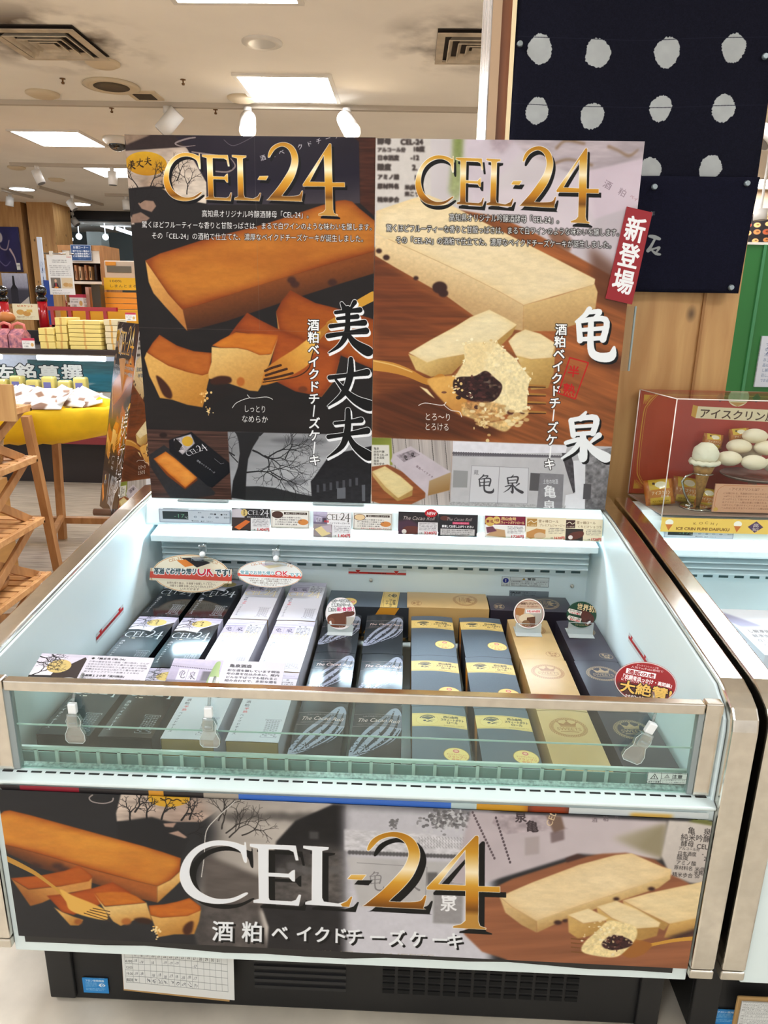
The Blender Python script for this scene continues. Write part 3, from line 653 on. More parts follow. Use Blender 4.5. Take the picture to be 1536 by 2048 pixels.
    cv.poly(b([(522, 232), (600, 222), (700, 222), (650, 300), (640, 380), (540, 400), (480, 400), (535, 300)]), flat((236, 208, 150), .1, 8), .6, blur=3)
    cv.poly(b([(468, 430), (500, 405), (580, 400), (640, 372), (690, 410), (727, 450), (705, 510), (650, 540), (560, 530), (480, 490)]), lambda X, Y: np.array((44, 22, 20), np.float32)*(1+.9*(nz(X, Y, 7, 7, 2)-.4))[..., None], sm=True, blur=1.4)
    cv.poly(b([(520, 540), (700, 540), (740, 600), (640, 640), (540, 590)]), flat((196, 150, 90), .4, 8, 8, 1), .8, blur=3, sm=True)
    for x0, y0 in ((830, 600), (770, 590)): cv.ell(*b([(x0, y0)])[0], 7, 5, (80, 40, 26), blur=2)
    crumbs(cv, *b([(620, 650)])[0], 30, 16, [(230, 200, 140), (240, 216, 160), (200, 160, 100)], rnd, (1, 4)); crumbs(cv, *b([(490, 460)])[0], 14, 8, [(232, 196, 130)], rnd, (1, 4))
    rag = [(522, 232), (560, 228), (640, 222), (700, 226), (745, 262), (800, 310), (840, 360), (872, 410), (862, 480), (858, 560), (800, 610), (720, 592), (640, 572), (560, 505), (480, 470), (482, 400), (530, 320)]
    for x0, y0 in rag: crumbs(cv, *b([(x0, y0)])[0], 5, 5, [(248, 232, 184), (240, 216, 160), (252, 240, 204), (226, 194, 134)], rnd, (1.0, 3.2))
    for _ in range(90): cv.ell(*b([(rnd.gauss(690, 90), rnd.gauss(330, 70))])[0], rnd.uniform(1.5, 6), rnd.uniform(1, 4), [(252, 240, 206), (228, 200, 146), (246, 226, 178)][rnd.randrange(3)], .3, blur=2)
    for _ in range(60): cv.ell(*b([(rnd.gauss(605, 55), rnd.gauss(470, 34))])[0], rnd.uniform(1.5, 6), rnd.uniform(1, 4.5), [(30, 14, 14), (74, 36, 34), (96, 52, 44), (52, 24, 24)][rnd.randrange(4)], .8)
    for _ in range(60): cv.ell(*b([(rnd.uniform(540, 860), 585+rnd.gauss(20, 22))])[0], rnd.uniform(2, 8), rnd.uniform(1.5, 4), [(244, 224, 172), (222, 186, 122), (196, 152, 92)][rnd.randrange(3)], .8, blur=.6)
    # lower photographs
    cv.poly(b([(34, 726), (465, 740), (448, 1095), (30, 1082)]), planks((178, 168, 162), .16, 240, 6, 3, 1.45, 46), blur=.6)
    cv.poly(b([(34, 728), (140, 728), (145, 870), (34, 872)]), lg((10, 930), (96, 108, 30), (60, 1000), (140, 146, 60)), blur=1); cv.poly(b([(34, 765), (128, 765), (132, 880), (34, 880)]), (222, 218, 206), blur=.7)
    for i in range(6): cv.text(('亀泉', '純米吟醸', '酵母 CEL-24', '日本酒度', '酸度', '精米歩合')[i], *b([(46, 790+16*i)])[0], 5.4, (50, 44, 40))
    cv.poly(b([(34, 880), (120, 868), (230, 920), (320, 1000), (318, 1040), (230, 1082), (120, 1085), (34, 1060)]), planks((140, 78, 44), .2, 80, 8, 1), sm=False, blur=1)
    cake(cv, b, ([(36, 905), (105, 876), (190, 930), (254, 985), (252, 1000), (175, 1045), (110, 990)], (242, 222, 164), (232, 204, 140)), [([(36, 905), (110, 990), (175, 1045), (252, 1000), (250, 1030), (172, 1060), (100, 1005), (40, 930)], (212, 174, 106), (196, 154, 86), (60, 960), (240, 1040))], 6)
    cv.poly(b([(135, 850), (150, 812), (242, 770), (455, 905), (448, 1000), (330, 1030), (320, 1015)]), flat((196, 184, 190), .05, 30), blur=.7); cv.poly(b([(340, 952), (455, 905), (448, 1000), (332, 1030)]), lg((220, 1080), (190, 170, 140), (260, 1180), (150, 110, 60)), blur=.7)
    cv.poly(b([(165, 820), (250, 790), (292, 815), (206, 855)]), flat((140, 128, 134), .4, 8), .8)
    for i, ch in enumerate('亀泉'): E = brush(cv, ch, *b([(202+38*i, 820-14*i)])[0], 9, 8); cv.put(cv.cov(E), (40, 34, 36))
    for i, ch in enumerate('酒粕ベイクドチ'): cv.text(ch, *b([(268+13*i, 878+9*i)])[0], 5, (90, 70, 74), ang=.5)
    bw = b([(465, 740), (1305, 764), (1280, 1115), (448, 1098)])
    cv.poly(bw, lg((430, 930), (214, 212, 216), (500, 1200), (160, 158, 160), .06, 40, 20, 3), blur=.6)
    cv.poly(b([(465, 742), (1070, 760), (1060, 800), (465, 806)]), flat((228, 226, 232), .05, 20))
    for i in range(46): cv.ell(*b([(470+13*i, 806+.35*i)])[0], 3, 3.4, (96, 92, 98))
    cv.stroke(b([(465, 818), (1060, 824)]), 3, (120, 116, 122))
    cv.poly(b([(465, 820), (1080, 826), (1130, 1010), (1060, 1100), (448, 1085)]), flat((192, 190, 192), .05, 30), .9)
    cv.poly(b([(565, 870), (865, 880), (858, 1065), (550, 1062)]), (206, 205, 208)); cv.stroke(b([(565, 870), (865, 880), (858, 1065), (550, 1062), (565, 870)]), 1.5, (140, 138, 142), sm=False); cv.stroke(b([(712, 875), (700, 1065)]), 1.5, (130, 128, 132))
    cv.poly(b([(468, 895), (545, 898), (540, 985), (464, 985)]), (150, 150, 150)); cv.poly(b([(875, 905), (930, 908), (925, 1000), (868, 998)]), (88, 86, 88))
    for ch, x0, x1 in (('亀', 590, 680), ('泉', 732, 828)):
        P, Q = b([(x0, 920)])[0], b([(x1, 1012)])[0]; cv.put(cv.cov(brush(cv, ch, P[0], P[1], Q[0]-P[0], Q[1]-P[1])), (66, 64, 68))
    cv.text('蔵', *b([(575, 915)])[0], 10, (110, 108, 112))
    cv.poly(b([(1040, 800), (1085, 800), (1140, 980), (1100, 1010), (1060, 880)]), flat((70, 66, 70), .3, 10)); cv.poly(b([(1100, 840), (1165, 835), (1160, 1112), (1050, 1105), (1060, 1020), (1110, 1010)]), flat((222, 222, 226), .03, 20))
    cv.poly(b([(1165, 790), (1305, 770), (1280, 1115), (1160, 1112)]), lg((780, 900), (150, 148, 150), (820, 1200), (110, 108, 110), .4, 14, 14, 2)); cv.poly(b([(1155, 960), (1195, 962), (1190, 1040), (1150, 1040)]), (80, 78, 82))
    cv.poly(b([(448, 1060), (1060, 1075), (1050, 1108), (448, 1098)]), flat((170, 168, 168), .2, 4))
    cv.poly(b([(925, 905), (1050, 912), (1040, 1110), (905, 1105)]), flat((128, 126, 130), .05), .95)
    cv.text('土佐の地酒', *b([(940, 960)])[0], 10, (232, 232, 234), width=30); cv.text('亀', *b([(942, 1028)])[0], 26, (236, 236, 238), bold=.8); cv.text('泉', *b([(938, 1106)])[0], 26, (236, 236, 238), bold=.8)
    # writing
    Af = affine(CEL_A, a([(248, 280), (1232, 325), (1172, 103), (1140, 497), (365, 425), (765, 300)])); fn = lambda P: cv.tr(np.c_[P, np.ones(len(P))] @ Af)
    E = cel_edges(fn); y0, y1 = E[:, 1].min(), E[:, 1].max()
    cv.inked(cv.cov(E, pad=24), ramp(GOLD, y0, y0+(y1-y0)*.8), out=(250, 246, 238), ow=1.4, shadow=(10, 9, 10), so=(8, 12))
    for st, p, q, hh in (('高知県オリジナル吟醸酒酵母「CEL-24」。', (430, 488), (1020, 500), 36), ('驚くほどフルーティーな香りと甘酸っぱさは、まるで白ワインのような味わいを醸します。', (90, 546), (1342, 566), 34), ('その「CEL-24」の酒粕で仕立てた、濃厚なベイクドチーズケーキが誕生しました。', (140, 610), (1300, 632), 34)):
        P, Q = a([p])[0], a([q])[0]; u = hh/2.695
        cv.text(st, 0, 0, 0, (250, 250, 248), bold=.2, out=(22, 18, 16), ow=2.0, box=[(P[0], P[1]-u*.95), (Q[0], Q[1]-u*.95), (Q[0], Q[1]+u*.2), (P[0], P[1]+u*.2)], ob=1)
    cv.vtext(COLTXT, b([(1038, 152)])[0], b([(974, 860)])[0], 24, (252, 252, 252), bold=1.3, out=(20, 14, 10), ow=2.4)
    for ch, x0, y0, x1, y1 in (('亀', 1095, 50, 1318, 305), ('泉', 1040, 595, 1268, 835)):
        P, Q = b([(x0, y0)])[0], b([(x1, y1)])[0]; E = brush(cv, ch, P[0], P[1], Q[0]-P[0], Q[1]-P[1], wf=1.32); M = cv.cov(E, pad=18)
        cv.put((dil(np.maximum(M[0], _shift(M[0], 8, 8)), 1.5), M[1], M[2]), (12, 12, 14)); cv.put((dil(M[0], 2), M[1], M[2]), (242, 244, 246))
    cv.stroke(b([(1085, 300), (1182, 326), (1112, 516), (1022, 486), (1085, 300)]), 4.5, (190, 28, 24), sm=False); cv.text('半', *b([(1070, 392)])[0], 24, (190, 28, 24), bold=1, ang=.12); cv.text('熟', *b([(1042, 490)])[0], 26, (190, 28, 24), bold=1, ang=.12)
    for p in ([(284, 556), (320, 543), (390, 553), (418, 552), (430, 538)], [(418, 552), (455, 580), (500, 588), (512, 615)]): cv.stroke(b(p), 2.2, (245, 240, 234))
    for st, y0, x0, x1 in (('とろ〜り', 632, 315, 450), ('とろける', 684, 315, 442)):
        P, Q = b([(x0, y0)])[0], b([(x1, y0+3)])[0]; cv.text(st, 0, 0, 0, (248, 244, 238), bold=.2, box=[(P[0], P[1]-14), (Q[0], Q[1]-14), (Q[0], Q[1]+2), (P[0], P[1]+2)])
    return cv

def art_banner():
    w, h = 1560, 400
    Hm = hom([(0, 1575), (1425, 1632), (1374, 1936), (38, 1869)], [(0, 0), (w, 0), (w, h), (0, h)])
    cv = Cv(w, h, (40, 40, 42), Hm); rnd = random.Random(5); k = cv.scale_at()
    a, b, c = crop(0, 1560, 3.072), crop(350, 1580, 2.363), crop(900, 1580, 2.743)
    X, Y = np.meshgrid(np.arange(w, dtype=np.float32), np.arange(h, dtype=np.float32))
    cv.a[:] = flat((38, 38, 41), .12, 120, 50, 1)(X, Y)
    # box corner with the branch picture
    cv.poly(a([(745, 75), (1420, 105), (1230, 240), (720, 240), (715, 190)]), lg((260, 0), (196, 180, 166), (400, 90), (170, 146, 132), .2, 40, 12, 2), blur=.8)
    cv.ell(*a([(1035, 95)])[0], 41, 17, (206, 158, 44)); cv.stroke(a([(985, 95), (1010, 105), (1035, 95), (1060, 108), (1085, 100), (1110, 112)]), 2.5, (60, 40, 14))
    cv.stroke(a([(700, 95), (690, 115), (640, 128), (575, 118), (555, 95), (575, 76)]), 3, (150, 140, 136))
    cv.poly(a([(720, 240), (930, 210), (1000, 230), (1060, 245), (1160, 340), (1100, 470), (720, 400)]), (32, 32, 35), blur=2)
    cv.poly(a([(1000, 250), (1080, 245), (1060, 275), (1010, 270)]), (170, 140, 124), blur=.8); cv.poly(a([(1030, 310), (1090, 295), (1145, 335), (1130, 342)]), (170, 140, 124), blur=.8)
    for x0, y0, an in ((800, 235, -1.7), (900, 220, -1.6), (990, 225, -1.4), (1110, 230, -.9), (1150, 320, -.6), (1160, 225, -1.2), (830, 180, -1.2)): tree(cv, *a([(x0, y0)])[0], an, 17, 4, (30, 28, 30), 5, rnd, .8)
    # black and white views
    cv.poly(b([(120, 25), (790, 52), (790, 760), (350, 740), (160, 720), (100, 500), (200, 180)]), lg((420, 30), (150, 142, 134), (640, 250), (196, 188, 180), .08, 90, 30, 2), blur=16)
    for i in range(16): cv.ell(*b([(240+26*i, 112+rnd.uniform(-8, 8))])[0], rnd.uniform(9, 17), rnd.uniform(5, 9), (70, 66, 64), .55, blur=5)
    cv.poly(b([(130, 290), (330, 370), (520, 450), (660, 470), (660, 560), (250, 560), (120, 520)]), flat((86, 78, 74), .2, 60, 20), .9, blur=6)
    cv.poly(b([(120, 500), (380, 530), (430, 760), (100, 740), (60, 600)]), flat((76, 70, 68), .3, 20, 20, 3), .9, blur=4)
    cv.poly(b([(735, 52), (800, 55), (800, 770), (420, 745), (430, 640), (400, 545), (430, 420), (470, 230), (560, 130)]), lg((640, 40), (26, 25, 27), (600, 330), (40, 38, 40), .15, 30, 12, 2), blur=2)
    cv.poly(b([(400, 400), (560, 260), (700, 240), (790, 260), (790, 520), (420, 520)]), lg((560, 160), (48, 46, 47), (640, 260), (128, 120, 114), .3, 14, 10, 5), .6, blur=10)
    for x0, y0 in ((625, 180), (520, 330), (560, 340), (595, 350), (720, 345), (470, 355)): cv.poly(b([(x0, y0), (x0+44, y0+2), (x0+44, y0+38), (x0, y0+36)]), (96, 94, 94), .6, blur=1.5)
    for x0, y0, an in ((235, 190, -.6), (215, 170, -1.5), (250, 210, -1.0), (310, 200, -.4), (200, 130, -1.0)): tree(cv, *b([(x0, y0)])[0], an, 26, 3.4, (52, 48, 46), 5, rnd, .7)
    cv.stroke(b([(278, 38), (190, 120), (142, 185), (132, 300), (118, 400)]), 2, (210, 206, 200))
    # the snowy storehouse
    cv.poly(b([(790, 55), (1500, 90), (1480, 800), (790, 770)]), lg((700, 20), (190, 188, 194), (800, 380), (206, 204, 212), .03), blur=10)
    cv.poly(b([(790, 170), (1200, 190), (1400, 240), (1400, 300), (830, 285), (790, 270)]), flat((204, 202, 206), .14, 12, 6, 2), blur=2)
    for i in range(36): cv.ell(*b([(815+16*i, 280+.6*i)])[0], 4.2, 4.4, (78, 76, 78), .9, blur=.6)
    for j in range(4):
        for i in range(22): cv.stroke(b([(1140+14*i, 205+14*j), (1146+14*i, 216+14*j)]), 1.3, (120, 118, 120), .6)
    for i in range(260): cv.ell(*b([(rnd.gauss(1290, 62), rnd.gauss(125, 26))])[0], rnd.uniform(1.5, 5), rnd.uniform(1.5, 4), [(92, 90, 92), (200, 200, 202), (130, 128, 130)][i % 3], .8)
    for i in range(40): cv.ell(*b([(rnd.gauss(1020, 10), rnd.gauss(140, 12))])[0], 2.4, 2, (110, 108, 110), .8)
    cv.poly(b([(800, 300), (1360, 330), (1350, 560), (860, 540)]), flat((186, 183, 182), .05, 40), .9, blur=3)
    cv.stroke(b([(850, 330), (1180, 350), (1170, 520)]), 2, (150, 148, 148), sm=False); cv.poly(b([(1180, 375), (1230, 375), (1230, 450), (1180, 440)]), (100, 98, 98), blur=1.5)
    for ch, x0, x1 in (('亀', 900, 975), ('泉', 1070, 1140)):
        P, Q = b([(x0, 375)])[0], b([(x1, 465)])[0]; cv.put(cv.cov(brush(cv, ch, P[0], P[1], Q[0]-P[0], Q[1]-P[1])), (120, 117, 118), .9)
    cv.poly(b([(1215, 400), (1350, 405), (1345, 625), (1205, 620)]), flat((150, 147, 148), .05), .95, blur=1.5)
    cv.text('の地酒', *b([(1265, 425)])[0], 13, (238, 238, 240)); cv.text('泉', *b([(1240, 555)])[0], 34, (240, 240, 242), bold=1); cv.text('亀', *b([(1240, 500)])[0], 34, (240, 240, 242), bold=1)
    # white box, board and bottle
    cv.poly(c([(100, 95), (1190, 145), (1150, 360), (700, 330), (160, 500), (0, 500), (60, 250)]), lg((1180, 30), (188, 176, 180), (1330, 170), (206, 194, 196), .05, 60), blur=3)
    cv.poly(c([(230, 115), (500, 115), (640, 190), (300, 220), (220, 160)]), flat((176, 162, 166), .2, 16), .9, blur=1.2)
    for i in range(16): cv.ell(*c([(112+8*i, 100+17*i)])[0], 2.3, 3, (96, 84, 88))
    for i in range(14): cv.ell(*c([(240+6*i, 130+19*i)])[0], 2.3, 3, (86, 74, 78))
    cv.poly(c([(515, 115), (600, 118), (620, 190), (560, 215)]), (120, 96, 84), blur=1.5); cv.poly(c([(540, 210), (615, 195), (618, 250), (545, 270)]), (110, 92, 92), .8, blur=2)
    cv.text('泉', *c([(345, 150)])[0], 24, (54, 44, 48), ang=-.05, bold=.8); cv.text('亀', *c([(405, 205)])[0], 26, (54, 44, 48), ang=-.05, bold=.8); cv.text('CEL', *c([(545, 180)])[0], 18, (226, 200, 160), ang=-1.2, bold=.6)
    for i, ch in enumerate('酒粕ベ'): cv.text(ch, *c([(768+62*i, 150-6*i)])[0], 12, (96, 84, 88))
    cv.poly(c([(400, 240), (480, 230), (480, 330), (400, 340)]), (168, 156, 154), .8, blur=2)
    cv.poly(c([(880, 240), (1190, 150), (1170, 360), (1080, 330)]), lg((1300, 60), (200, 190, 180), (1390, 120), (150, 140, 112)), blur=7)
    cv.poly(c([(150, 560), (330, 470), (700, 350), (830, 328), (960, 322), (1120, 360), (1320, 500), (1440, 700), (1310, 990), (400, 960), (160, 880), (60, 780)]), planks((148, 92, 62), .16, 260, 22, 4, -.15), blur=2)
    cv.poly(c([(625, 355), (690, 330), (740, 345), (630, 380)]), (70, 44, 38), blur=1.5)
    cv.poly(c([(1195, 140), (1440, 150), (1400, 500), (1310, 490), (1200, 440), (1155, 340)]), lg((1380, 30), (212, 204, 196), (1500, 200), (190, 180, 172), .03), blur=1.5)
    for st, x0, y0, s in (('亀　泉', 1300, 215, 20), ('純米吟醸', 1262, 250, 19), ('酵母', 1262, 285, 17), ('CEL', 1350, 300, 17), ('アルコール分', 1250, 305, 9), ('日本酒度', 1245, 335, 12), ('酸度', 1240, 360, 15), ('2', 1390, 368, 15), ('アミノ酸', 1235, 388, 13), ('原材料名', 1225, 415, 12), ('米(国', 1340, 425, 12), ('精米歩合', 1215, 455, 13), ('50', 1340, 465, 12), ('-', 1380, 340, 14), ('米麹', 1335, 446, 12)):
        P = c([(x0, y0)])[0]; cv.text(st, P[0], P[1]-1, s/1.25, (36, 32, 32), bold=.5, ang=.08)
    cv.poly(c([(1370, 130), (1445, 150), (1440, 170), (1300, 145)]), (110, 112, 60), blur=2)
    # pale cakes
    LC, LE = (250, 226, 180), (242, 210, 154)
    cake(cv, c, ([(258, 570), (440, 490), (700, 390), (900, 335), (990, 325), (1080, 365), (1160, 400), (1212, 415), (1190, 450), (1000, 520), (700, 620), (480, 700), (460, 706), (330, 630)], LC, LE),
         [([(258, 570), (330, 630), (462, 704), (462, 772), (380, 730), (290, 660)], (236, 200, 142), (214, 172, 108), (300, 610), (420, 740)), ([(462, 702), (700, 618), (1000, 518), (1212, 418), (1205, 470), (1140, 520), (930, 590), (640, 690), (464, 772)], (244, 212, 152), (218, 174, 108), (800, 570), (830, 640))], 2)
    for x0, y0, r in ((905, 582, 8), (580, 715, 10), (620, 705, 7), (1100, 525, 9)): cv.ell(*c([(x0, y0)])[0], r*.8, r*.45, (56, 30, 26), blur=1.5)
    cake(cv, c, ([(940, 590), (1080, 550), (1240, 515), (1400, 480), (1400, 680), (1200, 722), (1050, 650)], (250, 226, 176), (242, 210, 152)), [([(1200, 720), (1400, 670), (1400, 740), (1230, 800), (1170, 800)], (226, 180, 106), (190, 140, 70), (1250, 720), (1280, 800)), ([(940, 590), (1050, 652), (1200, 722), (1170, 760), (1040, 700), (945, 610)], (230, 190, 120), (206, 160, 90), (1000, 640), (1100, 720))], 3)
    cv.poly(c([(1180, 800), (1400, 730), (1400, 770), (1250, 810)]), (50, 32, 34), .8, blur=4)
    cake(cv, c, ([(795, 625), (905, 592), (1020, 640), (1150, 715), (1140, 740), (1010, 750), (880, 690)], (252, 230, 182), (244, 216, 160)), [([(795, 625), (880, 690), (1010, 750), (1145, 730), (1130, 790), (1030, 820), (880, 740), (800, 660)], (228, 186, 112), (204, 156, 84), (900, 700), (1040, 810))], 4)
    cake(cv, c, ([(635, 672), (750, 635), (860, 690), (840, 705), (720, 720)], (252, 230, 182), (244, 216, 160)), [([(635, 672), (720, 720), (840, 705), (850, 740), (760, 790), (690, 805), (640, 770)], (226, 184, 110), (206, 158, 84), (680, 700), (760, 800))], 5)
    cv.stroke(c([(1400, 800), (1250, 812), (1140, 832), (1060, 850)]), [13*k, 11*k, 9*k, 12*k], (206, 152, 62)); cv.poly(c([(990, 815), (1100, 835), (1060, 890), (980, 915), (930, 880)]), lg((1300, 330), (224, 172, 88), (1320, 380), (160, 100, 44)), sm=True, blur=1.2)
    for y0 in (806, 830, 854, 880): cv.stroke(c([(655, y0), (740, y0+8)]), [3.5*k, 3*k], (120, 76, 34))
    cv.poly(c([(725, 830), (800, 760), (860, 705), (930, 712), (1010, 740), (1015, 800), (960, 870), (900, 910), (800, 905), (715, 880)]), flat((240, 218, 160), .14, 7, 7, 3), sm=True, blur=1)
    cv.poly(c([(825, 830), (870, 790), (920, 788), (990, 820), (980, 850), (900, 870), (840, 860)]), lambda X, Y: np.array((50, 26, 28), np.float32)*(1+.9*(nz(X, Y, 7, 7, 2)-.4))[..., None], sm=True, blur=1.2)
    for _ in range(70): cv.ell(*c([(rnd.gauss(860, 60), rnd.gauss(800, 45))])[0], rnd.uniform(1, 4), rnd.uniform(.8, 2.6), [(252, 240, 206), (228, 200, 146), (246, 226, 178)][rnd.randrange(3)], .6)
    for _ in range(40): cv.ell(*c([(rnd.gauss(905, 34), rnd.gauss(828, 18))])[0], rnd.uniform(1, 4), rnd.uniform(1, 3), [(30, 14, 14), (74, 36, 34), (96, 52, 44)][rnd.randrange(3)], .8)
    # dark cakes at the left
    cake(cv, a, ([(8, 205), (40, 178), (75, 172), (200, 202), (400, 258), (640, 325), (860, 385), (990, 425), (1105, 465), (1098, 545), (1040, 600), (960, 640), (800, 600), (560, 535), (300, 455), (120, 405), (40, 385)], (228, 152, 56), (160, 72, 18)),
         [([(40, 385), (120, 405), (300, 455), (560, 535), (800, 600), (962, 640), (958, 742), (860, 720), (660, 650), (440, 580), (250, 530), (60, 440)], (176, 96, 40), (96, 54, 34), (400, 480), (370, 560)), ([(960, 640), (1040, 600), (1100, 545), (1110, 600), (1060, 650), (985, 720), (958, 745)], (240, 190, 112), (214, 146, 66), (1000, 620), (1040, 690))], 1)
    for x0, y0 in ((225, 520), (360, 515), (400, 540)): cv.ell(*a([(x0, y0)])[0], 12, 6, (54, 34, 34), .8, blur=4)
    cake(cv, a, ([(75, 592), (250, 575), (400, 545), (490, 512), (570, 580), (545, 610), (380, 640), (180, 660)], (190, 96, 28), (160, 66, 16)), [([(75, 592), (180, 662), (380, 640), (565, 590), (560, 660), (380, 690), (260, 745), (190, 765)], (216, 150, 76), (176, 104, 44), (300, 650), (230, 750))], 2)
    cake(cv, a, ([(290, 700), (400, 690), (560, 655), (690, 615), (800, 680), (720, 700), (600, 760), (450, 820), (380, 800)], (190, 90, 28), (150, 60, 16)), [([(380, 800), (450, 830), (510, 850), (480, 885), (430, 885), (330, 770)], (232, 178, 98), (206, 140, 60), (400, 810), (460, 880))], 3)
    cv.ell(*a([(478, 862)])[0], 8, 6, (150, 84, 34), blur=1.5)
    cake(cv, a, ([(905, 760), (1000, 752), (1080, 735), (1155, 712), (1222, 765), (1222, 790), (1140, 825), (980, 835), (915, 820)], (212, 118, 34), (172, 78, 18)), [([(915, 820), (980, 835), (1140, 822), (1224, 785), (1210, 860), (1180, 938), (1060, 940), (960, 958), (945, 900)], (236, 180, 98), (212, 146, 62), (1000, 840), (1060, 940))], 5)
    cv.poly(a([(1110, 915), (1130, 875), (1175, 858), (1165, 925), (1130, 945)]), (70, 34, 18), sm=True, blur=1.5)
    cake(cv, a, ([(575, 680), (690, 672), (770, 675), (830, 700), (893, 742), (800, 752), (640, 765), (610, 730)], (212, 124, 36), (178, 82, 20)), [([(575, 682), (640, 768), (800, 752), (893, 742), (910, 800), (925, 855), (820, 850), (735, 888), (690, 860), (640, 790)], (242, 200, 124), (228, 164, 80), (760, 770), (800, 870))], 6)
    cv.poly(a([(815, 845), (870, 835), (920, 850), (910, 875), (850, 868)]), (52, 26, 16), sm=True, blur=1.5); cv.ell(*a([(770, 860)])[0], 10, 7, (170, 100, 44), blur=1.5)
    crumbs(cv, *a([(950, 915)])[0], 26, 7, [(232, 180, 100), (246, 214, 150)], rnd, (.8, 2.6))
    cv.stroke(a([(40, 465), (120, 505), (220, 560), (300, 620), (370, 675), (420, 720)]), [15*k, 15*k, 12*k, 9*k, 10*k, 20*k], lg((40, 180), (190, 140, 60), (330, 300), (214, 158, 66)))
    cv.poly(a([(370, 660), (450, 700), (560, 745), (640, 790), (650, 850), (530, 830), (430, 790), (405, 735)]), lg((300, 280), (228, 176, 84), (460, 360), (150, 90, 40)), sm=True, blur=1.2)
    for i in range(4): cv.stroke(a([(515+18*i, 808-10*i), (670+0*i, 858-20*i)]), [2.6*k, 2.2*k], (74, 44, 22))
    # writing
    fn = lambda P: cv.tr(b(P)); E1 = cel_edges(fn, 'CEL'); E2 = cel_edges(fn, '-24'); E = np.vstack([E1, E2])
    M = cv.cov(E, pad=24); cv.inked(M, (20, 20, 24), shadow=(8, 8, 10), so=(15, 14))
    y0, y1 = E2[:, 1].min(), E2[:, 1].max(); cv.inked(cv.cov(E2, pad=8), ramp(GOLD, y0, y0+(y1-y0)*.85), out=(250, 246, 238), ow=1.6)
    cv.inked(cv.cov(E1, pad=8), (236, 239, 243), out=(252, 252, 252), ow=1.2); cv.poly(b([(770, 530), (800, 515), (820, 492), (826, 494), (810, 542), (780, 541)]), (196, 138, 40))
    xs = (162, 300, 440, 555, 640, 720, 790, 900, 990, 1090, 1195, 1265)
    for i, ch in enumerate(COLTXT):
        P = b([(xs[i], 690+4.1*i)])[0]
        s = 44 if i < 2 else 35
        cv.text(ch, P[0], P[1]+(3 if i < 2 else 0), s, (238, 241, 244), bold=1.6, shadow=(8, 8, 10), so=(5, 5), ow=0, ang=.03)
    cv.text('雪ヶ峰牧場 × SWEETS', *b([(430, 768)])[0], 13, (160, 140, 96), ang=.035, width=330, alpha=.4)
    return cv
# ------------------------------------------------------------------ small prints (canvas pixels)
def lines(cv, x0, y0, x1, y1, n, c, size=None, words='この商品は冷凍庫で保存し解凍後は冷蔵庫でお召し上がりくださいませ', bold=.2, ragged=.2):
    rnd = random.Random(int(x0*7+y0)); st = (y1-y0)/n; size = size or st*.72
    for i in range(n):
        k = rnd.randrange(len(words)-8); w = (x1-x0)*(1-(rnd.random()*ragged if i == n-1 else rnd.random()*.06))
        m = max(4, int(w/(size*.98))); t = (words*3)[k:k+m]; cv.text(t, x0, y0+st*i+size, size, c, bold=bold, width=w)
def cel_in(cv, x0, y0, x1, y1, c, bold=0, out=None, ow=1):
    """the serif title fitted into a box"""
    A = affine([(18, 400), (1524, 456), (1415, 198), (1380, 648), (200, 527)], [(x0, y0+(y1-y0)*.47), (x1, y0+(y1-y0)*.47), (x0+(x1-x0)*.93, y0), (x0+(x1-x0)*.91, y1), (x0+(x1-x0)*.125, y0+(y1-y0)*.78)])
    cv.inked(cv.cov(cel_edges(lambda P: np.c_[P, np.ones(len(P))] @ A), pad=8), c, bold=bold, out=out, ow=ow)
def mini_brush(cv, st, x, y, w, h, c, dx=0, dy=0):
    for i, ch in enumerate(st): cv.put(cv.cov(brush(cv, ch, x+dx*i, y+dy*i, w, h)), c)
def art_black_box():
    cv = Cv(240, 620, (22, 24, 30)); rnd = random.Random(2)
    cv.rect(0, 0, 240, 200, lg((0, 0), (176, 168, 190), (0, 190), (226, 224, 232), .12, 40, 12))
    for i in range(14): cv.ell(rnd.uniform(0, 240), rnd.uniform(110, 180), rnd.uniform(10, 30), 3, (150, 146, 160), .5, blur=2)
    cv.poly([(140, 200), (150, 150), (232, 75), (240, 72), (240, 210), (140, 205)], (44, 44, 50)); cv.poly([(0, 180), (60, 176), (140, 200), (240, 196), (240, 240), (0, 240)], (22, 24, 30))
    cv.ell(135, 82, 58, 46, (214, 190, 120)); mini_brush(cv, '美丈夫', 128, 52, 15, 17, (30, 24, 20), 1, 20)
    for x0, y0, an, L in ((0, 160, -.9, 44), (10, 60, -.3, 40), (0, 30, .3, 36), (0, 110, -.4, 40)): tree(cv, x0, y0, an, L, 6, (28, 28, 34), 5, rnd, .7)
    cel_in(cv, 8, 196, 228, 300, (196, 202, 206)); cv.rect(64, 290, 84, 297, (226, 220, 200)); cv.ell(50, 292, 3, 3, (226, 220, 200))
    cv.vtext('酒粕ベイクドチーズ', (28, 330), (26, 560), 24, (224, 228, 230), bold=.4)
    cv.stroke([(150, 452), (150, 440), (222, 440), (222, 452)], 2, (190, 196, 200), raw=True, sm=False); cv.stroke([(150, 572), (150, 584), (222, 584), (222, 572)], 2, (190, 196, 200), raw=True, sm=False)
    for i in range(5): cv.vtext('高知県酒造好適米粕', (212-13*i, 452), (212-13*i, 572-8*(i % 3)), 12, (206, 212, 216))
    return cv
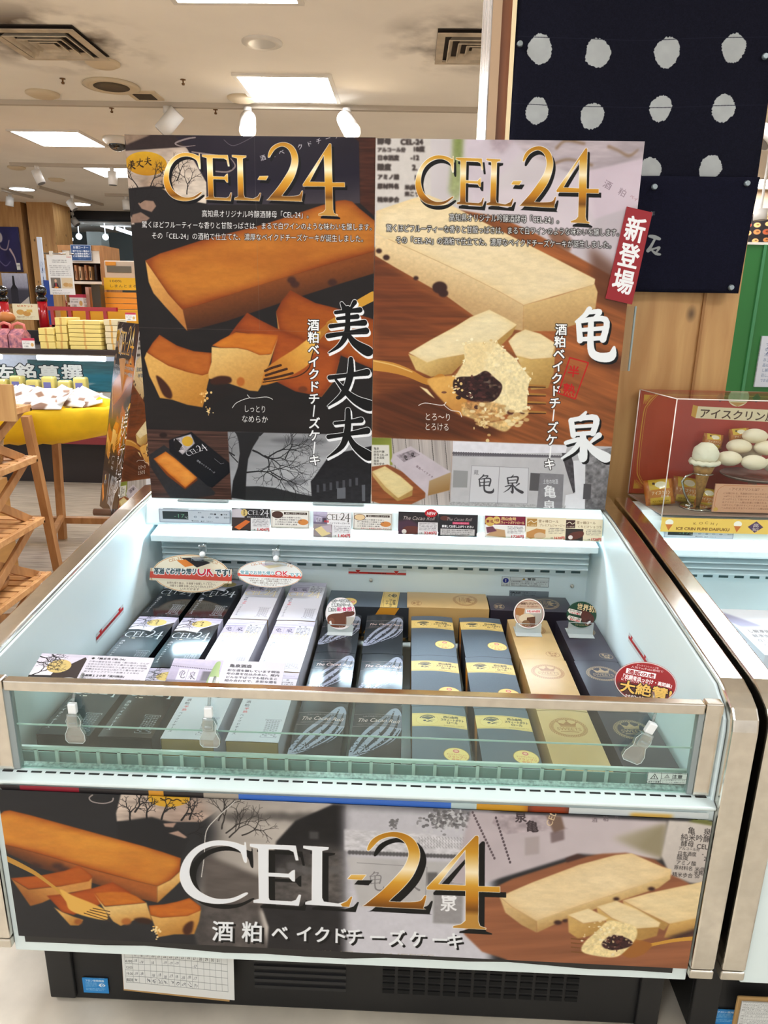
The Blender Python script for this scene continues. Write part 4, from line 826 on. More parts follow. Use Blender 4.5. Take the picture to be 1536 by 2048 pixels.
def art_white_box():
    cv = Cv(240, 620, (206, 204, 212)); rnd = random.Random(3)
    cv.rect(0, 0, 240, 190, lg((0, 0), (204, 198, 216), (0, 190), (190, 184, 202), .05, 40, 8))
    cv.text('高知県限定ベイクドチーズ', 140, 40, 9, (120, 112, 130), width=80)
    for y in (56, 62): cv.stroke([(0, y), (240, y+1)], 1.4, (140, 132, 152), raw=True)
    for i in range(30): cv.ell(4+4.4*i, 88+.1*i, 2.4, 3, (120, 112, 132))
    cv.rect(0, 92, 132, 176, (190, 180, 202)); cv.stroke([(66, 94), (66, 174)], 1.2, (130, 120, 142), raw=True)
    mini_brush(cv, '亀泉', 14, 108, 40, 48, (74, 66, 82), 66, 2)
    cv.rect(132, 66, 240, 190, (212, 210, 218)); cv.text('亀　泉', 148, 84, 17, (60, 54, 60), bold=.5)
    for i, t in enumerate(('純米吟醸生', '酵母 CEL-24', '日本酒度 -12', '酸度 2.0', '精米 50%')): cv.text(t, 142, 108+18*i, 16, (70, 62, 68), width=82, bold=.4)
    cel_in(cv, 8, 168, 226, 268, (238, 226, 196), out=(168, 128, 66), ow=1.6)
    cv.vtext('酒粕', (34, 296), (33, 326), 25, (70, 64, 70), bold=.4); cv.vtext('半熟', (38, 356), (36, 384), 24, (206, 60, 60), bold=.4); cv.vtext('ベイクドチーズ', (28, 412), (26, 560), 20, (80, 74, 80))
    cv.stroke([(150, 452), (150, 440), (222, 440), (222, 452)], 1.6, (120, 116, 124), raw=True, sm=False); cv.stroke([(150, 572), (150, 584), (222, 584), (222, 572)], 1.6, (120, 116, 124), raw=True, sm=False)
    for i in range(5): cv.vtext('高知県酒造好適米粕', (212-13*i, 452), (212-13*i, 572-8*(i % 3)), 12, (110, 104, 112))
    return cv
def art_cacao_box():
    cv = Cv(240, 560, (40, 42, 48)); rnd = random.Random(5); S = (150, 156, 172)
    cv.poly([(0, 440), (6, 380), (60, 250), (110, 170), (150, 110), (185, 45), (215, 30), (236, 70), (240, 150), (238, 220), (200, 320), (120, 400), (40, 450), (8, 456)], S, sm=True)
    for p, w in (([(20, 425), (70, 300), (130, 200), (165, 120)], [4, 22, 20, 4]), ([(50, 425), (110, 330), (170, 210), (200, 60)], [3, 18, 16, 5]), ([(80, 420), (150, 340), (205, 230), (226, 90)], [3, 16, 14, 4]), ([(20, 440), (110, 405), (190, 320), (232, 220)], [2, 9, 9, 3])):
        cv.stroke(p, w, (44, 46, 54), raw=True)
        for _ in range(18):
            t = rnd.random(); i = min(2, int(t*3)); f = t*3-i; x = p[i][0]+(p[i+1][0]-p[i][0])*f; y = p[i][1]+(p[i+1][1]-p[i][1])*f; cv.ell(x+rnd.uniform(-14, 14), y+rnd.uniform(-14, 14), rnd.uniform(1, 5), rnd.uniform(2, 7), S if rnd.random() < .5 else (44, 46, 54))
    for _ in range(60): cv.ell(rnd.uniform(0, 90), rnd.uniform(330, 440), rnd.uniform(1, 5), rnd.uniform(1, 5), (44, 46, 54))
    cv.rect(0, 96, 240, 205, (40, 40, 46), .35)
    for y in (96, 205): cv.stroke([(0, y), (240, y+2)], 2, (176, 160, 156), raw=True)
    cv.text('The Cacao Roll', 18, 166, 44, (226, 200, 190), width=206, shear=.28); cv.text('土佐の和風ロールケーキ', 44, 122, 13, (190, 170, 164), width=130); cv.text('TRADITIONAL CHOCOLATE CAKE ROLL', 20, 190, 10, (200, 176, 168), width=200)
    return cv
def fan_logo(cv, x, y, s, c):
    for i, r in enumerate((1.0, .78, .58)): cv.stroke([(x+s*r*math.cos(t), y+s*.9*r*math.sin(t)) for t in np.linspace(-2.75, -.45, 9)], [s*.08]*9 if i else [s*.14]*9, c, raw=True)
    cv.poly([(x-s*.75, y-s*.34), (x, y-s*.62), (x+s*.8, y-s*.3), (x+s*.1, y+s*.12)], c, .75, raw=True); cv.ell(x-s*.35, y+s*.32, s*.2, s*.17, c); cv.stroke([(x-s*.2, y+s*.6), (x+s*.3, y+s*.36), (x+s*.95, y+s*.18)], [s*.05, s*.13, s*.03], c, raw=True); cv.stroke([(x, y+s*.62), (x+s*.35, y+s*.5), (x+s*.6, y+s*.66)], s*.07, c, raw=True)
def art_potato_box():
    cv = Cv(260, 540, (86, 96, 106)); cv.a[:] = flat((84, 95, 106), .05, 3)(*np.meshgrid(np.arange(260, dtype=np.float32), np.arange(540, dtype=np.float32)))
    cv.poly([(0, 62), (130, 68), (260, 78), (260, 190), (130, 182), (0, 176)], (226, 196, 118)); cv.stroke([(0, 70), (130, 76), (260, 86)], 1.6, (150, 116, 50), raw=True); cv.stroke([(0, 168), (130, 174), (260, 182)], 1.6, (150, 116, 50), raw=True)
    cv.ell(72, 122, 54, 44, (206, 172, 96)); cv.ell(72, 122, 52, 42, (228, 200, 124)); fan_logo(cv, 74, 118, 38, (46, 48, 54))
    for t, y, x, w in (('西山金時', 106, 150, 72), ('スウィートポテト', 130, 136, 112), ('ロール', 153, 164, 54)): cv.text(t, x, y, 22, (50, 44, 36), width=w, bold=.7)
    cv.text('Sweet Potato Cake Roll', 150, 172, 10, (110, 88, 50), width=96)
    cv.ell(196, 400, 58, 54, (160, 124, 60)); cv.ell(196, 400, 55, 51, (236, 206, 128)); cv.ell(196, 372, 14, 13, (206, 96, 96)); cv.ell(196, 372, 9, 8, (236, 180, 150)); cv.text('モンドセレクション', 152, 402, 13, (170, 90, 60), width=90); cv.text('グランプリ', 156, 424, 20, (196, 80, 50), width=82, bold=.5); cv.text('受賞！', 172, 444, 18, (196, 80, 50), bold=.5)
    return cv
def wreath(cv, x, y, s, c, ky=.92):
    for i in range(44):
        t = 6.283*i/44
        for r, dt in ((1.0, .5), (.9, -.5)):
            px, py = x+s*r*math.cos(t), y+s*ky*r*math.sin(t); a = t+1.57+dt; cv.ell(px, py, s*.085, s*.03, c, .9, rot=a)
    cv.stroke([(x+s*.83*math.cos(t), y+s*.83*ky*math.sin(t)) for t in np.linspace(0, 6.29, 40)], s*.022, c, raw=True)
    cv.poly([(x-s*.42, y-s*.16), (x-s*.52, y-s*.48), (x-s*.22, y-s*.32), (x, y-s*.6), (x+s*.22, y-s*.32), (x+s*.52, y-s*.48), (x+s*.42, y-s*.16)], c, raw=True)
    for dx, dy in ((-.52, -.53), (0, -.66), (.52, -.53)): cv.ell(x+s*dx, y+s*dy, s*.06, s*.06, c)
    cv.rect(x-s*.42, y-s*.13, x+s*.42, y-s*.06, c); cv.text('SWEETS', x-s*.66, y+s*.3, s*.42, c, width=s*1.32, bold=.5); cv.rect(x-s*.5, y+s*.4, x+s*.5, y+s*.46, c)
def seal(cv, x, y, s, c):
    cv.ell(x, y, s, s*.86, c); cv.ell(x, y, s*.93, s*.79, cv._bg); cv.text('雪ヶ峰', x-s*.6, y-s*.02, s*.6, c, width=s*1.2, bold=1); cv.text('牧場', x-s*.4, y+s*.6, s*.55, c, width=s*.8, bold=1)
def sweets_box(bg, c):
    cv = Cv(250, 540, bg); cv._bg = bg; cv.a[:] = flat(bg, .03, 60)(*np.meshgrid(np.arange(250, dtype=np.float32), np.arange(540, dtype=np.float32)))
    wreath(cv, 125, 150, 86, c); seal(cv, 196, 478, 40, c); return cv
def art_tan_box(): return sweets_box((206, 172, 118), (160, 112, 62))
def art_plum_box(): return sweets_box((64, 58, 70), (186, 158, 118))
def art_ok_sign(white=False):
    cv = Cv(520, 300, (248, 236, 210) if not white else (246, 246, 240))
    cv.stroke([(260+254*math.cos(t), 150+144*math.sin(t)) for t in np.linspace(0, 6.29, 60)], 4, (214, 150, 90), raw=True)
    if not white:
        cv.poly([(190, 30), (300, 20), (390, 60), (300, 100)], (40, 36, 40)); cv.poly([(160, 50), (220, 40), (280, 84), (220, 100)], (226, 130, 50)); cv.poly([(250, 24), (320, 14), (350, 34), (290, 50)], (200, 196, 200))
    else:
        cv.poly([(200, 60), (330, 30), (380, 50), (250, 90)], (240, 222, 180)); cv.poly([(180, 40), (260, 20), (300, 36), (210, 66)], (226, 206, 214))
    cv.text('CEL-24', 110, 66, 30, (190, 110, 40), ang=-.3); cv.text('とは', 392, 56, 24, (190, 110, 40), ang=.3)
    cv.poly([(0, 148), (520, 158), (520, 192), (0, 180)], (226, 92, 74))
    k = dict(bold=1.6, out=(255, 255, 255), ow=4)
    cv.text('常温でお持ち帰り', 22, 156, 44, (28, 66, 74) if not white else (120, 176, 186), width=270, **k); cv.text('OK', 300, 164, 72, (230, 46, 66), width=104, **k); cv.text('です!', 412, 164, 42, (28, 66, 74) if not white else (120, 176, 186), width=96, **k)
    for i, (t, x, w) in enumerate((('※当店から、２４時間の持ち運びが可能です。', 90, 350), ('お持ち帰り後は、冷凍庫で保管してください。', 100, 330), ('冷蔵で２週間 お楽しみになり日もち上がり', 120, 290), ('いただけます', 190, 130))): cv.text(t, x, 214+22*i, 20, (90, 66, 50), width=w, bold=.3)
    return cv
def art_roll_pop():
    cv = Cv(300, 340, (250, 246, 244)); cv.ell(150, 170, 148, 166, (246, 232, 236)); cv.ell(150, 170, 140, 158, (252, 250, 250))
    cv.poly([(20, 220), (60, 180), (150, 166), (200, 160), (210, 300), (100, 320), (40, 290)], (112, 62, 44), sm=True); cv.ell(62, 262, 34, 44, (134, 78, 56)); cv.poly([(40, 262), (60, 250), (70, 290), (52, 296)], (250, 246, 240)); cv.poly([(190, 150), (280, 140), (280, 180), (200, 200)], (104, 56, 44), sm=True); cv.rect(212, 200, 290, 300, (196, 190, 180), blur=6)
    k = dict(bold=1.5, out=(40, 36, 40), ow=3)
    cv.text('ヘルシーでなめらか', 40, 54, 36, (250, 250, 250), width=210, ang=-.06, **k); cv.text('濃厚なクリーム', 60, 98, 36, (250, 250, 250), width=190, ang=-.06, **k); cv.text('驚きの', 30, 150, 38, (250, 250, 250), width=80, ang=-.06, **k); cv.text('新食感！', 112, 146, 48, (226, 40, 110), width=170, ang=-.08, bold=1.6, out=(255, 255, 255), ow=3); cv.text('チョコレートロール', 140, 320, 16, (250, 230, 200), width=120, bold=.5)
    return cv
def art_jersey_pop():
    cv = Cv(300, 300, (206, 176, 150)); cv.poly([(20, 90), (110, 100), (90, 180), (20, 160)], (176, 116, 66)); cv.poly([(110, 100), (290, 100), (290, 300), (110, 300)], lg((110, 100), (206, 196, 186), (290, 300), (150, 146, 140))); cv.ell(130, 196, 76, 44, (226, 206, 176)); cv.poly([(130, 190), (210, 180), (210, 290), (120, 280)], (98, 60, 40)); cv.ell(120, 250, 40, 34, (132, 96, 66))
    cv.text('雪ヶ峰牧場プレミアムジャージー', 44, 60, 26, (70, 40, 30), width=214, bold=.8); cv.text('ジャージー牛乳の濃厚な味わい', 60, 88, 20, (120, 60, 50), width=190, bold=.5); cv.rect(120, 110, 262, 146, (246, 240, 238)); cv.text('牛乳100％使用', 130, 138, 26, (206, 60, 66), width=124, bold=.8); cv.text('ロールケーキ', 110, 284, 20, (250, 246, 240), width=96, bold=.5)
    t = np.linspace(0, 6.29, 60); cv.stroke(np.c_[150+144*np.cos(t), 150+144*np.sin(t)], 10, (244, 240, 238), raw=True); cv.stroke(np.c_[150+136*np.cos(t), 150+136*np.sin(t)], 4, (150, 56, 50), raw=True)
    return cv
def art_first_pop():
    cv = Cv(400, 320, (24, 66, 42)); cv.poly([(190, 110), (290, 120), (370, 190), (350, 260), (280, 290), (200, 230)], (86, 40, 32), sm=True)
    for i in range(9): cv.stroke([(220+14*i, 118+6*i), (206+14*i, 170+8*i), (222+13*i, 226+6*i)], 3, (120, 64, 52), raw=True)
    cv.ell(300, 250, 40, 36, (74, 32, 28)); cv.poly([(274, 262), (300, 238), (326, 232), (318, 260), (290, 278)], (246, 242, 240), sm=True)
    cv.text('世界初!', 128, 92, 86, (240, 214, 160), width=256, bold=2.5, out=(30, 18, 12), ow=4, ang=.12)
    for y, t1, t2 in ((90, 'ロールケーキ初の', 'ショコラ巻き!'), (176, 'チョコレート初の', '巻き上げ製法!')):
        cv.poly([(10, y+30), (30, y), (206, y+34), (190, y+84), (36, y+62)], (244, 236, 224)); cv.stroke([(10, y+30), (30, y), (206, y+34), (190, y+84), (36, y+62), (10, y+30)], 3, (60, 30, 20), raw=True, sm=False); cv.text(t1, 40, y+30, 24, (50, 30, 24), width=146, ang=.17, bold=.8); cv.text(t2, 46, y+56, 26, (206, 44, 50), width=136, ang=.17, bold=.9)
    cv.text('The Cacao Roll', 120, 296, 30, (196, 160, 110), width=170, shear=.3); return cv
def art_red_oval():
    cv = Cv(480, 340, (150, 30, 34)); cv.poly([(0, 200), (140, 190), (480, 240), (480, 340), (0, 340)], (84, 48, 46), blur=14); cv.ell(300, 300, 60, 40, (170, 130, 110), blur=4); cv.poly([(150, 250), (260, 240), (290, 320), (170, 330)], (70, 40, 38), sm=True, blur=3)
    cv.text('オンラインショップ等', 150, 44, 18, (246, 226, 226), width=170); cv.text('人気YouTube番組で', 110, 66, 20, (246, 226, 226), width=250, bold=.4)
    cv.poly([(80, 76), (310, 84), (308, 126), (78, 118)], (248, 244, 244)); cv.text('通販の虎', 90, 114, 36, (150, 26, 34), width=206, bold=1.6, ang=.03)
    cv.text('『志願者追っかけ・高知編』', 42, 154, 36, (250, 246, 246), width=400, bold=1.2, ang=.06); cv.text('にて紹介されました！', 50, 176, 24, (250, 240, 240), width=220, bold=.8, ang=.05)
    cv.text('大絶賛!', 46, 262, 100, (232, 186, 96), width=400, bold=3.5, out=(24, 16, 14), ow=6, ang=.03); cv.text('カカオロールケーキ', 100, 306, 26, (246, 240, 236), width=190, bold=1)
    t = np.linspace(0, 6.29, 60); cv.stroke(np.c_[240+234*np.cos(t), 170+164*np.sin(t)], 7, (206, 196, 196), raw=True); cv.stroke(np.c_[240+226*np.cos(t), 170+156*np.sin(t)], 3, (170, 40, 44), raw=True)
    return cv
def art_dark_story():
    cv = Cv(600, 250, (206, 202, 212)); rnd = random.Random(8)
    cv.rect(0, 0, 252, 250, lg((0, 0), (196, 190, 206), (0, 250), (232, 228, 230), .08, 30, 10)); cv.poly([(120, 150), (190, 80), (240, 20), (252, 40), (252, 250), (100, 250)], (48, 36, 34)); cv.poly([(0, 200), (110, 196), (160, 250), (0, 250)], (24, 24, 30)); cv.ell(128, 112, 62, 60, (200, 176, 110)); mini_brush(cv, '美丈夫', 118, 66, 20, 24, (30, 26, 22), 0, 30)
    for x0, y0, an, L in ((10, 210, -.8, 60), (0, 80, .2, 44), (0, 30, .4, 40), (60, 10, .6, 30)): tree(cv, x0, y0, an, L, 9, (28, 26, 32), 6, rnd, .7)
    cv.ell(215, 232, 52, 22, (250, 246, 244)); cv.text('お酒コーナーで', 170, 238, 15, (206, 90, 80), width=90, bold=.5)
    cv.text('◆「美丈夫 CEL-24」', 272, 34, 20, (34, 30, 36), bold=1, width=180); lines(cv, 268, 46, 588, 160, 5, (52, 48, 56), words='創業１２０年の歴史を持つ酒蔵「濱川商店」さんが醸す純米吟醸はなめらかな口当たりと豊かな香りが特徴。ゆたかな自然に恵まれた高知を代表するトップブランド', bold=.4)
    cv.text('◆創業１２０年「濱川商店」', 268, 190, 20, (34, 30, 36), bold=1, width=220); lines(cv, 268, 200, 588, 246, 2, (52, 48, 56), words='ヨーロッパのオリンピックを記念して世界へ日本酒の魅力を紹介し', bold=.4); return cv
def art_storehouse(cv, w, h):
    cv.rect(0, 0, w, h, lg((0, 0), (196, 188, 214), (0, h), (140, 130, 156), .05)); cv.poly([(0, h*.18), (w, h*.30), (w, h*.42), (0, h*.30)], (176, 168, 190))
    for i in range(28): cv.ell(w*i/28, h*(.30+.12*i/28), w*.013, h*.02, (70, 62, 80))
    cv.rect(w*.18, h*.40, w*.58, h*.86, (200, 194, 212)); cv.stroke([(w*.37, h*.42), (w*.37, h*.86)], 2, (120, 112, 130), raw=True); mini_brush(cv, '亀泉', w*.2, h*.48, w*.14, h*.3, (60, 52, 66), w*.2, h*.03)
    cv.rect(w*.66, h*.48, w*.95, h*.86, (70, 60, 74), blur=4); cv.rect(0, h*.86, w, h, (96, 84, 104), blur=5)
def art_light_story():
    cv = Cv(560, 250, (210, 206, 216)); art_storehouse(cv, 250, 220); cv.poly([(196, 220), (206, 90), (218, 20), (238, 20), (244, 100), (262, 220), (258, 250), (200, 250)], lg((196, 0), (120, 150, 80), (262, 0), (176, 196, 130)), sm=True); cv.rect(206, 150, 256, 222, (222, 220, 210)); cv.rect(0, 220, 196, 250, (226, 222, 232))
    cv.ell(160, 226, 66, 20, (250, 246, 244)); cv.text('お酒コーナーで', 112, 232, 15, (206, 90, 80), width=100, bold=.5)
    cv.text('亀泉酒造', 286, 56, 30, (40, 36, 42), width=110, bold=1.4); lines(cv, 282, 72, 546, 190, 4, (50, 46, 54), words='明治30年（1897年）創業。高知県土佐市の酒蔵、どんな干ばつでも枯れることのない万年の泉を仕込み水に、蔵内の湧水と高知酵母の組み合わせで、多彩な酒を醸しています', bold=.8); cv.text('高知酵母 (CEL)', 282, 226, 22, (44, 40, 46), bold=1); return cv
def art_sheet_note():
    cv = Cv(300, 300, (244, 244, 242)); lines(cv, 30, 40, 270, 260, 9, (120, 120, 124)); return cv
# price cards on the console
def card(kind):
    cv = Cv(300, 190, (240, 238, 236)); R = (196, 30, 40); K = (44, 40, 44)
    if kind == 'dark':
        cv.rect(0, 0, 300, 78, (24, 22, 26)); cv.poly([(0, 10), (60, 0), (110, 20), (100, 78), (0, 78)], (190, 184, 190), blur=2); cv.ell(98, 36, 26, 30, (206, 180, 110)); mini_brush(cv, '美丈夫', 90, 14, 14, 14, (30, 24, 20), 0, 15); cel_in(cv, 126, 8, 292, 66, (220, 220, 222)); cv.text('酒粕ベイクドチーズケーキ', 118, 76, 15, (230, 230, 230), width=176)
        cv.rect(0, 78, 150, 190, (50, 36, 34)); cv.poly([(20, 160), (110, 96), (146, 110), (60, 182)], (204, 100, 36)); cv.rect(150, 78, 300, 190, (222, 220, 220)); lines(cv, 162, 86, 292, 150, 5, K, bold=.2); cv.text('1本', 164, 182, 16, K); cv.text('1,404円', 198, 184, 30, R, width=96, bold=1)
    elif kind in ('note', 'note2'):
        cv.a[:] = (226, 222, 214); cv.stroke([(8, 8), (292, 8), (292, 182), (8, 182), (8, 8)], 3, (90, 84, 80), raw=True, sm=False); cv.ell(50, 50, 44, 36, (70, 40, 30)); cv.ell(250, 120, 40, 30, (206, 130, 60)); cv.rect(100, 22, 280, 46, (60, 44, 36)); cv.text('美味しいお召し上がり方', 112, 42, 20, (240, 236, 230), width=156); lines(cv, 30, 66, 240, 160, 4, K, bold=.6)
        if kind == 'note2': cv.text('なるべくお早目にお召し下さい。', 60, 178, 18, R, width=220, bold=.6); cv.ell(50, 50, 40, 32, (226, 196, 150))
    elif kind == 'white':
        art_storehouse(cv, 110, 90); cv.rect(110, 0, 300, 190, (236, 234, 236)); cel_in(cv, 104, 8, 292, 74, (70, 66, 70), out=(230, 220, 200)); cv.text('半熟', 84, 78, 20, R, bold=.8); cv.text('ベイクドチーズケーキ', 128, 88, 15, K, width=160); cv.rect(0, 92, 150, 190, (150, 138, 140)); cv.poly([(10, 130), (70, 104), (140, 160), (70, 184)], (226, 206, 150)); cv.poly([(60, 104), (140, 96), (148, 150), (110, 150)], (190, 176, 186)); lines(cv, 162, 98, 292, 152, 4, K, bold=.2); cv.text('1本', 160, 182, 16, K); cv.text('1,404円', 194, 184, 30, R, width=98, bold=1)
    elif kind == 'cacao':
        cv.a[:] = (34, 28, 32); cv.poly([(0, 80), (80, 60), (150, 100), (150, 190), (0, 190)], (70, 40, 60), blur=10); cv.poly([(30, 150), (70, 120), (150, 126), (150, 180), (50, 186)], (96, 44, 36), sm=True); cv.ell(46, 166, 18, 20, (226, 216, 210)); cv.text('The Cacao Roll', 30, 66, 44, (190, 176, 170), width=240, shear=.3); cv.rect(150, 84, 300, 190, (226, 222, 224)); lines(cv, 160, 90, 292, 154, 5, K, bold=.2); cv.text('1本', 162, 182, 16, K); cv.text('3240円', 196, 184, 30, R, width=94, bold=1)
    elif kind == 'cacaonote':
        cv.a[:] = (30, 26, 32); cv.ell(50, 34, 36, 20, (90, 44, 36)); cv.text('The Cacao Roll', 60, 54, 38, (170, 158, 156), width=190, shear=.3); cv.rect(110, 64, 236, 84, (206, 60, 100)); cv.text('チョコレートロールケーキ', 116, 80, 15, (250, 236, 240), width=114); cv.text('解凍してお召し上がりください', 30, 112, 24, (240, 238, 240), width=240, bold=1); cv.rect(20, 124, 280, 180, (200, 196, 196)); lines(cv, 30, 128, 270, 178, 3, K, bold=.4)
    elif kind == 'potato':
        cv.rect(0, 0, 300, 76, (120, 20, 50)); cv.ell(38, 50, 36, 40, (214, 176, 90)); cv.text('第1位', 10, 58, 26, (120, 30, 40), width=56, bold=1); cv.ell(86, 36, 28, 32, (222, 186, 100)); cv.text('1位', 68, 46, 24, (120, 30, 40), width=38, bold=1); cv.text('西山金時', 120, 34, 30, (230, 196, 130), width=110, bold=1); cv.text('スウィートポテトロール', 100, 66, 28, (236, 206, 140), width=192, bold=.8); cv.poly([(10, 170), (80, 110), (150, 120), (160, 186)], (190, 150, 110), blur=2); cv.poly([(10, 100), (60, 90), (90, 130), (20, 150)], (110, 60, 80), blur=2); lines(cv, 170, 86, 290, 150, 5, K, bold=.2); cv.text('1728円', 196, 184, 30, R, width=94, bold=1)
    else:
        j = kind == 'jersey'; cv.a[:] = (236, 222, 190); cv.rect(10, 12, 84, 80, (176, 130, 60) if j else (60, 30, 26)); cv.stroke([(16, 46), (40, 30), (60, 46), (80, 34)], 5, (240, 226, 196), raw=True); cv.text('雪ヶ峰牧場', 16, 74, 14, (244, 232, 206), width=62); cv.text('雪ヶ峰ロール', 94, 42, 27, (96, 66, 40), width=150, bold=.6); cv.text('プレミアムジャージー' if j else 'くちどけショコラ', 102, 76, 26, (110, 76, 46), width=190, bold=.6)
        if j: cv.poly([(10, 130), (80, 96), (150, 104), (150, 150), (40, 186), (10, 170)], (196, 140, 76)); cv.ell(110, 158, 44, 28, (216, 186, 150))
        else: cv.rect(0, 86, 150, 190, (50, 40, 36)); cv.poly([(30, 160), (60, 120), (146, 106), (146, 150), (60, 184)], (96, 48, 36), sm=True); cv.ell(52, 160, 18, 18, (236, 226, 220))
        lines(cv, 172, 86, 294, 140, 4, K, bold=.3); cv.text('1本', 186, 180, 15, K); cv.text('1620円' if j else '1728円', 212, 182, 28, R, width=82, bold=1)
    return cv
CARDS = ('dark', 'note', 'white', 'note2', 'cacao', 'cacaonote', 'potato', 'jersey', 'choco')
def art_cards():
    cv = Cv(900, 570)
    for i, k in enumerate(CARDS): cv.a[190*(i//3):190*(i//3)+190, 300*(i % 3):300*(i % 3)+300] = card(k).a
    return cv
def art_panel():
    cv = Cv(500, 110, (196, 204, 212)); cv.stroke([(4, 4), (496, 4), (496, 106), (4, 106), (4, 4)], 5, (150, 160, 172), raw=True, sm=False); cv.rect(26, 16, 206, 82, (34, 42, 42)); cv.text('-17', 104, 68, 46, (96, 140, 110), width=76); cv.text('℃', 180, 76, 24, (220, 230, 226))
    for x, t in ((256, '表示'), (306, '▲'), (356, 'セット'), (408, '霜取')): cv.ell(x, 58, 17, 17, (220, 226, 232)); cv.ell(x, 58, 15, 15, (184, 194, 204)); cv.text(t, x-12, 63, 12, (60, 66, 74), width=24)
    cv.ell(395, 32, 7, 7, (36, 38, 44)); cv.ell(440, 34, 7, 7, (36, 38, 44)); cv.text('運転', 358, 36, 14, (70, 76, 84)); cv.text('冷凍', 452, 38, 14, (70, 76, 84)); cv.text('霜取中', 454, 64, 14, (70, 76, 84)); cv.text('表示', 274, 26, 13, (70, 76, 84)); cv.text('▼DOWN　▲UP　リセット', 226, 98, 14, (60, 66, 74), width=150); return cv
def tri(cv, x, y, s, c=(240, 190, 40)):
    cv.poly([(x, y-s), (x+s, y+s*.7), (x-s, y+s*.7)], (30, 30, 30)); cv.poly([(x, y-s*.7), (x+s*.74, y+s*.55), (x-s*.74, y+s*.55)], c); cv.rect(x-s*.1, y-s*.3, x+s*.1, y+s*.2, (30, 30, 30)); cv.ell(x, y+s*.38, s*.1, s*.1, (30, 30, 30))
def art_warning():
    cv = Cv(420, 100, (226, 236, 236)); cv.stroke([(2, 2), (418, 2), (418, 98), (2, 98), (2, 2)], 3, (90, 100, 104), raw=True, sm=False); cv.ell(36, 40, 26, 26, (36, 52, 140)); cv.rect(33, 24, 39, 44, (250, 250, 250)); cv.ell(36, 52, 4, 4, (250, 250, 250)); cv.text('よく読む', 8, 92, 15, (50, 56, 60), width=58); cv.stroke([(74, 2), (74, 98)], 2, (90, 100, 104), raw=True); cv.stroke([(74, 34), (418, 34)], 2, (90, 100, 104), raw=True); tri(cv, 196, 20, 14); cv.text('警告', 226, 28, 25, (60, 66, 70), bold=.8, width=74); lines(cv, 84, 40, 410, 96, 3, (60, 66, 70), words='この商品を正しくお使いいただくため、ご使用の前に必ず取扱説明書をよくお読みになり、十分に取り扱いをご理解ください。', bold=.3); return cv
def art_plate():
    cv = Cv(360, 110, (136, 148, 156)); cv.text('GALILEI', 10, 28, 24, (30, 36, 44), bold=1.6, width=90)
    for i, (a_, b_) in enumerate((('', '冷凍冷蔵ショーケース'), ('型　名', 'MRN-UGBFL'), ('製造番号', '-18℃'), ('電　源', '100V 50/60Hz'))): cv.text(a_ or ' ', 12, 28+23*i, 15, (44, 52, 60)); cv.text(b_, 120, 26+23*i, 15, (44, 52, 60), bold=.5, width=120)
    return cv
def art_load_line():
    cv = Cv(440, 60, (216, 228, 230)); cv.rect(0, 30, 440, 50, (200, 50, 42)); cv.text('SAFETY LOAD LINE', 152, 47, 15, (70, 24, 22), width=136, bold=.8)
    for x in (72, 366): cv.poly([(x-24, 10), (x+24, 10), (x, 48)], (216, 228, 230)); cv.poly([(x-20, 12), (x+20, 12), (x, 46)], (200, 44, 40))
    return cv
def art_arrow_line():
    cv = Cv(400, 60, (216, 228, 230)); cv.rect(0, 20, 400, 40, (196, 50, 50)); cv.text('SAFETY LOAD LINE', 130, 37, 15, (90, 24, 22), width=140, bold=.8)
    for x in (60, 340): cv.poly([(x-16, 2), (x+22, 2), (x, 48)], (206, 40, 44))
    return cv
def art_freon():
    cv = Cv(320, 200, (36, 140, 214)); cv.text('フロン使用機器', 34, 42, 30, (236, 246, 252), width=240, bold=.8); lines(cv, 34, 54, 190, 120, 4, (214, 234, 246), bold=.3); lines(cv, 34, 132, 290, 172, 2, (214, 234, 246), bold=.3)
    cv.poly([(200, 92), (226, 72), (254, 70), (286, 92), (256, 112), (226, 112)], (240, 248, 252), sm=True); cv.ell(246, 92, 18, 18, (36, 140, 214)); cv.ell(246, 92, 8, 8, (240, 248, 252)); [cv.stroke([(214+14*i, 76-3*(2-abs(2-i))), (210+15*i, 64-4*(2-abs(2-i)))], 3, (240, 248, 252), raw=True) for i in range(5)]; return cv
def art_glass_note():
    cv = Cv(360, 120, (196, 214, 206)); cv.stroke([(2, 2), (358, 2), (358, 118), (2, 118), (2, 2)], 4, (40, 50, 50), raw=True, sm=False); cv.stroke([(126, 2), (126, 118)], 4, (40, 50, 50), raw=True); cv.stroke([(2, 84), (126, 84)], 3, (40, 50, 50), raw=True); tri(cv, 64, 46, 38, (196, 214, 206)); cv.text('ガラス注意', 12, 110, 20, (40, 50, 50), width=104, bold=.8); tri(cv, 178, 36, 24, (196, 214, 206)); cv.text('注意', 220, 56, 50, (40, 50, 50), bold=1); cv.stroke([(126, 66), (358, 66)], 3, (40, 50, 50), raw=True); lines(cv, 136, 70, 350, 114, 2, (40, 50, 50), words='ガラスの上にものを置かないでください破損のおそれ', bold=.6); return cv
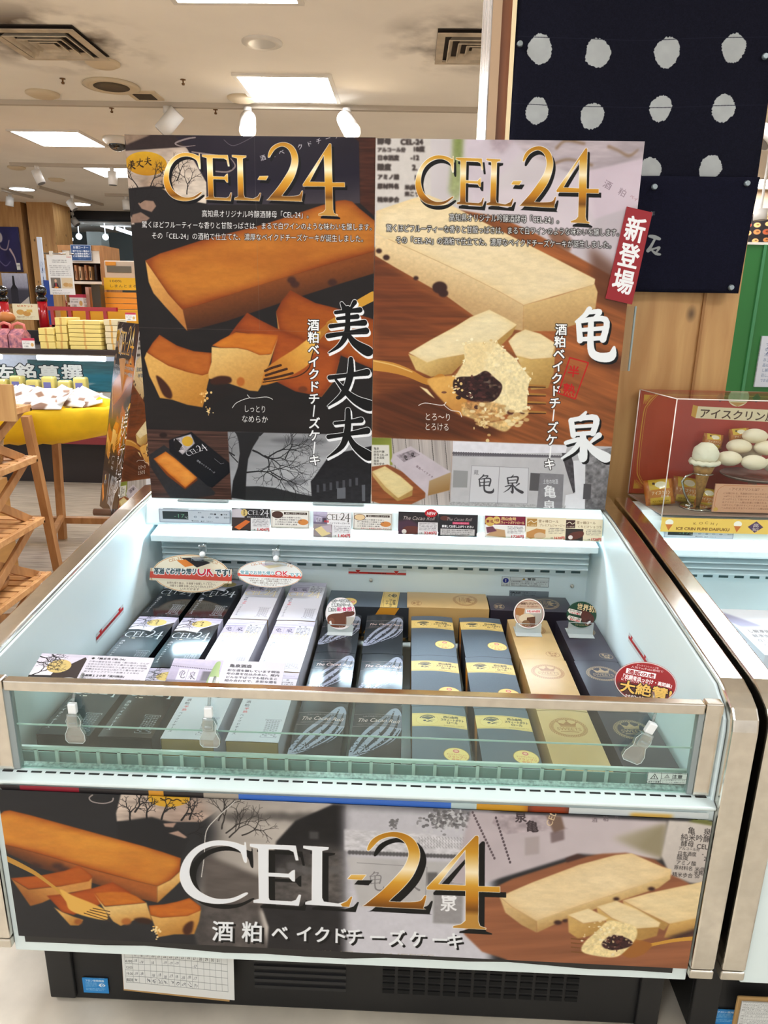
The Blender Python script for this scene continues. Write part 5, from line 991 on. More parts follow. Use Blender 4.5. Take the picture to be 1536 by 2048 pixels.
def art_log():
    cv = Cv(640, 260, (232, 234, 232)); rnd = random.Random(11); y0 = -20
    for i in range(17): cv.stroke([(60+34*i, 0), (60+34*i, 228)], 1.3, (120, 126, 126), raw=True)
    cv.stroke([(16, 0), (16, 228)], 1.3, (120, 126, 126), raw=True)
    for j in range(9): cv.stroke([(16, 4+28*j), (604, 4+28*j)], 1.3, (120, 126, 126), raw=True)
    for j, t in enumerate(('12:00', '19:30', '確認者', '', '6:00', '12:00', '19:30', '確認者')): cv.text(t or ' ', 18, 26+28*j, 15, (70, 74, 74), width=40)
    for i in range(15): cv.text(str(17+i), 68+34*i, 110, 18, (70, 74, 74))
    for j in (0, 1, 2, 4, 6, 7):
        for i in range(15 if j < 3 else 11):
            if rnd.random() > .85: continue
            x, y = 66+34*i, 27+28*j
            if j not in (2, 7): cv.text(rnd.choice(('-18', '-19', '-17', '18', '-19')), x-2, y+rnd.uniform(-3, 3), 17, (86, 90, 96), ang=rnd.uniform(-.3, .1), shear=.2)
            else:
                for _ in range(2): cv.stroke([(x+rnd.uniform(0, 24), y-rnd.uniform(0, 18)) for _ in range(4)], 1.3, (86, 90, 96), raw=True)
    return cv
def art_dot_cloth():
    w, h = 720, 540; cv = Cv(w, h, (24, 24, 34)); rnd = random.Random(6); cv.a[:] = flat((23, 23, 33), .25, 2.2, 2.2, 1)(*np.meshgrid(np.arange(w, dtype=np.float32), np.arange(h, dtype=np.float32)))
    X0, X1, Z1, Z0 = .262, .955, 2.34, 1.85
    for px, py, r in ((1080, 98, .033), (1195, 106, .034), (1336, 104, .033), (1467, 97, .032), (1074, 222, .031), (1184, 233, .032), (1323, 216, .030), (1446, 217, .031), (1070, 345, .031), (1190, 345, .031), (1302, 338, .029), (1421, 335, .030)):
        p = at(px, py, Y=2.19); cx, cy = (p.x-X0)/(X1-X0)*w, (Z1-p.z)/(Z1-Z0)*h; R = r/(X1-X0)*w
        pts = [(cx+R*(1+.07*math.sin(3*t+px)+rnd.uniform(-.06, .06))*math.cos(t), cy+R*1.12*(1+.06*math.cos(2*t+py)+rnd.uniform(-.06, .06))*math.sin(t)) for t in np.linspace(0, 6.283, 70, endpoint=False)]
        cv.poly(pts, flat((172, 174, 172), .05, 30))
    for y in (152, 330): cv.stroke([(0, y), (300, y+6), (720, y-4)], 1.6, (34, 34, 46), raw=True)
    return cv
def art_name_cloth():
    w, h = 720, 360; cv = Cv(w, h, (22, 22, 36)); cv.a[:] = flat((22, 22, 35), .25, 2.2, 2.2, 1)(*np.meshgrid(np.arange(w, dtype=np.float32), np.arange(h, dtype=np.float32)))
    X0, X1, Z1, Z0 = .262, .955, 1.87, 1.553
    def q(px, py): p = at(px, py, Y=2.18); return (p.x-X0)/(X1-X0)*w, (Z1-p.z)/(Z1-Z0)*h
    C = (150, 152, 150)
    for pts, wd in (([(1302, 470), (1312, 472), (1322, 476)], [8, 12, 9]), ([(1314, 474), (1306, 490), (1300, 500)], [7, 9, 12]), ([(1300, 500), (1312, 496), (1322, 494), (1316, 504)], [9, 6, 8, 5]), ([(1308, 500), (1316, 506), (1324, 508)], [5, 9, 7])): cv.stroke([q(*p) for p in pts], wd, C, raw=True)
    x, y = q(1300, 428); cv.text('年', x, y, 17, (120, 122, 122)); x, y = q(1255, 500); cv.text('土', x-60, y, 60, C, bold=2); return cv
def art_new_strip():
    cv = Cv(200, 560, (150, 24, 34))
    for i, ch in enumerate('新登場'): cv.text(ch, 22, 176+158*i, 152, (244, 244, 244), bold=4.5, width=152)
    return cv
def art_sake_sign():
    cv = Cv(320, 240, (44, 78, 130)); cv.stroke([(6, 6), (314, 6), (314, 234), (6, 234), (6, 6)], 6, (200, 210, 222), raw=True, sm=False); cv.text('お酒コーナー', 40, 56, 40, (236, 240, 246), width=240, bold=1); lines(cv, 30, 76, 296, 190, 3, (236, 240, 246), size=31, words='20歳以上の年齢であることを確認できない場合には酒類を販売いたしません', bold=1.2, ragged=0); lines(cv, 100, 200, 230, 222, 1, (190, 204, 222)); return cv
def art_yellow_sign():
    cv = Cv(460, 180, (244, 190, 30)); cv.text('100%', 50, 66, 46, (70, 56, 30), width=130); cv.text('しまんとまろんぱい', 50, 140, 50, (70, 56, 30), width=420, bold=.6); cv.ell(400, 60, 40, 36, (250, 226, 160)); return cv
def art_notice():
    cv = Cv(300, 430, (242, 242, 240)); cv.text('新発売', 236, 30, 18, (200, 60, 60), bold=.6); lines(cv, 60, 50, 240, 90, 2, (90, 90, 96)); lines(cv, 24, 110, 276, 230, 6, (110, 110, 116)); cv.rect(24, 246, 140, 360, (120, 110, 100)); cv.ell(80, 280, 14, 18, (220, 180, 150)); cv.poly([(46, 360), (60, 304), (100, 304), (120, 360)], (44, 36, 40)); cv.rect(74, 304, 88, 350, (180, 40, 50)); cv.ell(82, 352, 26, 10, (230, 150, 70)); cv.rect(150, 246, 282, 360, (226, 206, 170)); cv.ell(200, 320, 34, 22, (206, 160, 96)); cv.ell(246, 324, 30, 20, (216, 172, 110)); lines(cv, 30, 376, 150, 394, 1, (70, 70, 76), bold=.5); lines(cv, 30, 400, 240, 426, 2, (120, 120, 126)); return cv
def art_blue_poster():
    cv = Cv(240, 300, (44, 42, 92)); cv.rect(0, 0, 240, 300, lg((0, 0), (40, 40, 96), (0, 300), (34, 28, 66), .2, 60)); cv.ell(70, 70, 26, 34, (196, 184, 186), blur=3); cv.stroke([(60, 100), (70, 140), (120, 150), (150, 90)], [10, 9, 9, 8], (170, 150, 160), raw=True, blur=2); cv.stroke([(150, 150), (180, 200), (190, 250)], [18, 12, 8], (196, 170, 170), raw=True, blur=2); cv.stroke([(20, 200), (90, 260), (140, 230)], [8, 6, 4], (120, 110, 150), raw=True, blur=2); cv.rect(190, 240, 222, 286, (226, 224, 216)); cv.text('土佐', 194, 262, 12, (40, 40, 50)); return cv
def art_bottle_poster():
    cv = Cv(240, 240, (170, 170, 190)); cv.rect(0, 0, 240, 240, lg((0, 0), (196, 196, 212), (0, 240), (120, 118, 140), .05)); cv.poly([(100, 20), (116, 20), (120, 90), (140, 120), (140, 240), (70, 240), (74, 120), (96, 90)], (28, 28, 36)); cv.rect(0, 120, 240, 240, (50, 48, 60), .8, blur=10); cv.poly([(150, 240), (240, 180), (240, 240)], (200, 190, 180)); return cv
def art_meika():
    w, h = 900, 250; cv = Cv(w, h, (206, 210, 226)); cv.rect(0, 0, w, h, lg((0, 0), (214, 218, 232), (0, 250), (196, 206, 216), .04)); cv.poly([(0, 60), (120, 40), (280, 70), (430, 120), (430, 250), (0, 250)], flat((70, 116, 92), .3, 40, 20)); cv.rect(430, 30, 900, 250, lg((430, 30), (40, 84, 86), (430, 250), (60, 130, 150), .2, 60, 12, 3)); cv.poly([(430, 200), (600, 170), (760, 190), (640, 240), (430, 250)], (150, 170, 176), blur=3); cv.poly([(560, 130), (900, 120), (900, 170), (700, 190)], (40, 120, 140), .7, blur=6)
    for i, ch in enumerate('土佐銘菓撰'): cv.text(ch, 137+114*i, 150+8*(i % 2), 104, (250, 248, 240), bold=4, out=(30, 34, 40), ow=5)
    return cv
def art_case_back():
    w, h = 1300, 460; cv = Cv(w, h, (180, 62, 44)); G = (226, 170, 70); cv.a[:] = lg((0, 0), (188, 70, 50), (w, h), (160, 46, 36), .05, 120)(*np.meshgrid(np.arange(w, dtype=np.float32), np.arange(h, dtype=np.float32)))
    P = [(70, 20), (40, 60), (26, 110), (26, 330), (40, 390), (80, 436)]; cv.stroke(P, 4, G, raw=True); cv.stroke([(x+9, y) for x, y in P], 2, G, raw=True); cv.stroke([(70, 20), (1300, 20)], 4, G, raw=True); cv.stroke([(80, 436), (1300, 436)], 4, G, raw=True)
    for x, y, s in ((22, 24, 1), (22, 436, -1)):
        for i in range(9): t = (math.pi/2)*i/8; cv.stroke([(x, y), (x+38*math.cos(t), y+s*38*math.sin(t))], [5, 2], G, raw=True)
    cv.poly([(250, 66), (800, 82), (800, 134), (250, 118)], (244, 226, 190)); cv.poly([(232, 60), (254, 66), (250, 118), (230, 108)], (214, 160, 60)); cv.text('アイスクリン風味大福', 262, 112, 44, (70, 40, 26), width=470, bold=.8, ang=.03); cv.ell(420, 24, 44, 40, (240, 226, 190)); cv.poly([(384, 46), (456, 46), (420, 64)], (200, 150, 80)); [cv.poly([(x, 6), (x+18, 26), (x, 46), (x-18, 26)], (96, 40, 60)) for x in (344, 496)]; return cv
def art_case_card():
    cv = Cv(420, 220, (232, 172, 140)); cv.stroke([(60, 10), (24, 40), (14, 90), (14, 170), (40, 206)], 3, (206, 120, 70), raw=True); cv.stroke([(60, 10), (420, 10)], 3, (206, 120, 70), raw=True); cv.text('・アイスクリンとは？・', 90, 46, 26, (120, 60, 40), width=240, bold=.6); lines(cv, 60, 60, 420, 200, 6, (140, 84, 64), words='アイスクリームをはじめとするアイスクリーム類は氷菓に分類される。乳脂肪分が少ないためさっぱりとして溶けやすく', bold=.4, ragged=.1); cv.ell(24, 200, 16, 16, (230, 180, 90)); return cv
def art_case_strip():
    cv = Cv(700, 90, (232, 194, 92)); B = (120, 80, 30)
    for x in (36, 356, 530): cv.ell(x, 30, 19, 20, (246, 240, 220)); cv.poly([(x-17, 42), (x+17, 42), (x, 82)], (196, 110, 50))
    for i, ch in enumerate('KOCHI'): cv.text(ch, 150+26*i, 34+abs(i-2)*4, 22, B, ang=(i-2)*.12)
    cv.text('ICE CRIN FUMI DAIFUKU', 70, 76, 26, B, width=250, bold=.8); cv.poly([(440, 8), (476, 45), (440, 82), (404, 45)], (84, 60, 90)); cv.text('高', 426, 44, 26, (236, 220, 200), width=28); cv.text('知', 426, 70, 26, (236, 220, 200), width=28); cv.text('ICE CRIN FUMI DAIFUKU', 566, 76, 26, B, width=250, bold=.8); cv.text('K O C H I', 640, 32, 22, B); return cv
def art_packet():
    cv = Cv(220, 200, (226, 186, 66)); cv.rect(0, 0, 34, 200, (190, 110, 44)); cv.rect(186, 0, 220, 200, (190, 110, 44)); cv.ell(120, 46, 44, 26, (246, 236, 206)); cv.poly([(20, 84), (206, 76), (206, 140), (20, 146)], (206, 130, 60)); cv.text('アイスクリン', 44, 122, 34, (246, 226, 190), width=140, bold=.8); cv.text('風味大福', 110, 146, 20, (250, 240, 220), width=60); cv.rect(60, 24, 78, 42, (60, 40, 50)); cv.text('ICE CRIN FUMI', 50, 178, 16, (90, 60, 24), width=120, bold=.6); return cv
def art_strip_behind():
    cv = Cv(1400, 24, (50, 46, 46)); cv.rect(40, 0, 160, 24, (150, 40, 54)); cv.rect(300, 0, 330, 24, (214, 150, 50)); cv.rect(410, 0, 580, 24, (170, 160, 146)); cv.rect(480, 0, 900, 24, (60, 110, 200)); cv.rect(900, 0, 950, 24, (186, 206, 206)); cv.rect(950, 0, 1050, 24, (206, 150, 40)); cv.rect(1050, 0, 1130, 24, (150, 60, 30), blur=8); cv.rect(1130, 0, 1400, 24, (206, 214, 214)); cv.rect(1250, 10, 1330, 24, (220, 180, 90), blur=4); return cv
def art_food_photo():
    cv = Cv(300, 240, (30, 24, 24)); rnd = random.Random(3)
    for i in range(22): x, y = (i % 6)*58+rnd.uniform(-8, 8), (i//6)*66+20+rnd.uniform(-8, 8); r = rnd.uniform(20, 28); c = rnd.choice(((176, 110, 60), (206, 150, 90), (150, 70, 40), (190, 60, 40))); cv.ell(x, y, r, r, (90, 70, 60)); cv.ell(x, y, r*.86, r*.86, c); cv.ell(x+4, y-3, r*.4, r*.3, tuple(v*.6 for v in c))
    return cv
def art_sweets_card():
    cv = Cv(220, 170, (248, 236, 196)); cv.text('ビスケット', 40, 34, 26, (214, 110, 60), width=140, bold=1); cv.ell(64, 90, 34, 28, (222, 168, 84)); cv.ell(120, 104, 34, 28, (216, 158, 76)); cv.rect(120, 60, 170, 90, (230, 186, 96)); lines(cv, 30, 130, 190, 158, 2, (150, 110, 70)); return cv
def art_price_tag():
    cv = Cv(160, 110, (246, 244, 242)); cv.rect(0, 0, 160, 26, (206, 60, 90)); lines(cv, 12, 34, 100, 70, 2, (90, 90, 90)); cv.text('1,080', 20, 98, 26, (60, 60, 60), bold=.6); cv.ell(130, 70, 20, 20, (226, 180, 110)); return cv
def art_blue_board():
    cv = Cv(200, 260, (206, 212, 222)); lines(cv, 30, 30, 180, 240, 8, (90, 110, 150), bold=.5); cv.text('酒', 40, 90, 60, (60, 80, 120)); return cv
# ------------------------------------------------------------------ materials of the place
STEEL = mat('stainless_steel', (232, 226, 216), .15, 1.0, noise=.05, scale=40, rvar=.04)
STEELB = mat('dull_steel', (226, 220, 208), .38, 1.0, noise=.05, scale=30, rvar=.06)
WHITE = mat('white_enamel', (222, 236, 236), .28, 0, spec=.5)
LINER = mat('pale_liner', (230, 247, 250), .3, 0, spec=.5)
BLACKP = mat('black_plastic', (26, 26, 27), .5)
RUBBER = mat('dark_rubber', (38, 46, 44), .6)
GREYP = mat('grey_plastic', (150, 160, 160), .45)
SLOT = mat('dark_slot', (70, 96, 98), .7)
GLASS = clear('front_glass', (238, 250, 246), .26)
ACRYL = clear('clear_acrylic', (246, 248, 246), .06, .03)
CLIPM = clear('clip_plastic', (236, 244, 244), 1.1, .12)
CEIL = mat('ceiling_board', (250, 244, 234), .85, noise=.04, scale=1.1, spec=.2)
WHITEM = mat('white_paint', (222, 216, 206), .5)
CONC = mat('concrete_tile', (206, 196, 180), .55, noise=.16, scale=5, spec=.35)
PLANK = wood('floor_plank', (186, 170, 150), (136, 122, 106), 4, (1.2, 14, 1), .4)
PINE = wood('pine_board', (196, 152, 96), (170, 122, 70), 2.5, (9, 9, 1.0), .5, True)
OAK = wood('oak_wood', (184, 134, 84), (150, 102, 58), 3, (6, 6, 1.5), .5)
OAKX = wood('slat_wood', (210, 162, 108), (180, 126, 74), 3, (1.2, 9, 9), .5)
DARKW = mat('dark_panel', (52, 38, 34), .5, noise=.2, scale=6)
BLACKG = mat('black_gloss', (14, 13, 14), .08, coat=1)
REDL = mat('red_lacquer', (176, 20, 32), .25, coat=.6)
PANELG = glow('lamp_panel', (246, 250, 255), PANEL_GLOW)
TUBEG = glow('tube_light', (226, 240, 255), 7.0)
SPOTG = glow('spot_glow', (255, 232, 196), 30.0); FARG = glow('far_tube_light', (226, 240, 255), 2.2)
LEDG = glow('led_strip', (216, 240, 255), STRIP_GLOW)
KRAFT = mat('kraft_card', (176, 140, 88), .7)
def stain(m, spots):
    """soot on the ceiling boards round the air vents"""
    nt = m.node_tree; b = nt.nodes['Principled BSDF']; tc = nt.nodes.new('ShaderNodeTexCoord'); last = None
    src = b.inputs['Base Color'].links[0].from_socket
    for x, y, r in spots:
        d = nt.nodes.new('ShaderNodeVectorMath'); d.operation = 'DISTANCE'; d.inputs[1].default_value = (x, y, 0)
        f = nt.nodes.new('ShaderNodeMapping'); f.inputs['Scale'].default_value = (1, 1, 0); nt.links.new(tc.outputs['Object'], f.inputs[0]); nt.links.new(f.outputs[0], d.inputs[0])
        mr = nt.nodes.new('ShaderNodeMapRange'); mr.inputs[1].default_value = r; mr.inputs[2].default_value = r*.35; nt.links.new(d.outputs['Value'], mr.inputs[0])
        n = nt.nodes.new('ShaderNodeTexNoise'); n.inputs['Scale'].default_value = 3.1; n.inputs['Detail'].default_value = 4; nt.links.new(tc.outputs['Object'], n.inputs[0])
        m2 = nt.nodes.new('ShaderNodeMapRange'); m2.inputs[1].default_value = .44; m2.inputs[2].default_value = .66; nt.links.new(n.outputs[0], m2.inputs[0])
        k = nt.nodes.new('ShaderNodeMath'); k.operation = 'MULTIPLY'; nt.links.new(mr.outputs[0], k.inputs[0]); nt.links.new(m2.outputs[0], k.inputs[1])
        mx = nt.nodes.new('ShaderNodeMix'); mx.data_type = 'RGBA'; mx.inputs[7].default_value = lin((74, 56, 40)); nt.links.new(k.outputs[0], mx.inputs[0]); nt.links.new(src, mx.inputs[6]); src = mx.outputs[2]
    nt.links.new(src, b.inputs['Base Color'])
stain(CEIL, [(-2.21, 4.81, .72), (.37, 4.82, .66)])
PR = {}
def pr(n, rough=.35, spec=.4, coat=0.0, *a):
    if n not in PR: PR[n] = printed('print_'+n, globals()['art_'+n](*a), rough, spec, coat)
    return PR[n]

# ------------------------------------------------------------------ the setting
def struct(name, mb, m, **k): return tag(mb.build(name, m, **k), kind='structure')
struct('floor', MB().box(-9, 6, -3, 2.45, -.1, 0), CONC)
struct('floor.001', MB().box(-9, 6, 2.45, 17, -.1, 0), PLANK)
struct('ceiling', MB().box(-9, 6, -3, 17, 3.0, 3.1), CEIL)
struct('wall_back', MB().box(-9, 6, 16.9, 17, 0, 3), mat('far_wall', (120, 136, 142), .6))
struct('wall_left', MB().box(-9.1, -9, 6, 17, 0, 3), mat('left_wall', (170, 150, 126), .7))
struct('wall_right', MB().box(6, 6.1, 4, 17, 0, 3), mat('right_wall', (186, 164, 136), .7))
struct('beam', MB().box(-6.2, -3.0, 13.0, 13.3, 2.86, 3.0), mat('dark_beam', (30, 28, 30), .6))
p = MB(); p.box(.1985, .965, 2.21, 2.48, 0, 3.0); struct('pillar', p, PINE, loc=(.57, 2.35, 0))
struct('trim_1', MB().box(.251, .262, 2.185, 2.21, 0, 3), mat('cream_edge', (226, 204, 160), .5))
struct('trim_2', MB().box(.224, .251, 2.195, 2.21, 0, 3), wood('brown_trim', (128, 76, 44), (96, 54, 30), 3, (8, 8, 1)))
struct('trim_3', MB().box(.199, .224, 2.19, 2.21, 0, 3), mat('tan_trim', (172, 142, 112), .5))
struct('trim_4', MB().box(.1955, .1985, 2.19, 2.48, 0, 3), mat('pale_marble', (176, 164, 156), .25, noise=.4, scale=5, stretch=(6, 6, 1)))
struct('trim_5', MB().box(.86, .868, 2.203, 2.211, 0, 3), mat('seam_line', (150, 104, 58), .6))
# timber panels at the far left
a0, a1 = at(-60, 500, Y=12.0), at(51, 500, Y=12.0); struct('wall_far', MB().box(a0.x, a1.x, 12.0, 12.6, 0, 3), PINE, loc=((a0.x+a1.x)/2, 12.3, 0))
a0, a1 = at(63, 500, Y=12.0), at(114, 500, Y=12.0); struct('wall_far.001', MB().box(a0.x, a1.x, 12.0, 12.6, 0, 3), PINE, loc=((a0.x+a1.x)/2, 12.3, 0))
a0, a1 = at(51, 500, Y=12.2), at(63, 500, Y=12.2); struct('trim_6', MB().box(a0.x, a1.x, 12.25, 12.4, 0, 2.9), mat('steel_strip', (90, 90, 94), .3, 1))

# ceiling fittings
def panel(x, y, label, s=.31):
    t = athing('ceiling_light', label, 'ceiling light', (x, y, 3.0), 'square ceiling lights')
    fr = MB()
    for a, b in (((-s-.03, -s), (-s-.03, s+.03)), ((s, s+.03), (-s-.03, s+.03)), ((-s, s), (-s-.03, -s)), ((-s, s), (s, s+.03))): fr.box(x+a[0], x+a[1], y+b[0], y+b[1], 2.985, 3.0)
    fr.build('frame', WHITEM, t); MB().box(x-s, x+s, y-s, y+s, 2.99, 2.998).build('diffuser', PANELG, t)
panel(-.91, 5.735, 'lit square ceiling panel just beyond the middle of the room, above the dark poster')
panel(-3.40, 7.42, 'lit square ceiling panel at the left, nearest the white dome camera')
panel(-.925, 3.89, 'lit square ceiling panel cut off by the top edge of the photo')
panel(-3.52, 9.2, 'far lit ceiling panel partly behind a white spotlight, left of the dark poster')
panel(4.2, 9.38, 'lit ceiling panel seen right of the navy cloth')
for i, (x, y) in enumerate(((1.98, 3.75), (-3.4, 3.9), (-.9, 1.7), (1.9, .4), (-3.2, .6), (-.9, -1.0), (1.9, 7.4), (-6.0, 6.0), (-6.0, 9.4), (-.9, 8.2), (-.9, 10.8), (1.9, 5.6))):  # panels behind the posters and navy cloth are unseen, added to brighten the ceiling
    panel(x, y, ('lit ceiling panel right of the wooden pillar, mirrored in the steel rail', 'lit ceiling panel over the slatted rack, out of the picture', 'lit ceiling panel straight above the freezer', 'lit ceiling panel above the shopper, right', 'lit ceiling panel above the shopper, left', 'lit ceiling panel behind the shopper', 'lit ceiling panel hidden behind the pillar', 'lit ceiling panel over the far left aisle', 'lit ceiling panel over the far left counter', 'added unseen ceiling panel behind the top of the dark poster', 'farther added unseen ceiling panel behind the dark poster', 'added unseen ceiling panel behind the dotted navy cloth')[i])
def vent(x, y, label):
    t = athing('air_vent', label, 'air vent', (x, y, 3.0)); s = .26
    MB().box(x-s, x+s, y-s, y+s, 2.994, 2.999).build('backing', mat('vent_dark', (46, 36, 28), .8), t)
    m = mat('vent_metal', (206, 190, 166), .5, noise=.18, scale=9)
    for k, (r, w, z) in enumerate(((.26, .045, 2.975), (.19, .022, 2.962), (.135, .02, 2.962), (.085, .02, 2.965))):
        f = MB()
        for sx in (-1, 1):
            f.face([(x+sx*r, y-r, z), (x+sx*r, y+r, z), (x+sx*(r-w), y+r-w, 2.99 if k else z), (x+sx*(r-w), y-r+w, 2.99 if k else z)])
            f.face([(x-r, y+sx*r, z), (x+r, y+sx*r, z), (x+r-w, y+sx*(r-w), 2.99 if k else z), (x-r+w, y+sx*(r-w), 2.99 if k else z)])
        f.build('frame' if k == 0 else 'louvre', m, t, solid=.006)
    MB().box(x-.05, x+.05, y-.05, y+.05, 2.966, 2.97).build('centre_plate', m, t)
vent(-2.21, 4.81, 'square ceiling air vent with sooty stains, upper left corner'); vent(.375, 4.825, 'square ceiling air vent beside the wooden pillar')
def disc(name, px, py, r, label, cat, prof, m, group=None):
    q = at(px, py, Z=3.0); return tag(MB().lathe([(rr*r, z) for rr, z in prof], (q.x, q.y, 3.0), 28).build(name, m, loc=(q.x, q.y, 3.0)), label, cat, group)
DET = mat('old_plastic', (214, 196, 166), .6)
DP = [(.3, -.028), (.75, -.026), (1, -.012), (1, 0)]
disc('smoke_detector', 205, 124, .11, 'round beige ceiling cover just below the sooty air vent', 'smoke detector', DP, DET)
disc('smoke_detector', 85, 186, .12, 'round beige ceiling cover left of the ceiling speaker', 'smoke detector', DP, DET)
disc('smoke_detector', 484, 195, .11, 'round beige ceiling cover left of the square light panel', 'smoke detector', DP, DET)
disc('smoke_detector', 33, 334, .1, 'small round ceiling cover under the second light track', 'smoke detector', DP, DET)
disc('smoke_detector', 113, 358, .1, 'small round ceiling cover between two far spotlights', 'smoke detector', DP, DET)
q = at(223, 170, Z=3.0); t = athing('ceiling_speaker', 'round ceiling speaker with dark mesh centre', 'speaker', (q.x, q.y, 3.0))
MB().lathe([(.19, 0), (.2, -.012), (.16, -.02), (.125, -.014)], (q.x, q.y, 3.0), 32, cap=False).build('rim', DET, t); MB().lathe([(.001, -.016), (.125, -.015)], (q.x, q.y, 3.0), 28).build('mesh_cover', mat('speaker_mesh', (104, 88, 66), .8), t)
q = at(524, 84, Z=3.0); t = athing('downlight', 'recessed ceiling downlight that is switched off', 'downlight', (q.x, q.y, 3.0))
MB().lathe([(.12, 0), (.12, -.008), (.08, -.012)], (q.x, q.y, 3.0), 28, cap=False).build('rim', WHITEM, t); MB().lathe([(.001, -.004), (.08, -.012)], (q.x, q.y, 3.0), 24).build('lens', mat('lamp_glass', (206, 202, 194), .3), t)
q = at(290, 190, Z=3.0); t = athing('ceiling_hatch', 'small square ceiling grille near the first light track', 'grille', (q.x, q.y, 3.0)); MB().box(q.x-.11, q.x+.11, q.y-.11, q.y+.11, 2.988, 3.0).build('frame', DET, t); MB().box(q.x-.07, q.x+.07, q.y-.07, q.y+.07, 2.984, 2.989).build('grille', mat('grille_dark', (70, 58, 44), .8), t)
for i, (px, py) in enumerate(((125, 157), (366, 159), (223, 216), (431, 219))):
    q = at(px, py, Z=3.0); tag(MB().lathe([(.009, -.035), (.012, -.024), (.005, -.022), (.006, -.005), (.02, -.003), (.02, 0)], (q.x, q.y, 3.0), 12).build('sprinkler', mat('brass', (120, 90, 60), .4, .8) if i == 0 else bpy.data.materials['brass'], loc=(q.x, q.y, 3.0)), 'tiny brass ceiling sprinkler ' + ('left of the ceiling speaker', 'between the speaker and the square light panel', 'just beyond the first light track at left', 'beyond the first light track near the middle')[i], 'sprinkler', 'ceiling sprinklers')
q = at(234, 276, Z=3.0); t = athing('dome_camera', 'white ceiling dome camera beside the corner of the dark poster', 'security camera', (q.x, q.y, 3.0)); MB().lathe([(.13, 0), (.13, -.03), (.1, -.06)], (q.x, q.y, 3.0)).build('housing', WHITEM, t); MB().ball((q.x, q.y, 2.945), (.085, .085, .06), 18).build('dome', BLACKG, t)
def track(p0, p1, label):
    d = (p1-p0).normalized(); n = Vector((-d.y, d.x, 0))*.02; m = MB(); z0, z1 = 2.965, 3.0
    a, b, c_, e = p0-n, p0+n, p1+n, p1-n
    for P in ([(v.x, v.y, z0) for v in (a, b, c_, e)], [(v.x, v.y, z1) for v in (a, b, c_, e)]): m.face(P)
    for u, v in ((a, b), (b, c_), (c_, e), (e, a)): m.face([(u.x, u.y, z0), (v.x, v.y, z0), (v.x, v.y, z1), (u.x, u.y, z1)])
    tag(m.build('light_track', mat('track_metal', (188, 176, 160), .5), loc=(p0.x, p0.y, 3)), label, 'light track')
track(Vector((-4.2, 6.09, 3)), Vector((.6, 6.2, 3)), 'long ceiling light track carrying three white spotlights')
track(at(20, 325, Z=3), at(252, 330, Z=3), 'second light track farther back at the left')
track(at(76, 371, Z=3), at(205, 407, Z=3), 'slanting light track deep in the shop'); track(at(0, 376, Z=3), at(64, 392, Z=3), 'light track at the far left edge'); track(at(114, 428, Z=3), at(150, 437, Z=3), 'farthest short light track by the dark beam'); track(at(210, 387, Z=3), at(262, 388, Z=3), 'far light track just left of the dark poster')
WS = mat('lamp_white', (226, 222, 216), .4)
def spot(base, tip_a, tip_b, r, label, lit=False):
    """base: point on the track; body from tip_a (back) to tip_b (mouth)"""
    t = athing('spotlight', label, 'spotlight', base, 'white track spotlights'); b, A, B = Vector(base), Vector(tip_a), Vector(tip_b)
    MB().cyl(b, (b.x, b.y, b.z-.05), r*.5).build('adapter', WS, t); MB().tube([(b.x, b.y, b.z-.04), (b.x, b.y, A.z+(B.z-A.z)*.3), A+(B-A)*.35], r*.22).build('stem', WS, t)
    MB().cyl(A, B, r, r*1.02, 24).build('body', WS, t); d = (B-A).normalized()
    MB().cyl(B, B+d*.004, r*.86, None, 24).build('lens', SPOTG if lit else mat('lens_off', (120, 116, 112), .3) if 'lens_off' not in bpy.data.materials else bpy.data.materials['lens_off'], t)
    if lit:
        L = bpy.data.lights.new('spot_lamp', 'SPOT'); L.energy = 60; L.spot_size = 1.1; L.color = (1, .86, .66); L.shadow_soft_size = .04; o = bpy.data.objects.new('spot_lamp', L); link(o, t)
        o.location = B+d*.02-Vector(base); o.rotation_euler = d.to_track_quat('-Z', 'Y').to_euler()
def sp(b, a, c_, Y, r, label, lit=False):
    P = at(*b, Y=Y); spot((P.x, Y, 2.97), at(*a, Y=Y), at(*c_, Y=Y), r, label, lit)
sp((334, 212), (355, 224), (323, 264), 6.13, .062, 'white spotlight on the first track, leftmost of the three')
def spf(b, a, c_, Y, dy, r, label):
    P = at(*b, Y=Y); spot((P.x, Y, 2.97), at(*a, Y=Y), at(*c_, Y=Y-dy), r, label, True)
spf((495, 213), (496, 237), (495, 261), 6.13, .22, .062, 'lit white spotlight on the first track, middle of the three'); spf((694, 216), (690, 238), (704, 264), 6.13, .22, .066, 'lit white spotlight on the first track, rightmost of the three')
sp((73, 332), (71, 341), (83, 367), 8.7, .05, 'white spotlight on the second track near the left'); sp((223, 332), (224, 343), (226, 370), 8.75, .05, 'white spotlight in front of the far ceiling panel'); sp((19, 388), (20, 394), (19, 412), 11.0, .055, 'white spotlight over the timber wall at the left edge'); sp((144, 391), (138, 402), (150, 419), 10.9, .05, 'white spotlight on the slanting track'); sp((145, 432), (145, 438), (155, 450), 13.0, .06, 'white spotlight close to the dark beam'); sp((252, 392), (252, 400), (254, 420), 11.0, .055, 'white spotlight right beside the left edge of the dark poster')
sp((1545, 255), (1540, 262), (1520, 285), 4.2, .06, 'white spotlight cut by the right edge of the photo'); sp((1523, 410), (1522, 418), (1520, 440), 6.8, .055, 'white spotlight in front of the food picture board')
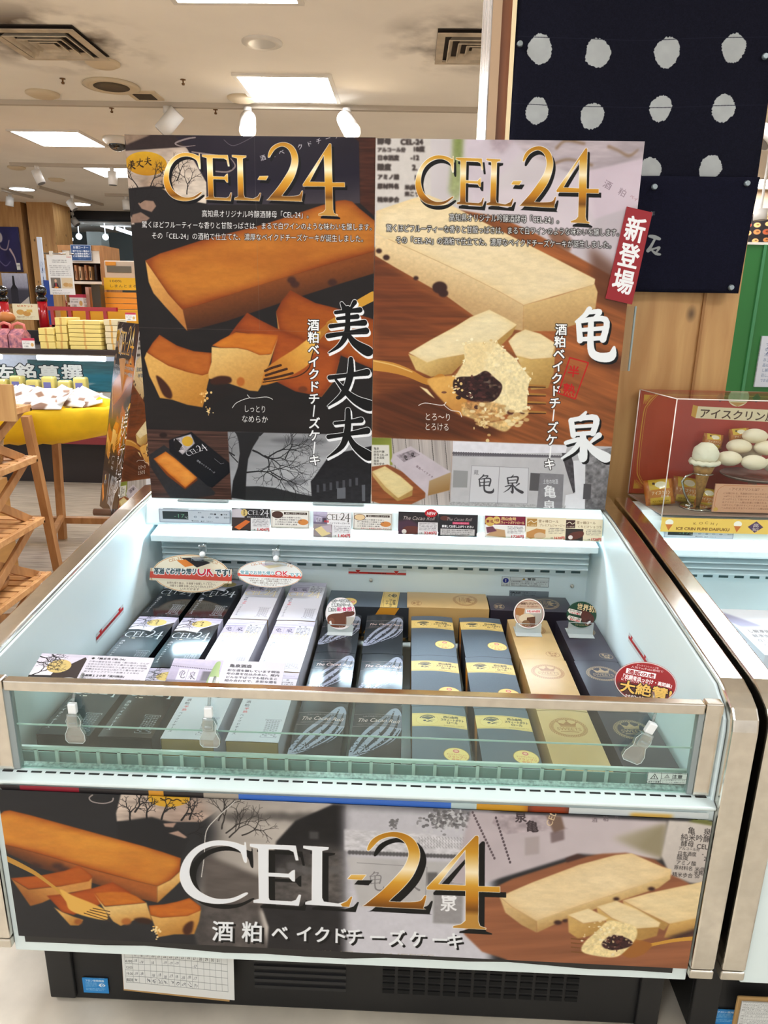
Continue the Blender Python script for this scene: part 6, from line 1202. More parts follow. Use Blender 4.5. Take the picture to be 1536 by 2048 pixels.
for i, (px, py, r) in enumerate(((44, 377, .16), (158, 407, .17), (114, 427, .1), (164, 439, .17))):
    q = at(px, py, Z=3.0); t = athing('downlight', 'lit round ceiling downlight, ' + ('nearest of the far left ones', 'right of a white spotlight', 'smallest one near the timber panel', 'by the dark beam')[i], 'downlight', (q.x, q.y, 3.0), 'lit far downlights'); MB().lathe([(r*1.15, 0), (r*1.15, -.01), (r, -.012)], (q.x, q.y, 3.0), cap=False).build('rim', WHITEM, t); MB().lathe([(.001, -.01), (r, -.011)], (q.x, q.y, 3.0)).build('lens', TUBEG, t)
for i, (pa, pb) in enumerate((((202, 450), (226, 456)), ((233, 457), (266, 468)), ((115, 473), (145, 479)), ((158, 446), (184, 448)))):
    A, B = at(*pa, Y=15.5), at(*pb, Y=15.5); u = MB().cyl(A, B, .035); C_ = (A+B)/2; u.cyl(C_, (C_.x, C_.y, 3.0), .01); tag(u.build('tube_lamp', FARG, loc=A), 'far fluorescent tube beyond the dark beam, ' + ('left of the pair', 'right of the pair', 'lowest one', 'highest one')[i], 'tube lamp', 'far fluorescent tubes')
for i, (px, py) in enumerate(((158, 473), (211, 474))):
    A = at(px, py, Y=15.0); tag(MB().ball(A, .06, 14).cyl(A, (A.x, A.y, 3.0), .008).build('globe_lamp', FARG, loc=A), ('left', 'right')[i]+' warm globe lamp beyond the dark beam', 'globe lamp', 'far globe lamps')
A, B = at(172, 460, Y=15.2), at(204, 500, Y=15.2); struct('pillar.001', MB().box(A.x, B.x, 15.2, 15.6, 0, 2.86), mat('grey_column', (176, 186, 182), .6))
# right background
def board(name, px0, py0, px1, py1, Y, m, label, cat, th=.03, **k):
    a, b = at(px0, py0, Y=Y), at(px1, py1, Y=Y); return tag(MB().box(a.x, b.x, Y, Y+th, b.z, a.z, front=0).build(name, m, loc=((a.x+b.x)/2, Y, b.z)), label, cat, **k)
a, b = at(1484, 489, Y=4.0), at(1560, 790, Y=4.0); t = athing('partition_panel', 'green partition panel right of the wooden pillar', 'partition', (1.9, 4, 0)); MB().box(1.69, 2.5, 4.0, 4.04, 0, a.z).build('panel', mat('green_laminate', (36, 106, 44), .4), t); MB().box(1.69, 2.5, 3.995, 4.045, a.z, a.z+.012).build('top_edge', WHITEM, t); MB().box(1.83, 1.845, 3.99, 4.0, 0, a.z).build('strip', mat('green_strip', (60, 126, 80), .4), t)
board('food_picture', 1480, 428, 1570, 486, 9.87, pr('food_photo'), 'dark picture board of round dishes above the green panel', 'picture board')
a, b = at(1525, 672, Y=3.985), at(1570, 775, Y=3.985); tag(MB().box(a.x, b.x, 3.985, 3.999, b.z, a.z, front=0).build('notice_sheet', pr('blue_board'), loc=(a.x, 3.985, b.z)), 'printed blue and white sheet on the green panel at the right edge', 'notice')
struct('wall_side', MB().box(2.6, 5.9, 9.9, 10.0, 0, 3), mat('beige_wall', (190, 166, 138), .7))

# cloths on the pillar
def cloth(name, x0, x1, z0, z1, y, m, label, curl=.012, lean=0.0):
    n, k = 40, 24; P = []
    for i in range(k+1):
        v = i/k; row = []
        for j in range(n+1):
            u = j/n; row.append((x0+(x1-x0)*u-lean*(1-v)*u, y-.004*math.sin(7*u+2*v)-.003*math.sin(15*u+5*v)-curl*(1-v)**3*(.5+.5*math.sin(4*u+1)), z0+(z1-z0)*v))
        P.append(row)
    m_ = MB(); m_.grid(P, 0, True, False, (0, 0, 1, 1)); return m_, (x0, y, z0)
CLM = pr('dot_cloth', .95, .05); t = athing('navy_cloth', 'navy cloth with rough pale dots hung on the wooden pillar', 'cloth', (.61, 2.19, 1.85)); m_, l_ = cloth('c', .262, .955, 1.85, 2.34, 2.192, CLM, '', .002); m_.build('fabric', CLM, t, solid=.002)
PINM = mat('clear_pin', (150, 160, 164), .15, .5)
def pin(px, py, y, t): q = at(px, py, Y=y); MB().cyl((q.x, y, q.z), (q.x, y-.008, q.z), .009, .006, 16).build('pin', PINM, t)
for px, py in ((1040, 88), (1530, 113)): pin(px, py, 2.185, t)
t = athing('navy_banner', 'plain navy cloth with white brush writing below the dotted cloth', 'cloth', (.61, 2.18, 1.553)); NCM = pr('name_cloth', .95, .05); m_, l_ = cloth('c', .262, .955, 1.555, 1.862, 2.176, NCM, '', .004, .012); m_.build('fabric', NCM, t, solid=.002)
for px, py in ((1494, 367), (1462, 575), (1309, 374)): pin(px, py, 2.168, t)

# ------------------------------------------------------------------ freezers
def freezer(ox, label, pl=-.755):
    t = athing('freezer_case', label, 'freezer', (ox-.0925, 1.6, 0)); X = lambda v: ox+v
    SP = [(1.10, .272), (1.10, .80), (1.104, .822), (1.117, .838), (1.145, .852), (1.18, .862), (1.9, .938), (2.12, .955), (2.12, .272)]
    for x0, x1 in ((-.811, -.765), (.58, .626)):
        f = MB().prism(SP, X(x0), X(x1)).build('side_panel', STEEL, t, bevel=.004)
        MB().box(X(x0), X(x1), 1.10, 1.2, .249, .269).build('end_cap', STEELB, f, bevel=.003)
        SPI = [(y+(.02 if i in (0, 1, 2, 3, 4) else 0), z-.012) for i, (y, z) in enumerate(SP)]
        xi = (x1, x1+.006) if x0 < 0 else (x0-.006, x0)
        MB().prism(SPI, X(xi[0]), X(xi[1])).build('side_liner', LINER, t, bevel=.002)
    MB().box(X(pl), X(.575), 1.2, 2.05, 0, .245).build('plinth', BLACKP, t, bevel=.006)
    MB().box(X(pl-.002), X(pl+.055), 1.19, 1.2, .012, .25).build('plinth_end', BLACKP, t, bevel=.003); MB().box(X(.53), X(.578), 1.19, 1.2, 0, .25).build('plinth_end', BLACKP, t, bevel=.003)
    g = MB()
    for i in range(9): g.box(X(-.30), X(-.10), 1.196, 1.2, .06+.018*i, .068+.018*i)
    g.build('intake_grille', mat('grille_black', (40, 40, 41), .45) if 'grille_black' not in bpy.data.materials else bpy.data.materials['grille_black'], t)
    g = MB()
    for i in range(13):
        for j in range(9): g.box(X(-.02+.033*i), X(.006+.033*i), 1.1975, 1.2, .06+.018*j, .07+.018*j)
    g.build('outlet_grille', bpy.data.materials['slot_black'] if 'slot_black' in bpy.data.materials else mat('slot_black', (8, 8, 8), .9), t)
    MB().prism([(1.112, .232), (1.112, .628), (1.106, .634), (1.106, .639), (1.128, .6465), (1.15, .6465), (1.15, .232)], X(-.765), X(.58)).build('front_panel', WHITE, t, bevel=.002)
    MB().box(X(-.765), X(.58), 1.15, 2.1, .232, .53).build('tub', LINER, t)
    MB().box(X(-.759), X(.574), 2.088, 2.118, .5, .93).build('back_liner', LINER, t)
    # glass front
    r = MB().prism([(1.128, .815), (1.128, .8355), (1.148, .8355), (1.148, .815)], X(-.722), X(.5415)).build('top_rail', STEEL, t, bevel=.0025)
    for x0, x1 in ((-.759, -.724), (.5435, .574)): MB().box(X(x0), X(x1), 1.128, 1.150, .6465, .837).build('corner_post', STEEL, t, bevel=.0025)
    MB().box(X(-.724), X(.5435), 1.134, 1.139, .648, .817).build('glass_pane', GLASS, t)
    MB().box(X(-.716), X(.536), 1.1395, 1.1405, .738, .7412).build('glass_seam', mat('seam_grey', (196, 212, 208), .3) if 'seam_grey' not in bpy.data.materials else bpy.data.materials['seam_grey'], t)
    for x0, x1 in ((-.7245, -.713), (.533, .543)): MB().box(X(x0), X(x1), 1.131, 1.145, .648, .817).build('glass_channel', GREYP, t)
    s = MB()
    for i in range(48): s.box(X(-.745+.0275*i), X(-.725+.0275*i), 1.1245, 1.1285, .6458, .6468)
    s.build('drain_slots', BLACKP, t)
    MB().prism([(1.14, .634), (1.14, .648), (1.15, .652), (1.166, .634)], X(-.755), X(.572)).build('perforated_strip', mat('perforated_metal', (186, 206, 200), .4, noise=.35, scale=140) if 'perforated_metal' not in bpy.data.materials else bpy.data.materials['perforated_metal'], t)
    f = MB(); f.box(X(-.755), X(.572), 1.163, 1.169, .668, .675); f.box(X(-.755), X(.572), 1.163, 1.169, .62, .632)
    for i in range(33): f.box(X(-.742+.0405*i), X(-.736+.0405*i), 1.163, 1.167, .63, .67)
    f.box(X(-.755), X(.572), 1.176, 1.178, .53, .655, mi=1)
    f.build('front_grille', [mat('grille_green', (208, 222, 216), .45) if 'grille_green' not in bpy.data.materials else bpy.data.materials['grille_green'], mat('grille_back', (136, 168, 164), .5) if 'grille_back' not in bpy.data.materials else bpy.data.materials['grille_back']], t)
    # rear console, lamp, shelf and louvres
    MB().prism([(1.971, .872), (1.969, .877), (1.983, .924), (1.992, .934), (2.02, .9435), (2.118, .9435), (2.118, .872)], X(-.759), X(.574)).build('console', LINER, t, bevel=.002)
    MB().box(X(-.71), X(.53), 1.972, 1.982, .866, .8725).build('led_lamp', LEDG, t)
    MB().prism([(1.955, .826), (1.953, .846), (2.088, .866), (2.088, .826)], X(-.742), X(.562)).build('lamp_shelf', LINER, t, bevel=.002)
    for i in range(4): MB().prism([(2.028, .799-.0175*i), (2.028, .803-.0175*i), (2.088, .822-.0175*i), (2.088, .818-.0175*i)], X(-.738), X(.558)).build('louvre', LINER, t)
    s = MB()
    for i in range(27): s.box(X(-.712+.0475*i), X(-.684+.0475*i), 2.0865, 2.0885, .7145, .7215)
    s.build('vent_slots', SLOT, t)
    for x in (-.10, .53): MB().ball((X(x), 2.086, .672), .006, 10).build('screw', STEELB, t)
    for x in (-.60, -.2): MB().box(X(x-.07), X(x+.08), 1.996, 2.008, .9395, .9435).build('deck_plate', GREYP, t, bevel=.003)
    return t
FZ = freezer(0, 'open white freezer case with steel sides and glass front, filled with cake boxes')
FZ2 = freezer(1.451, 'second open freezer case at the right, mostly outside the photo', -.805)
# prints fixed to the freezer
def face_print(name, px0, py0, px1, py1, Y, n, parent, th=.002, rough=.4):
    a, b = at(px0, py0, Y=Y), at(px1, py1, Y=Y); return MB().box(a.x, b.x, Y, Y+th, b.z, a.z, front=0).build(name, pr(n, rough), parent)
face_print('control_panel', 317, 1018, 461, 1048, 1.966, 'panel', FZ, .012); face_print('control_panel', 1330, 1056, 1466, 1078, 1.966, 'panel', FZ2, .012)
face_print('warning_label', 1004, 1153, 1097, 1175, 2.0865, 'warning', FZ); face_print('rating_plate', 1019, 1181, 1096, 1204, 2.0865, 'plate', FZ); face_print('load_line_label', 697, 1137, 812, 1152, 2.0865, 'load_line', FZ); face_print('caution_label', 1296, 1545, 1372, 1569, 1.1325, 'glass_note', FZ); face_print('caution_label', 440, 1135, 478, 1160, 2.0865, 'warning', FZ)
face_print('coolant_label', 164, 1956, 218, 1987, 1.196, 'freon', FZ); face_print('coolant_label', 1428, 2019, 1486, 2050, 1.196, 'freon', FZ2)
def side_label(p0, p1, xw, parent):
    a, b = at(*p0, X=xw), at(*p1, X=xw); d = Vector((0, 0, .012)); m = MB(); e = Vector((-.0012 if xw > 0 else .0012, 0, 0)); q = [a-d+e, b-d+e, b+d+e, a+d+e]
    if xw > 0: q = [b-d+e, a-d+e, a+d+e, b+d+e]
    m.face(q, [(0, 0), (1, 0), (1, 1), (0, 1)] if xw < 0 else [(1, 0), (0, 0), (0, 1), (1, 1)]); m.build('load_line_label', pr('arrow_line'), parent)
side_label((192, 1278), (246, 1216), -.759, FZ); side_label((1258, 1273), (1296, 1328), .574, FZ)
# banner on the front
t = athing('old_sign_sheet', 'older dark sign sheet showing as a strip above and below the long cake banner', 'sign sheet', (-.09, 1.11, .26))
m = MB(); P = [(-.74+1.29*i/16, .258+.004*math.sin(.7*i)-.002*(i % 3)) for i in range(17)]; m.face([(x, 1.1092, z) for x, z in P]+[(.55, 1.1092, .621), (-.74, 1.1092, .626)]); m.build('sheet', mat('dark_sheet', (34, 32, 32), .35), t, solid=.0015)
m = MB(); m.face([(-.742, 1.1075, .6205), (.568, 1.1075, .6135), (.568, 1.1075, .6265), (-.742, 1.1075, .6295)], [(0, 0), (1, 0), (1, 1), (0, 1)]); m.build('colour_strip', pr('strip_behind'), t, solid=.0008)
m = MB(); m.face([(-.748, 1.1035, .279), (.575, 1.1035, .271), (.574, 1.1035, .614), (-.746, 1.1035, .622)], [(0, 0), (1, 0), (1, 1), (0, 1)]); tag(m.build('cake_banner', pr('banner', .3, .25), loc=(-.09, 1.1035, .275), solid=.0018), 'long photo banner of cheesecakes across the front of the freezer', 'banner')
t = athing('record_sheet', 'white temperature record sheet on a card hanging below the cake banner', 'sheet', (-.455, 1.17, .06)); m = MB(); m.face([(-.578, 1.168, .074), (-.338, 1.168, .057), (-.335, 1.171, .228), (-.574, 1.171, .230)], [(0, 0), (1, 0), (1, 1), (0, 1)]); m.build('paper', pr('log', .6), t, solid=.001)
m = MB(); m.face([(-.580, 1.1705, .068), (-.35, 1.1705, .050), (-.338, 1.1735, .228), (-.574, 1.1735, .23)]); m.build('backing_card', KRAFT, t, solid=.002)
a, b = at(1478, 1998, Y=1.17), at(1560, 2060, Y=1.17); t = athing('record_sheet', 'record sheet on a board under the second freezer, bottom right corner', 'sheet', (a.x, 1.17, b.z)); MB().box(a.x+.008, b.x, 1.17, 1.173, b.z, a.z-.008, front=0).build('paper', pr('log', .6), t); MB().box(a.x, b.x, 1.174, 1.18, b.z, a.z).build('board', KRAFT, t, bevel=.004)

# posters on the rear deck
PD = pr('dark_poster', .2, .22); PL = pr('light_poster', .3, .25)
q0, q1 = at(249, 268, Y=2.014), at(753, 278, Y=2.014); zt, zb = 1.9166, .9436
tag(MB().box(-.751, -.0995, 2.012, 2.018, zb, zt, front=1).build('cake_poster', [mat('poster_edge', (210, 206, 200), .5), PD], loc=(-.425, 2.015, zb)), 'dark poster of browned cheesecake standing on the freezer, left one', 'poster')
tag(MB().box(-.0985, .584, 2.0118, 2.018, zb, zt-.002, front=1).build('cake_poster', [bpy.data.materials['poster_edge'], PL], loc=(.243, 2.015, zb)), 'pale poster of creamy half-baked cheesecake on a wooden board, right one', 'poster')
m = MB(); c_ = [at(*p, Y=2.008) for p in ((1211, 597), (1264, 609), (1305, 425), (1254, 413))]; bk = [v+Vector((0, .003, 0)) for v in c_]
m.face(c_, [(0, 0), (1, 0), (1, 1), (0, 1)]); m.face(bk[::-1], None, 1)
for i in range(4): m.face([c_[i], bk[i], bk[(i+1) % 4], c_[(i+1) % 4]], None, 1)
tag(m.build('red_strip', [pr('new_strip', .4), mat('red_card', (140, 24, 34), .5)], loc=c_[0]), 'slanted red strip with white characters on the pale poster edge', 'sign')
t = athing('poster_frame_tab', 'clear plastic support behind the right edge of the pale poster', 'support', (.55, 2.02, .95)); a, b = at(1243, 612, Y=2.02), at(1259, 742, Y=2.02); MB().box(a.x-.05, b.x, 2.0185, 2.022, b.z, a.z).build('tab', ACRYL, t); MB().box(b.x-.004, b.x, 2.0185, 2.026, b.z, a.z).build('rod', GREYP, t)
# price cards
CARDPX = ((462, 1018, 540, 1063), (541, 1021, 619, 1058), (626, 1025, 702, 1076), (706, 1027, 784, 1061), (797, 1025, 875, 1070), (877, 1030, 954, 1074), (971, 1033, 1049, 1077), (1053, 1036, 1130, 1080), (1131, 1039, 1203, 1083))
CM = pr('cards', .25)
CARDL = ('dark price card with the browned cake, leftmost on the console', 'cream serving-tips card right of the dark leftmost price card', 'white price card under the middle of the two posters', 'cream serving-tips card with a red bottom line', 'black price card of a chocolate roll with a red round tag', 'black tips card with a pink stripe beside the red-tagged card', 'price card with maroon heading and two gold medals', 'cream price card with a gold square and tan cake roll', 'cream price card with a dark square, rightmost on the console')
for i, (x0, y0, x1, y1) in enumerate(CARDPX):
    Y = 1.9655; a, b = at(x0, y0, Y=Y), at(x1, y1, Y=Y); z0 = b.z; z1 = a.z
    t = athing('price_card', CARDL[i], 'price card', ((a.x+b.x)/2, Y, z0), 'price cards along the console')
    m = MB(); u0, v0 = (i % 3)/3, 1-(i//3+1)/3; u1, v1 = u0+1/3, v0+1/3; tl = .010
    m.face([(a.x, Y-.002, z0), (b.x, Y-.002, z0), (b.x, Y+tl, z1), (a.x, Y+tl, z1)], [(u0, v0), (u1, v0), (u1, v1), (u0, v1)]); m.build('card', CM, t, solid=.0008)
    MB().box(a.x-.001, b.x+.001, Y-.0045, Y-.0028, z0-.002, z0+.006).build('holder', ACRYL, t)
    if i == 4:
        q = at(862, 1027, Y=Y-.002); mm = Cv(120, 80, (196, 30, 40)); mm.text('NEW', 18, 58, 46, (250, 250, 250), width=84, shear=.2, bold=1); PR['newtag'] = printed('print_newtag', mm); n = MB()
        n.face([(q.x+.018*math.cos(k*.3927), Y-.003+.004, q.z+.012*math.sin(k*.3927)) for k in range(16)], [(.5+.5*math.cos(k*.3927), .5+.5*math.sin(k*.3927)) for k in range(16)]); n.build('round_tag', PR['newtag'], t, solid=.001)

# ------------------------------------------------------------------ cake boxes
def edge_mat(n, c, r=.3): return bpy.data.materials.get(n) or mat(n, c, r)
KIND = {
 'black': ('black_box', (.108, .279, .10), (18, 20, 25), .13), 'white': ('white_box', (.106, .279, .10), (196, 194, 204), .16),
 'cacao': ('cacao_box', (.106, .243, .10), (22, 22, 26), .16), 'potato': ('potato_box', (.119, .243, .10), (40, 44, 50), .5),
 'tan': ('tan_box', (.115, .243, .10), (196, 158, 100), .28), 'plum': ('plum_box', (.112, .243, .10), (44, 38, 48), .3)}
PROTO = {}
def proto(kind):
    art, (w, l, h), side, rough = KIND[kind]
    sm = mat('side_'+kind, side, rough+.1)
    t = thing('cake_box', '', 'cake box'); tm = pr(art, rough, .5)
    base = MB().box(-w/2+.0012, w/2-.0012, -l/2+.0006, l/2-.0006, 0, h-.004).build('base', KRAFT if kind == 'white' else sm, t, bevel=.0015)
    lid = MB(); Nn = 8; dome = .0035 if kind in ('potato', 'tan', 'plum', 'cacao') else .0008
    rows = [[(-w/2+w*j/Nn, -l/2+l*i, h-.002+dome*math.sin(math.pi*j/Nn)) for j in range(Nn+1)] for i in (0, 1)]
    V = lid.grid(rows, 0, True, False, (0, 0, 1, 1))
    for x in (-w/2, w/2): lid.face([(x, -l/2, .002), (x, l/2, .002), (x, l/2, h-.002), (x, -l/2, h-.002)], None, 1)
    lid.build('sleeve', [tm, sm], t, solid=0)
    if kind == 'potato':
        n0 = l*(.5-62/540), l*(.5-190/540); GB = mat('gold_band', (204, 140, 44), .35)
        for x in (-w/2-.0006, w/2+.0006):
            b = MB(); b.face([(x, n0[1], h-.003), (x, n0[0], h-.003), (x, n0[0]-.05, .012), (x, n0[1]-.05, .012)])
            b.build('gold_band', GB, t)
    if kind == 'black':
        f = MB(); f.face([(w/2+.0006, l/2-.075, h-.03), (w/2+.0006, l/2, h-.05), (w/2+.0006, l/2, h-.001), (w/2+.0006, l/2-.05, h-.001)]); f.build('pale_flap', mat('pale_print', (196, 190, 208), .3), t)
    return t
def place(kind, x, y, z, rz, label, group):
    if kind not in PROTO: o = PROTO[kind] = proto(kind)
    else: o = copy_tree(PROTO[kind])
    o.location = (x, y, z); o.rotation_euler = (0, 0, rz); o['label'] = label; o['group'] = group; return o
NAMES = {'black': 'black cake box with white letters', 'white': 'white cake box with a pale storehouse print', 'cacao': 'dark glossy box with a silver cacao pod', 'potato': 'slate grey box with a gold label band', 'tan': 'tan box with an embossed brown crown wreath', 'plum': 'dark plum box with a gold crown wreath'}
cols = [('black', -.668, 'leftmost column'), ('black', -.543, 'second column from left'), ('white', -.420, 'left white column'), ('white', -.290, 'right white column'), ('cacao', -.169, 'left cacao column'), ('cacao', -.047, 'right cacao column'), ('potato', .088, 'left slate column'), ('potato', .228, 'right slate column'), ('tan', .367, 'only tan column'), ('plum', .506, 'rightmost column')]
rowsn = ('front row behind glass', 'middle row', 'back row')
for kind, x, cn in cols:
    l = KIND[kind][1][1]
    for r in range(3):
        big = kind in ('black', 'white'); z = .5705 if big else .5306; y0 = 1.213 if big else 1.186; pitch = .2815 if big else .2445
        place(kind, x+(random.uniform(-.0015, .0015)), y0+l/2+pitch*r, z+(.0008*r if big else 0), random.uniform(-.006, .006), f'{NAMES[kind]}, {cn}, {rowsn[r]}', f'{kind} cake boxes')
w_ = MB()
for i in range(24): w_.tube([(-.752+.022*i, 1.21, .567), (-.752+.022*i, 2.06, .567)], .0022, 6)
for y in (1.23, 1.5, 1.78, 2.04): w_.tube([(-.755, y, .5625), (-.235, y, .5625)], .003, 6)
for y in (1.23, 2.04):
    for x in (-.75, -.5, -.24): w_.tube([(x, y, .531), (x, y, .5625)], .003, 6)
tag(w_.build('wire_rack', STEELB, loc=(-.5, 1.6, .53)), 'low wire rack under the black and white cake boxes', 'rack')
place('potato', -.101, 2.003, .5456, -math.pi/2, 'slate grey box with gold band lying crosswise against the back, left', 'boxes lying along the back'); place('tan', .137, 2.003, .5486, -math.pi/2, 'tan wreath box lying crosswise against the back, middle', 'boxes lying along the back'); place('plum', .384, 2.003, .5456, -math.pi/2, 'plum wreath box lying crosswise against the back, right', 'boxes lying along the back')
for x, w2, n in ((-.101, .23, 'left'), (.137, .23, 'middle'), (.384, .23, 'right')): tag(MB().box(x-w2/2, x+w2/2, 1.955, 2.05, .5305, .5445 if n != 'middle' else .5475).build('card_pad', KRAFT, loc=(x, 2, .53)), f'flat card pad under the {n} crosswise box', 'card pad')

# ------------------------------------------------------------------ signs standing in the freezer
WCARD = mat('white_card', (236, 234, 228), .5)
def flat_sign(name, pts, uvs, mats, label, cat, loc, extra=None, th=.0016):
    """pts: outline in world space lying in one plane"""
    t = athing(name, label, cat, loc); m = MB(); m.face(pts, uvs); m.build('card', mats, t, solid=th); return t
def oval(cx, cy, rx, ry, Y, n=40, tilt=0.0, ang=0.0):
    """outline of a tilted oval card: the plane leans by tilt (depth per height) about the centre"""
    c0 = at(cx, cy, Y=Y); P, U = [], []
    for k in range(n):
        a_ = 2*math.pi*k/n; u, v = math.cos(a_), math.sin(a_); x, y = rx*u, -ry*v
        d = ray(cx+x*math.cos(ang)-y*math.sin(ang), cy+x*math.sin(ang)+y*math.cos(ang)); kk = (Y+tilt*(CAM[2]-c0.z))/(d.y-tilt*d.z)
        P.append(Vector(CAM)+d*kk); U.append((.5+.5*u, .5+.5*v))
    return P, U
def clip(t, px, py, Y, s=1.0):
    q = at(px, py, Y=Y); MB().box(q.x-.032*s, q.x+.032*s, Y-.006, Y+.006, q.z-.012*s, q.z-.001).build('clip_bar', CLIPM, t, bevel=.002)
    MB().ball((q.x, Y, q.z+.008*s), .009*s, 14).build('ball_joint', mat('joint_white', (236, 240, 240), .3) if 'joint_white' not in bpy.data.materials else bpy.data.materials['joint_white'], t)
    MB().box(q.x-.012*s, q.x+.012*s, Y+.002, Y+.014, q.z+.010*s, q.z+.034*s).build('jaw', CLIPM, t, bevel=.003); MB().tube([(q.x, Y+.01, q.z+.03*s), (q.x, Y+.05, q.z+.031*s), (q.x, Y+.088, q.z+.024*s)], .003).build('arm', CLIPM, t)
OKA = pr('ok_sign', .3)
P, U = oval(382, 1147, 77, 38, 1.93, 44, .12, .04); t = flat_sign('oval_sign', P, U, OKA, 'cream oval sign with a red band and OK, clipped at left in the freezer', 'sign', P[33]); clip(t, 405, 1114, 1.93)
mm = MB(); C4 = [at(*p_, Y=1.927) for p_ in ((299, 1160), (463, 1167), (464, 1139), (301, 1136))]
mm.face(C4, [(0, .36), (1, .32), (1, .56), (0, .56)]); mm.build('lettered_band', OKA, t, solid=.0016)
PR['ok_white'] = printed('print_ok_white', art_ok_sign(True), .2)
P, U = oval(540, 1148, 65, 27, 1.93, 44, .15, .03); t = flat_sign('oval_sign', P, U, PR['ok_white'], 'white oval sign with OK, clipped above the white cake boxes', 'sign', P[33]); clip(t, 552, 1122, 1.93)
def stand_pop(name, cx, cy, rx, ry, Y, z0, art, label, ang=0.0, shape=None):
    P, U = oval(cx, cy, rx, ry, Y, 40, .25, ang)
    t = flat_sign(name, P, U, pr(art, .15), label, 'sign', (P[30][0], Y, z0)); P2, _ = oval(cx, cy, rx*1.08, ry*1.08, Y+.002, 40, .25, ang); m = MB(); m.face(P2); m.build('clear_sleeve', ACRYL, t)
    zc = min(p_[2] for p_ in P); xs = [p_[0] for p_ in P]; STA = bpy.data.materials.get('stand_acrylic') or mat('stand_acrylic', (222, 230, 230), .12, trans=.35, ior=1.3); xm = (min(xs)+max(xs))/2; w = (max(xs)-min(xs))*.42
    f = MB(); f.face([(xm-w, Y-.03, z0+.0012), (xm+w, Y-.03, z0+.0012), (xm+w, Y+.03, z0+.0012), (xm-w, Y+.03, z0+.0012)]); f.build('foot', STA, t, solid=.0016)
    f = MB(); yb = Y+.25*(zc-at(cx, cy, Y=Y).z)+.003; f.face([(xm-w, yb, z0+.001), (xm+w, yb, z0+.001), (xm+w, yb, zc+.014), (xm-w, yb, zc+.014)]); f.build('upright', STA, t, solid=.0016); return t
stand_pop('round_sign', 681, 1227, 30, 32, 1.80, .631, 'roll_pop', 'rounded white sign with pink lettering and a chocolate roll on a clear stand', .05)
stand_pop('round_sign', 1058, 1227, 31, 30, 1.83, .632, 'jersey_pop', 'round red-rimmed sign with a cake photo standing on the tan box')
stand_pop('round_sign', 1163, 1229, 30, 26, 1.83, .632, 'first_pop', 'dark green sign with gold lettering and a chocolate roll, on the plum box', .06)
P, U = oval(1291, 1366, 63, 42, 1.21, 40, .9, .16); t = flat_sign('oval_sign', P, U, pr('red_oval', .2), 'dark red oval sign with big gold characters at the front right corner', 'sign', P[30])
def tilted(name, bl, br, tl, Y0, art, label):
    B0, B1 = at(*bl, Y=Y0), at(*br, Y=Y0); T0 = at(*tl, X=B0.x); d = T0-B0; ext = d*.25
    P = [B0-ext, B1-ext, B1+d, B0+d]; t = flat_sign(name, P, [(0, 0), (1, 0), (1, 1), (0, 1)], pr(art, .25), label, 'sign', P[0]); return t
tilted('story_card', (58, 1350), (290, 1360), (84.4, 1307), 1.175, 'dark_story', 'tilted card with a dark tree picture and gold moon, front left behind the rail'); tilted('story_card', (331, 1362), (562, 1372), (348.6, 1317), 1.175, 'light_story', 'tilted card with a storehouse and green bottle, behind the rail')
def hang_clip(px, py, s, label, rot=0.0):
    q = at(px, py, Y=1.128); t = athing('sign_clip', label, 'clip', (q.x, 1.12, q.z), 'clear clips on the glass rail'); R = Matrix.Translation(q) @ Matrix.Rotation(rot, 4, 'Y')
    def bx(n, *b): m = MB(); m.box(*b, M=R); m.build(n, CLIPM, t, bevel=.003)
    m = MB(); pr_ = [(-.014, -.036), (-.019, -.030), (-.019, -.018), (-.012, -.002), (-.015, .012), (-.010, .024), (.010, .024), (.015, .012), (.012, -.002), (.019, -.018), (.019, -.030), (.014, -.036)]; P0 = [R @ Vector((x*s, -.006, z*s)) for x, z in pr_]; P1 = [R @ Vector((x*s, .002, z*s)) for x, z in pr_]
    m.face(P0); m.face(P1[::-1])
    for i in range(len(P0)): m.face([P0[i], P1[i], P1[(i+1) % len(P0)], P0[(i+1) % len(P0)]])
    m.build('jaw', CLIPM, t, bevel=.0015); m = MB(); m.tube([R @ Vector((x*s, -.0065, z*s)) for x, z in pr_], .0005, 6, 0, True); m.build('jaw_highlight', eg_ if (eg_ := bpy.data.materials.get('clip_highlight')) else mat('clip_highlight', (214, 226, 224), .1), t); bx('lever', -.011*s, .011*s, -.012, -.006, .0, .03*s); bx('spring', -.008*s, .008*s, -.014, -.005, .006*s, .014*s)  # pale tube along the jaw outline stands in for edge highlights
    m = MB(); m.box(-.008*s, .008*s, -.008, .002, .028*s, .05*s, M=R); m.build('white_knob', bpy.data.materials['joint_white'], t, bevel=.002); m = MB(); m.tube([R @ Vector((0, 0, .046*s)), R @ Vector((0, .012, .07*s)), R @ Vector((0, .05, .082*s))], .003); m.build('arm', CLIPM, t)
hang_clip(151, 1450, .95, 'clear plastic clip on the glass rail, leftmost'); hang_clip(420, 1458, .95, 'clear plastic clip on the glass rail before the white boxes'); hang_clip(1278, 1488, 1.0, 'slanted clear plastic clip on the glass rail, rightmost', .4)
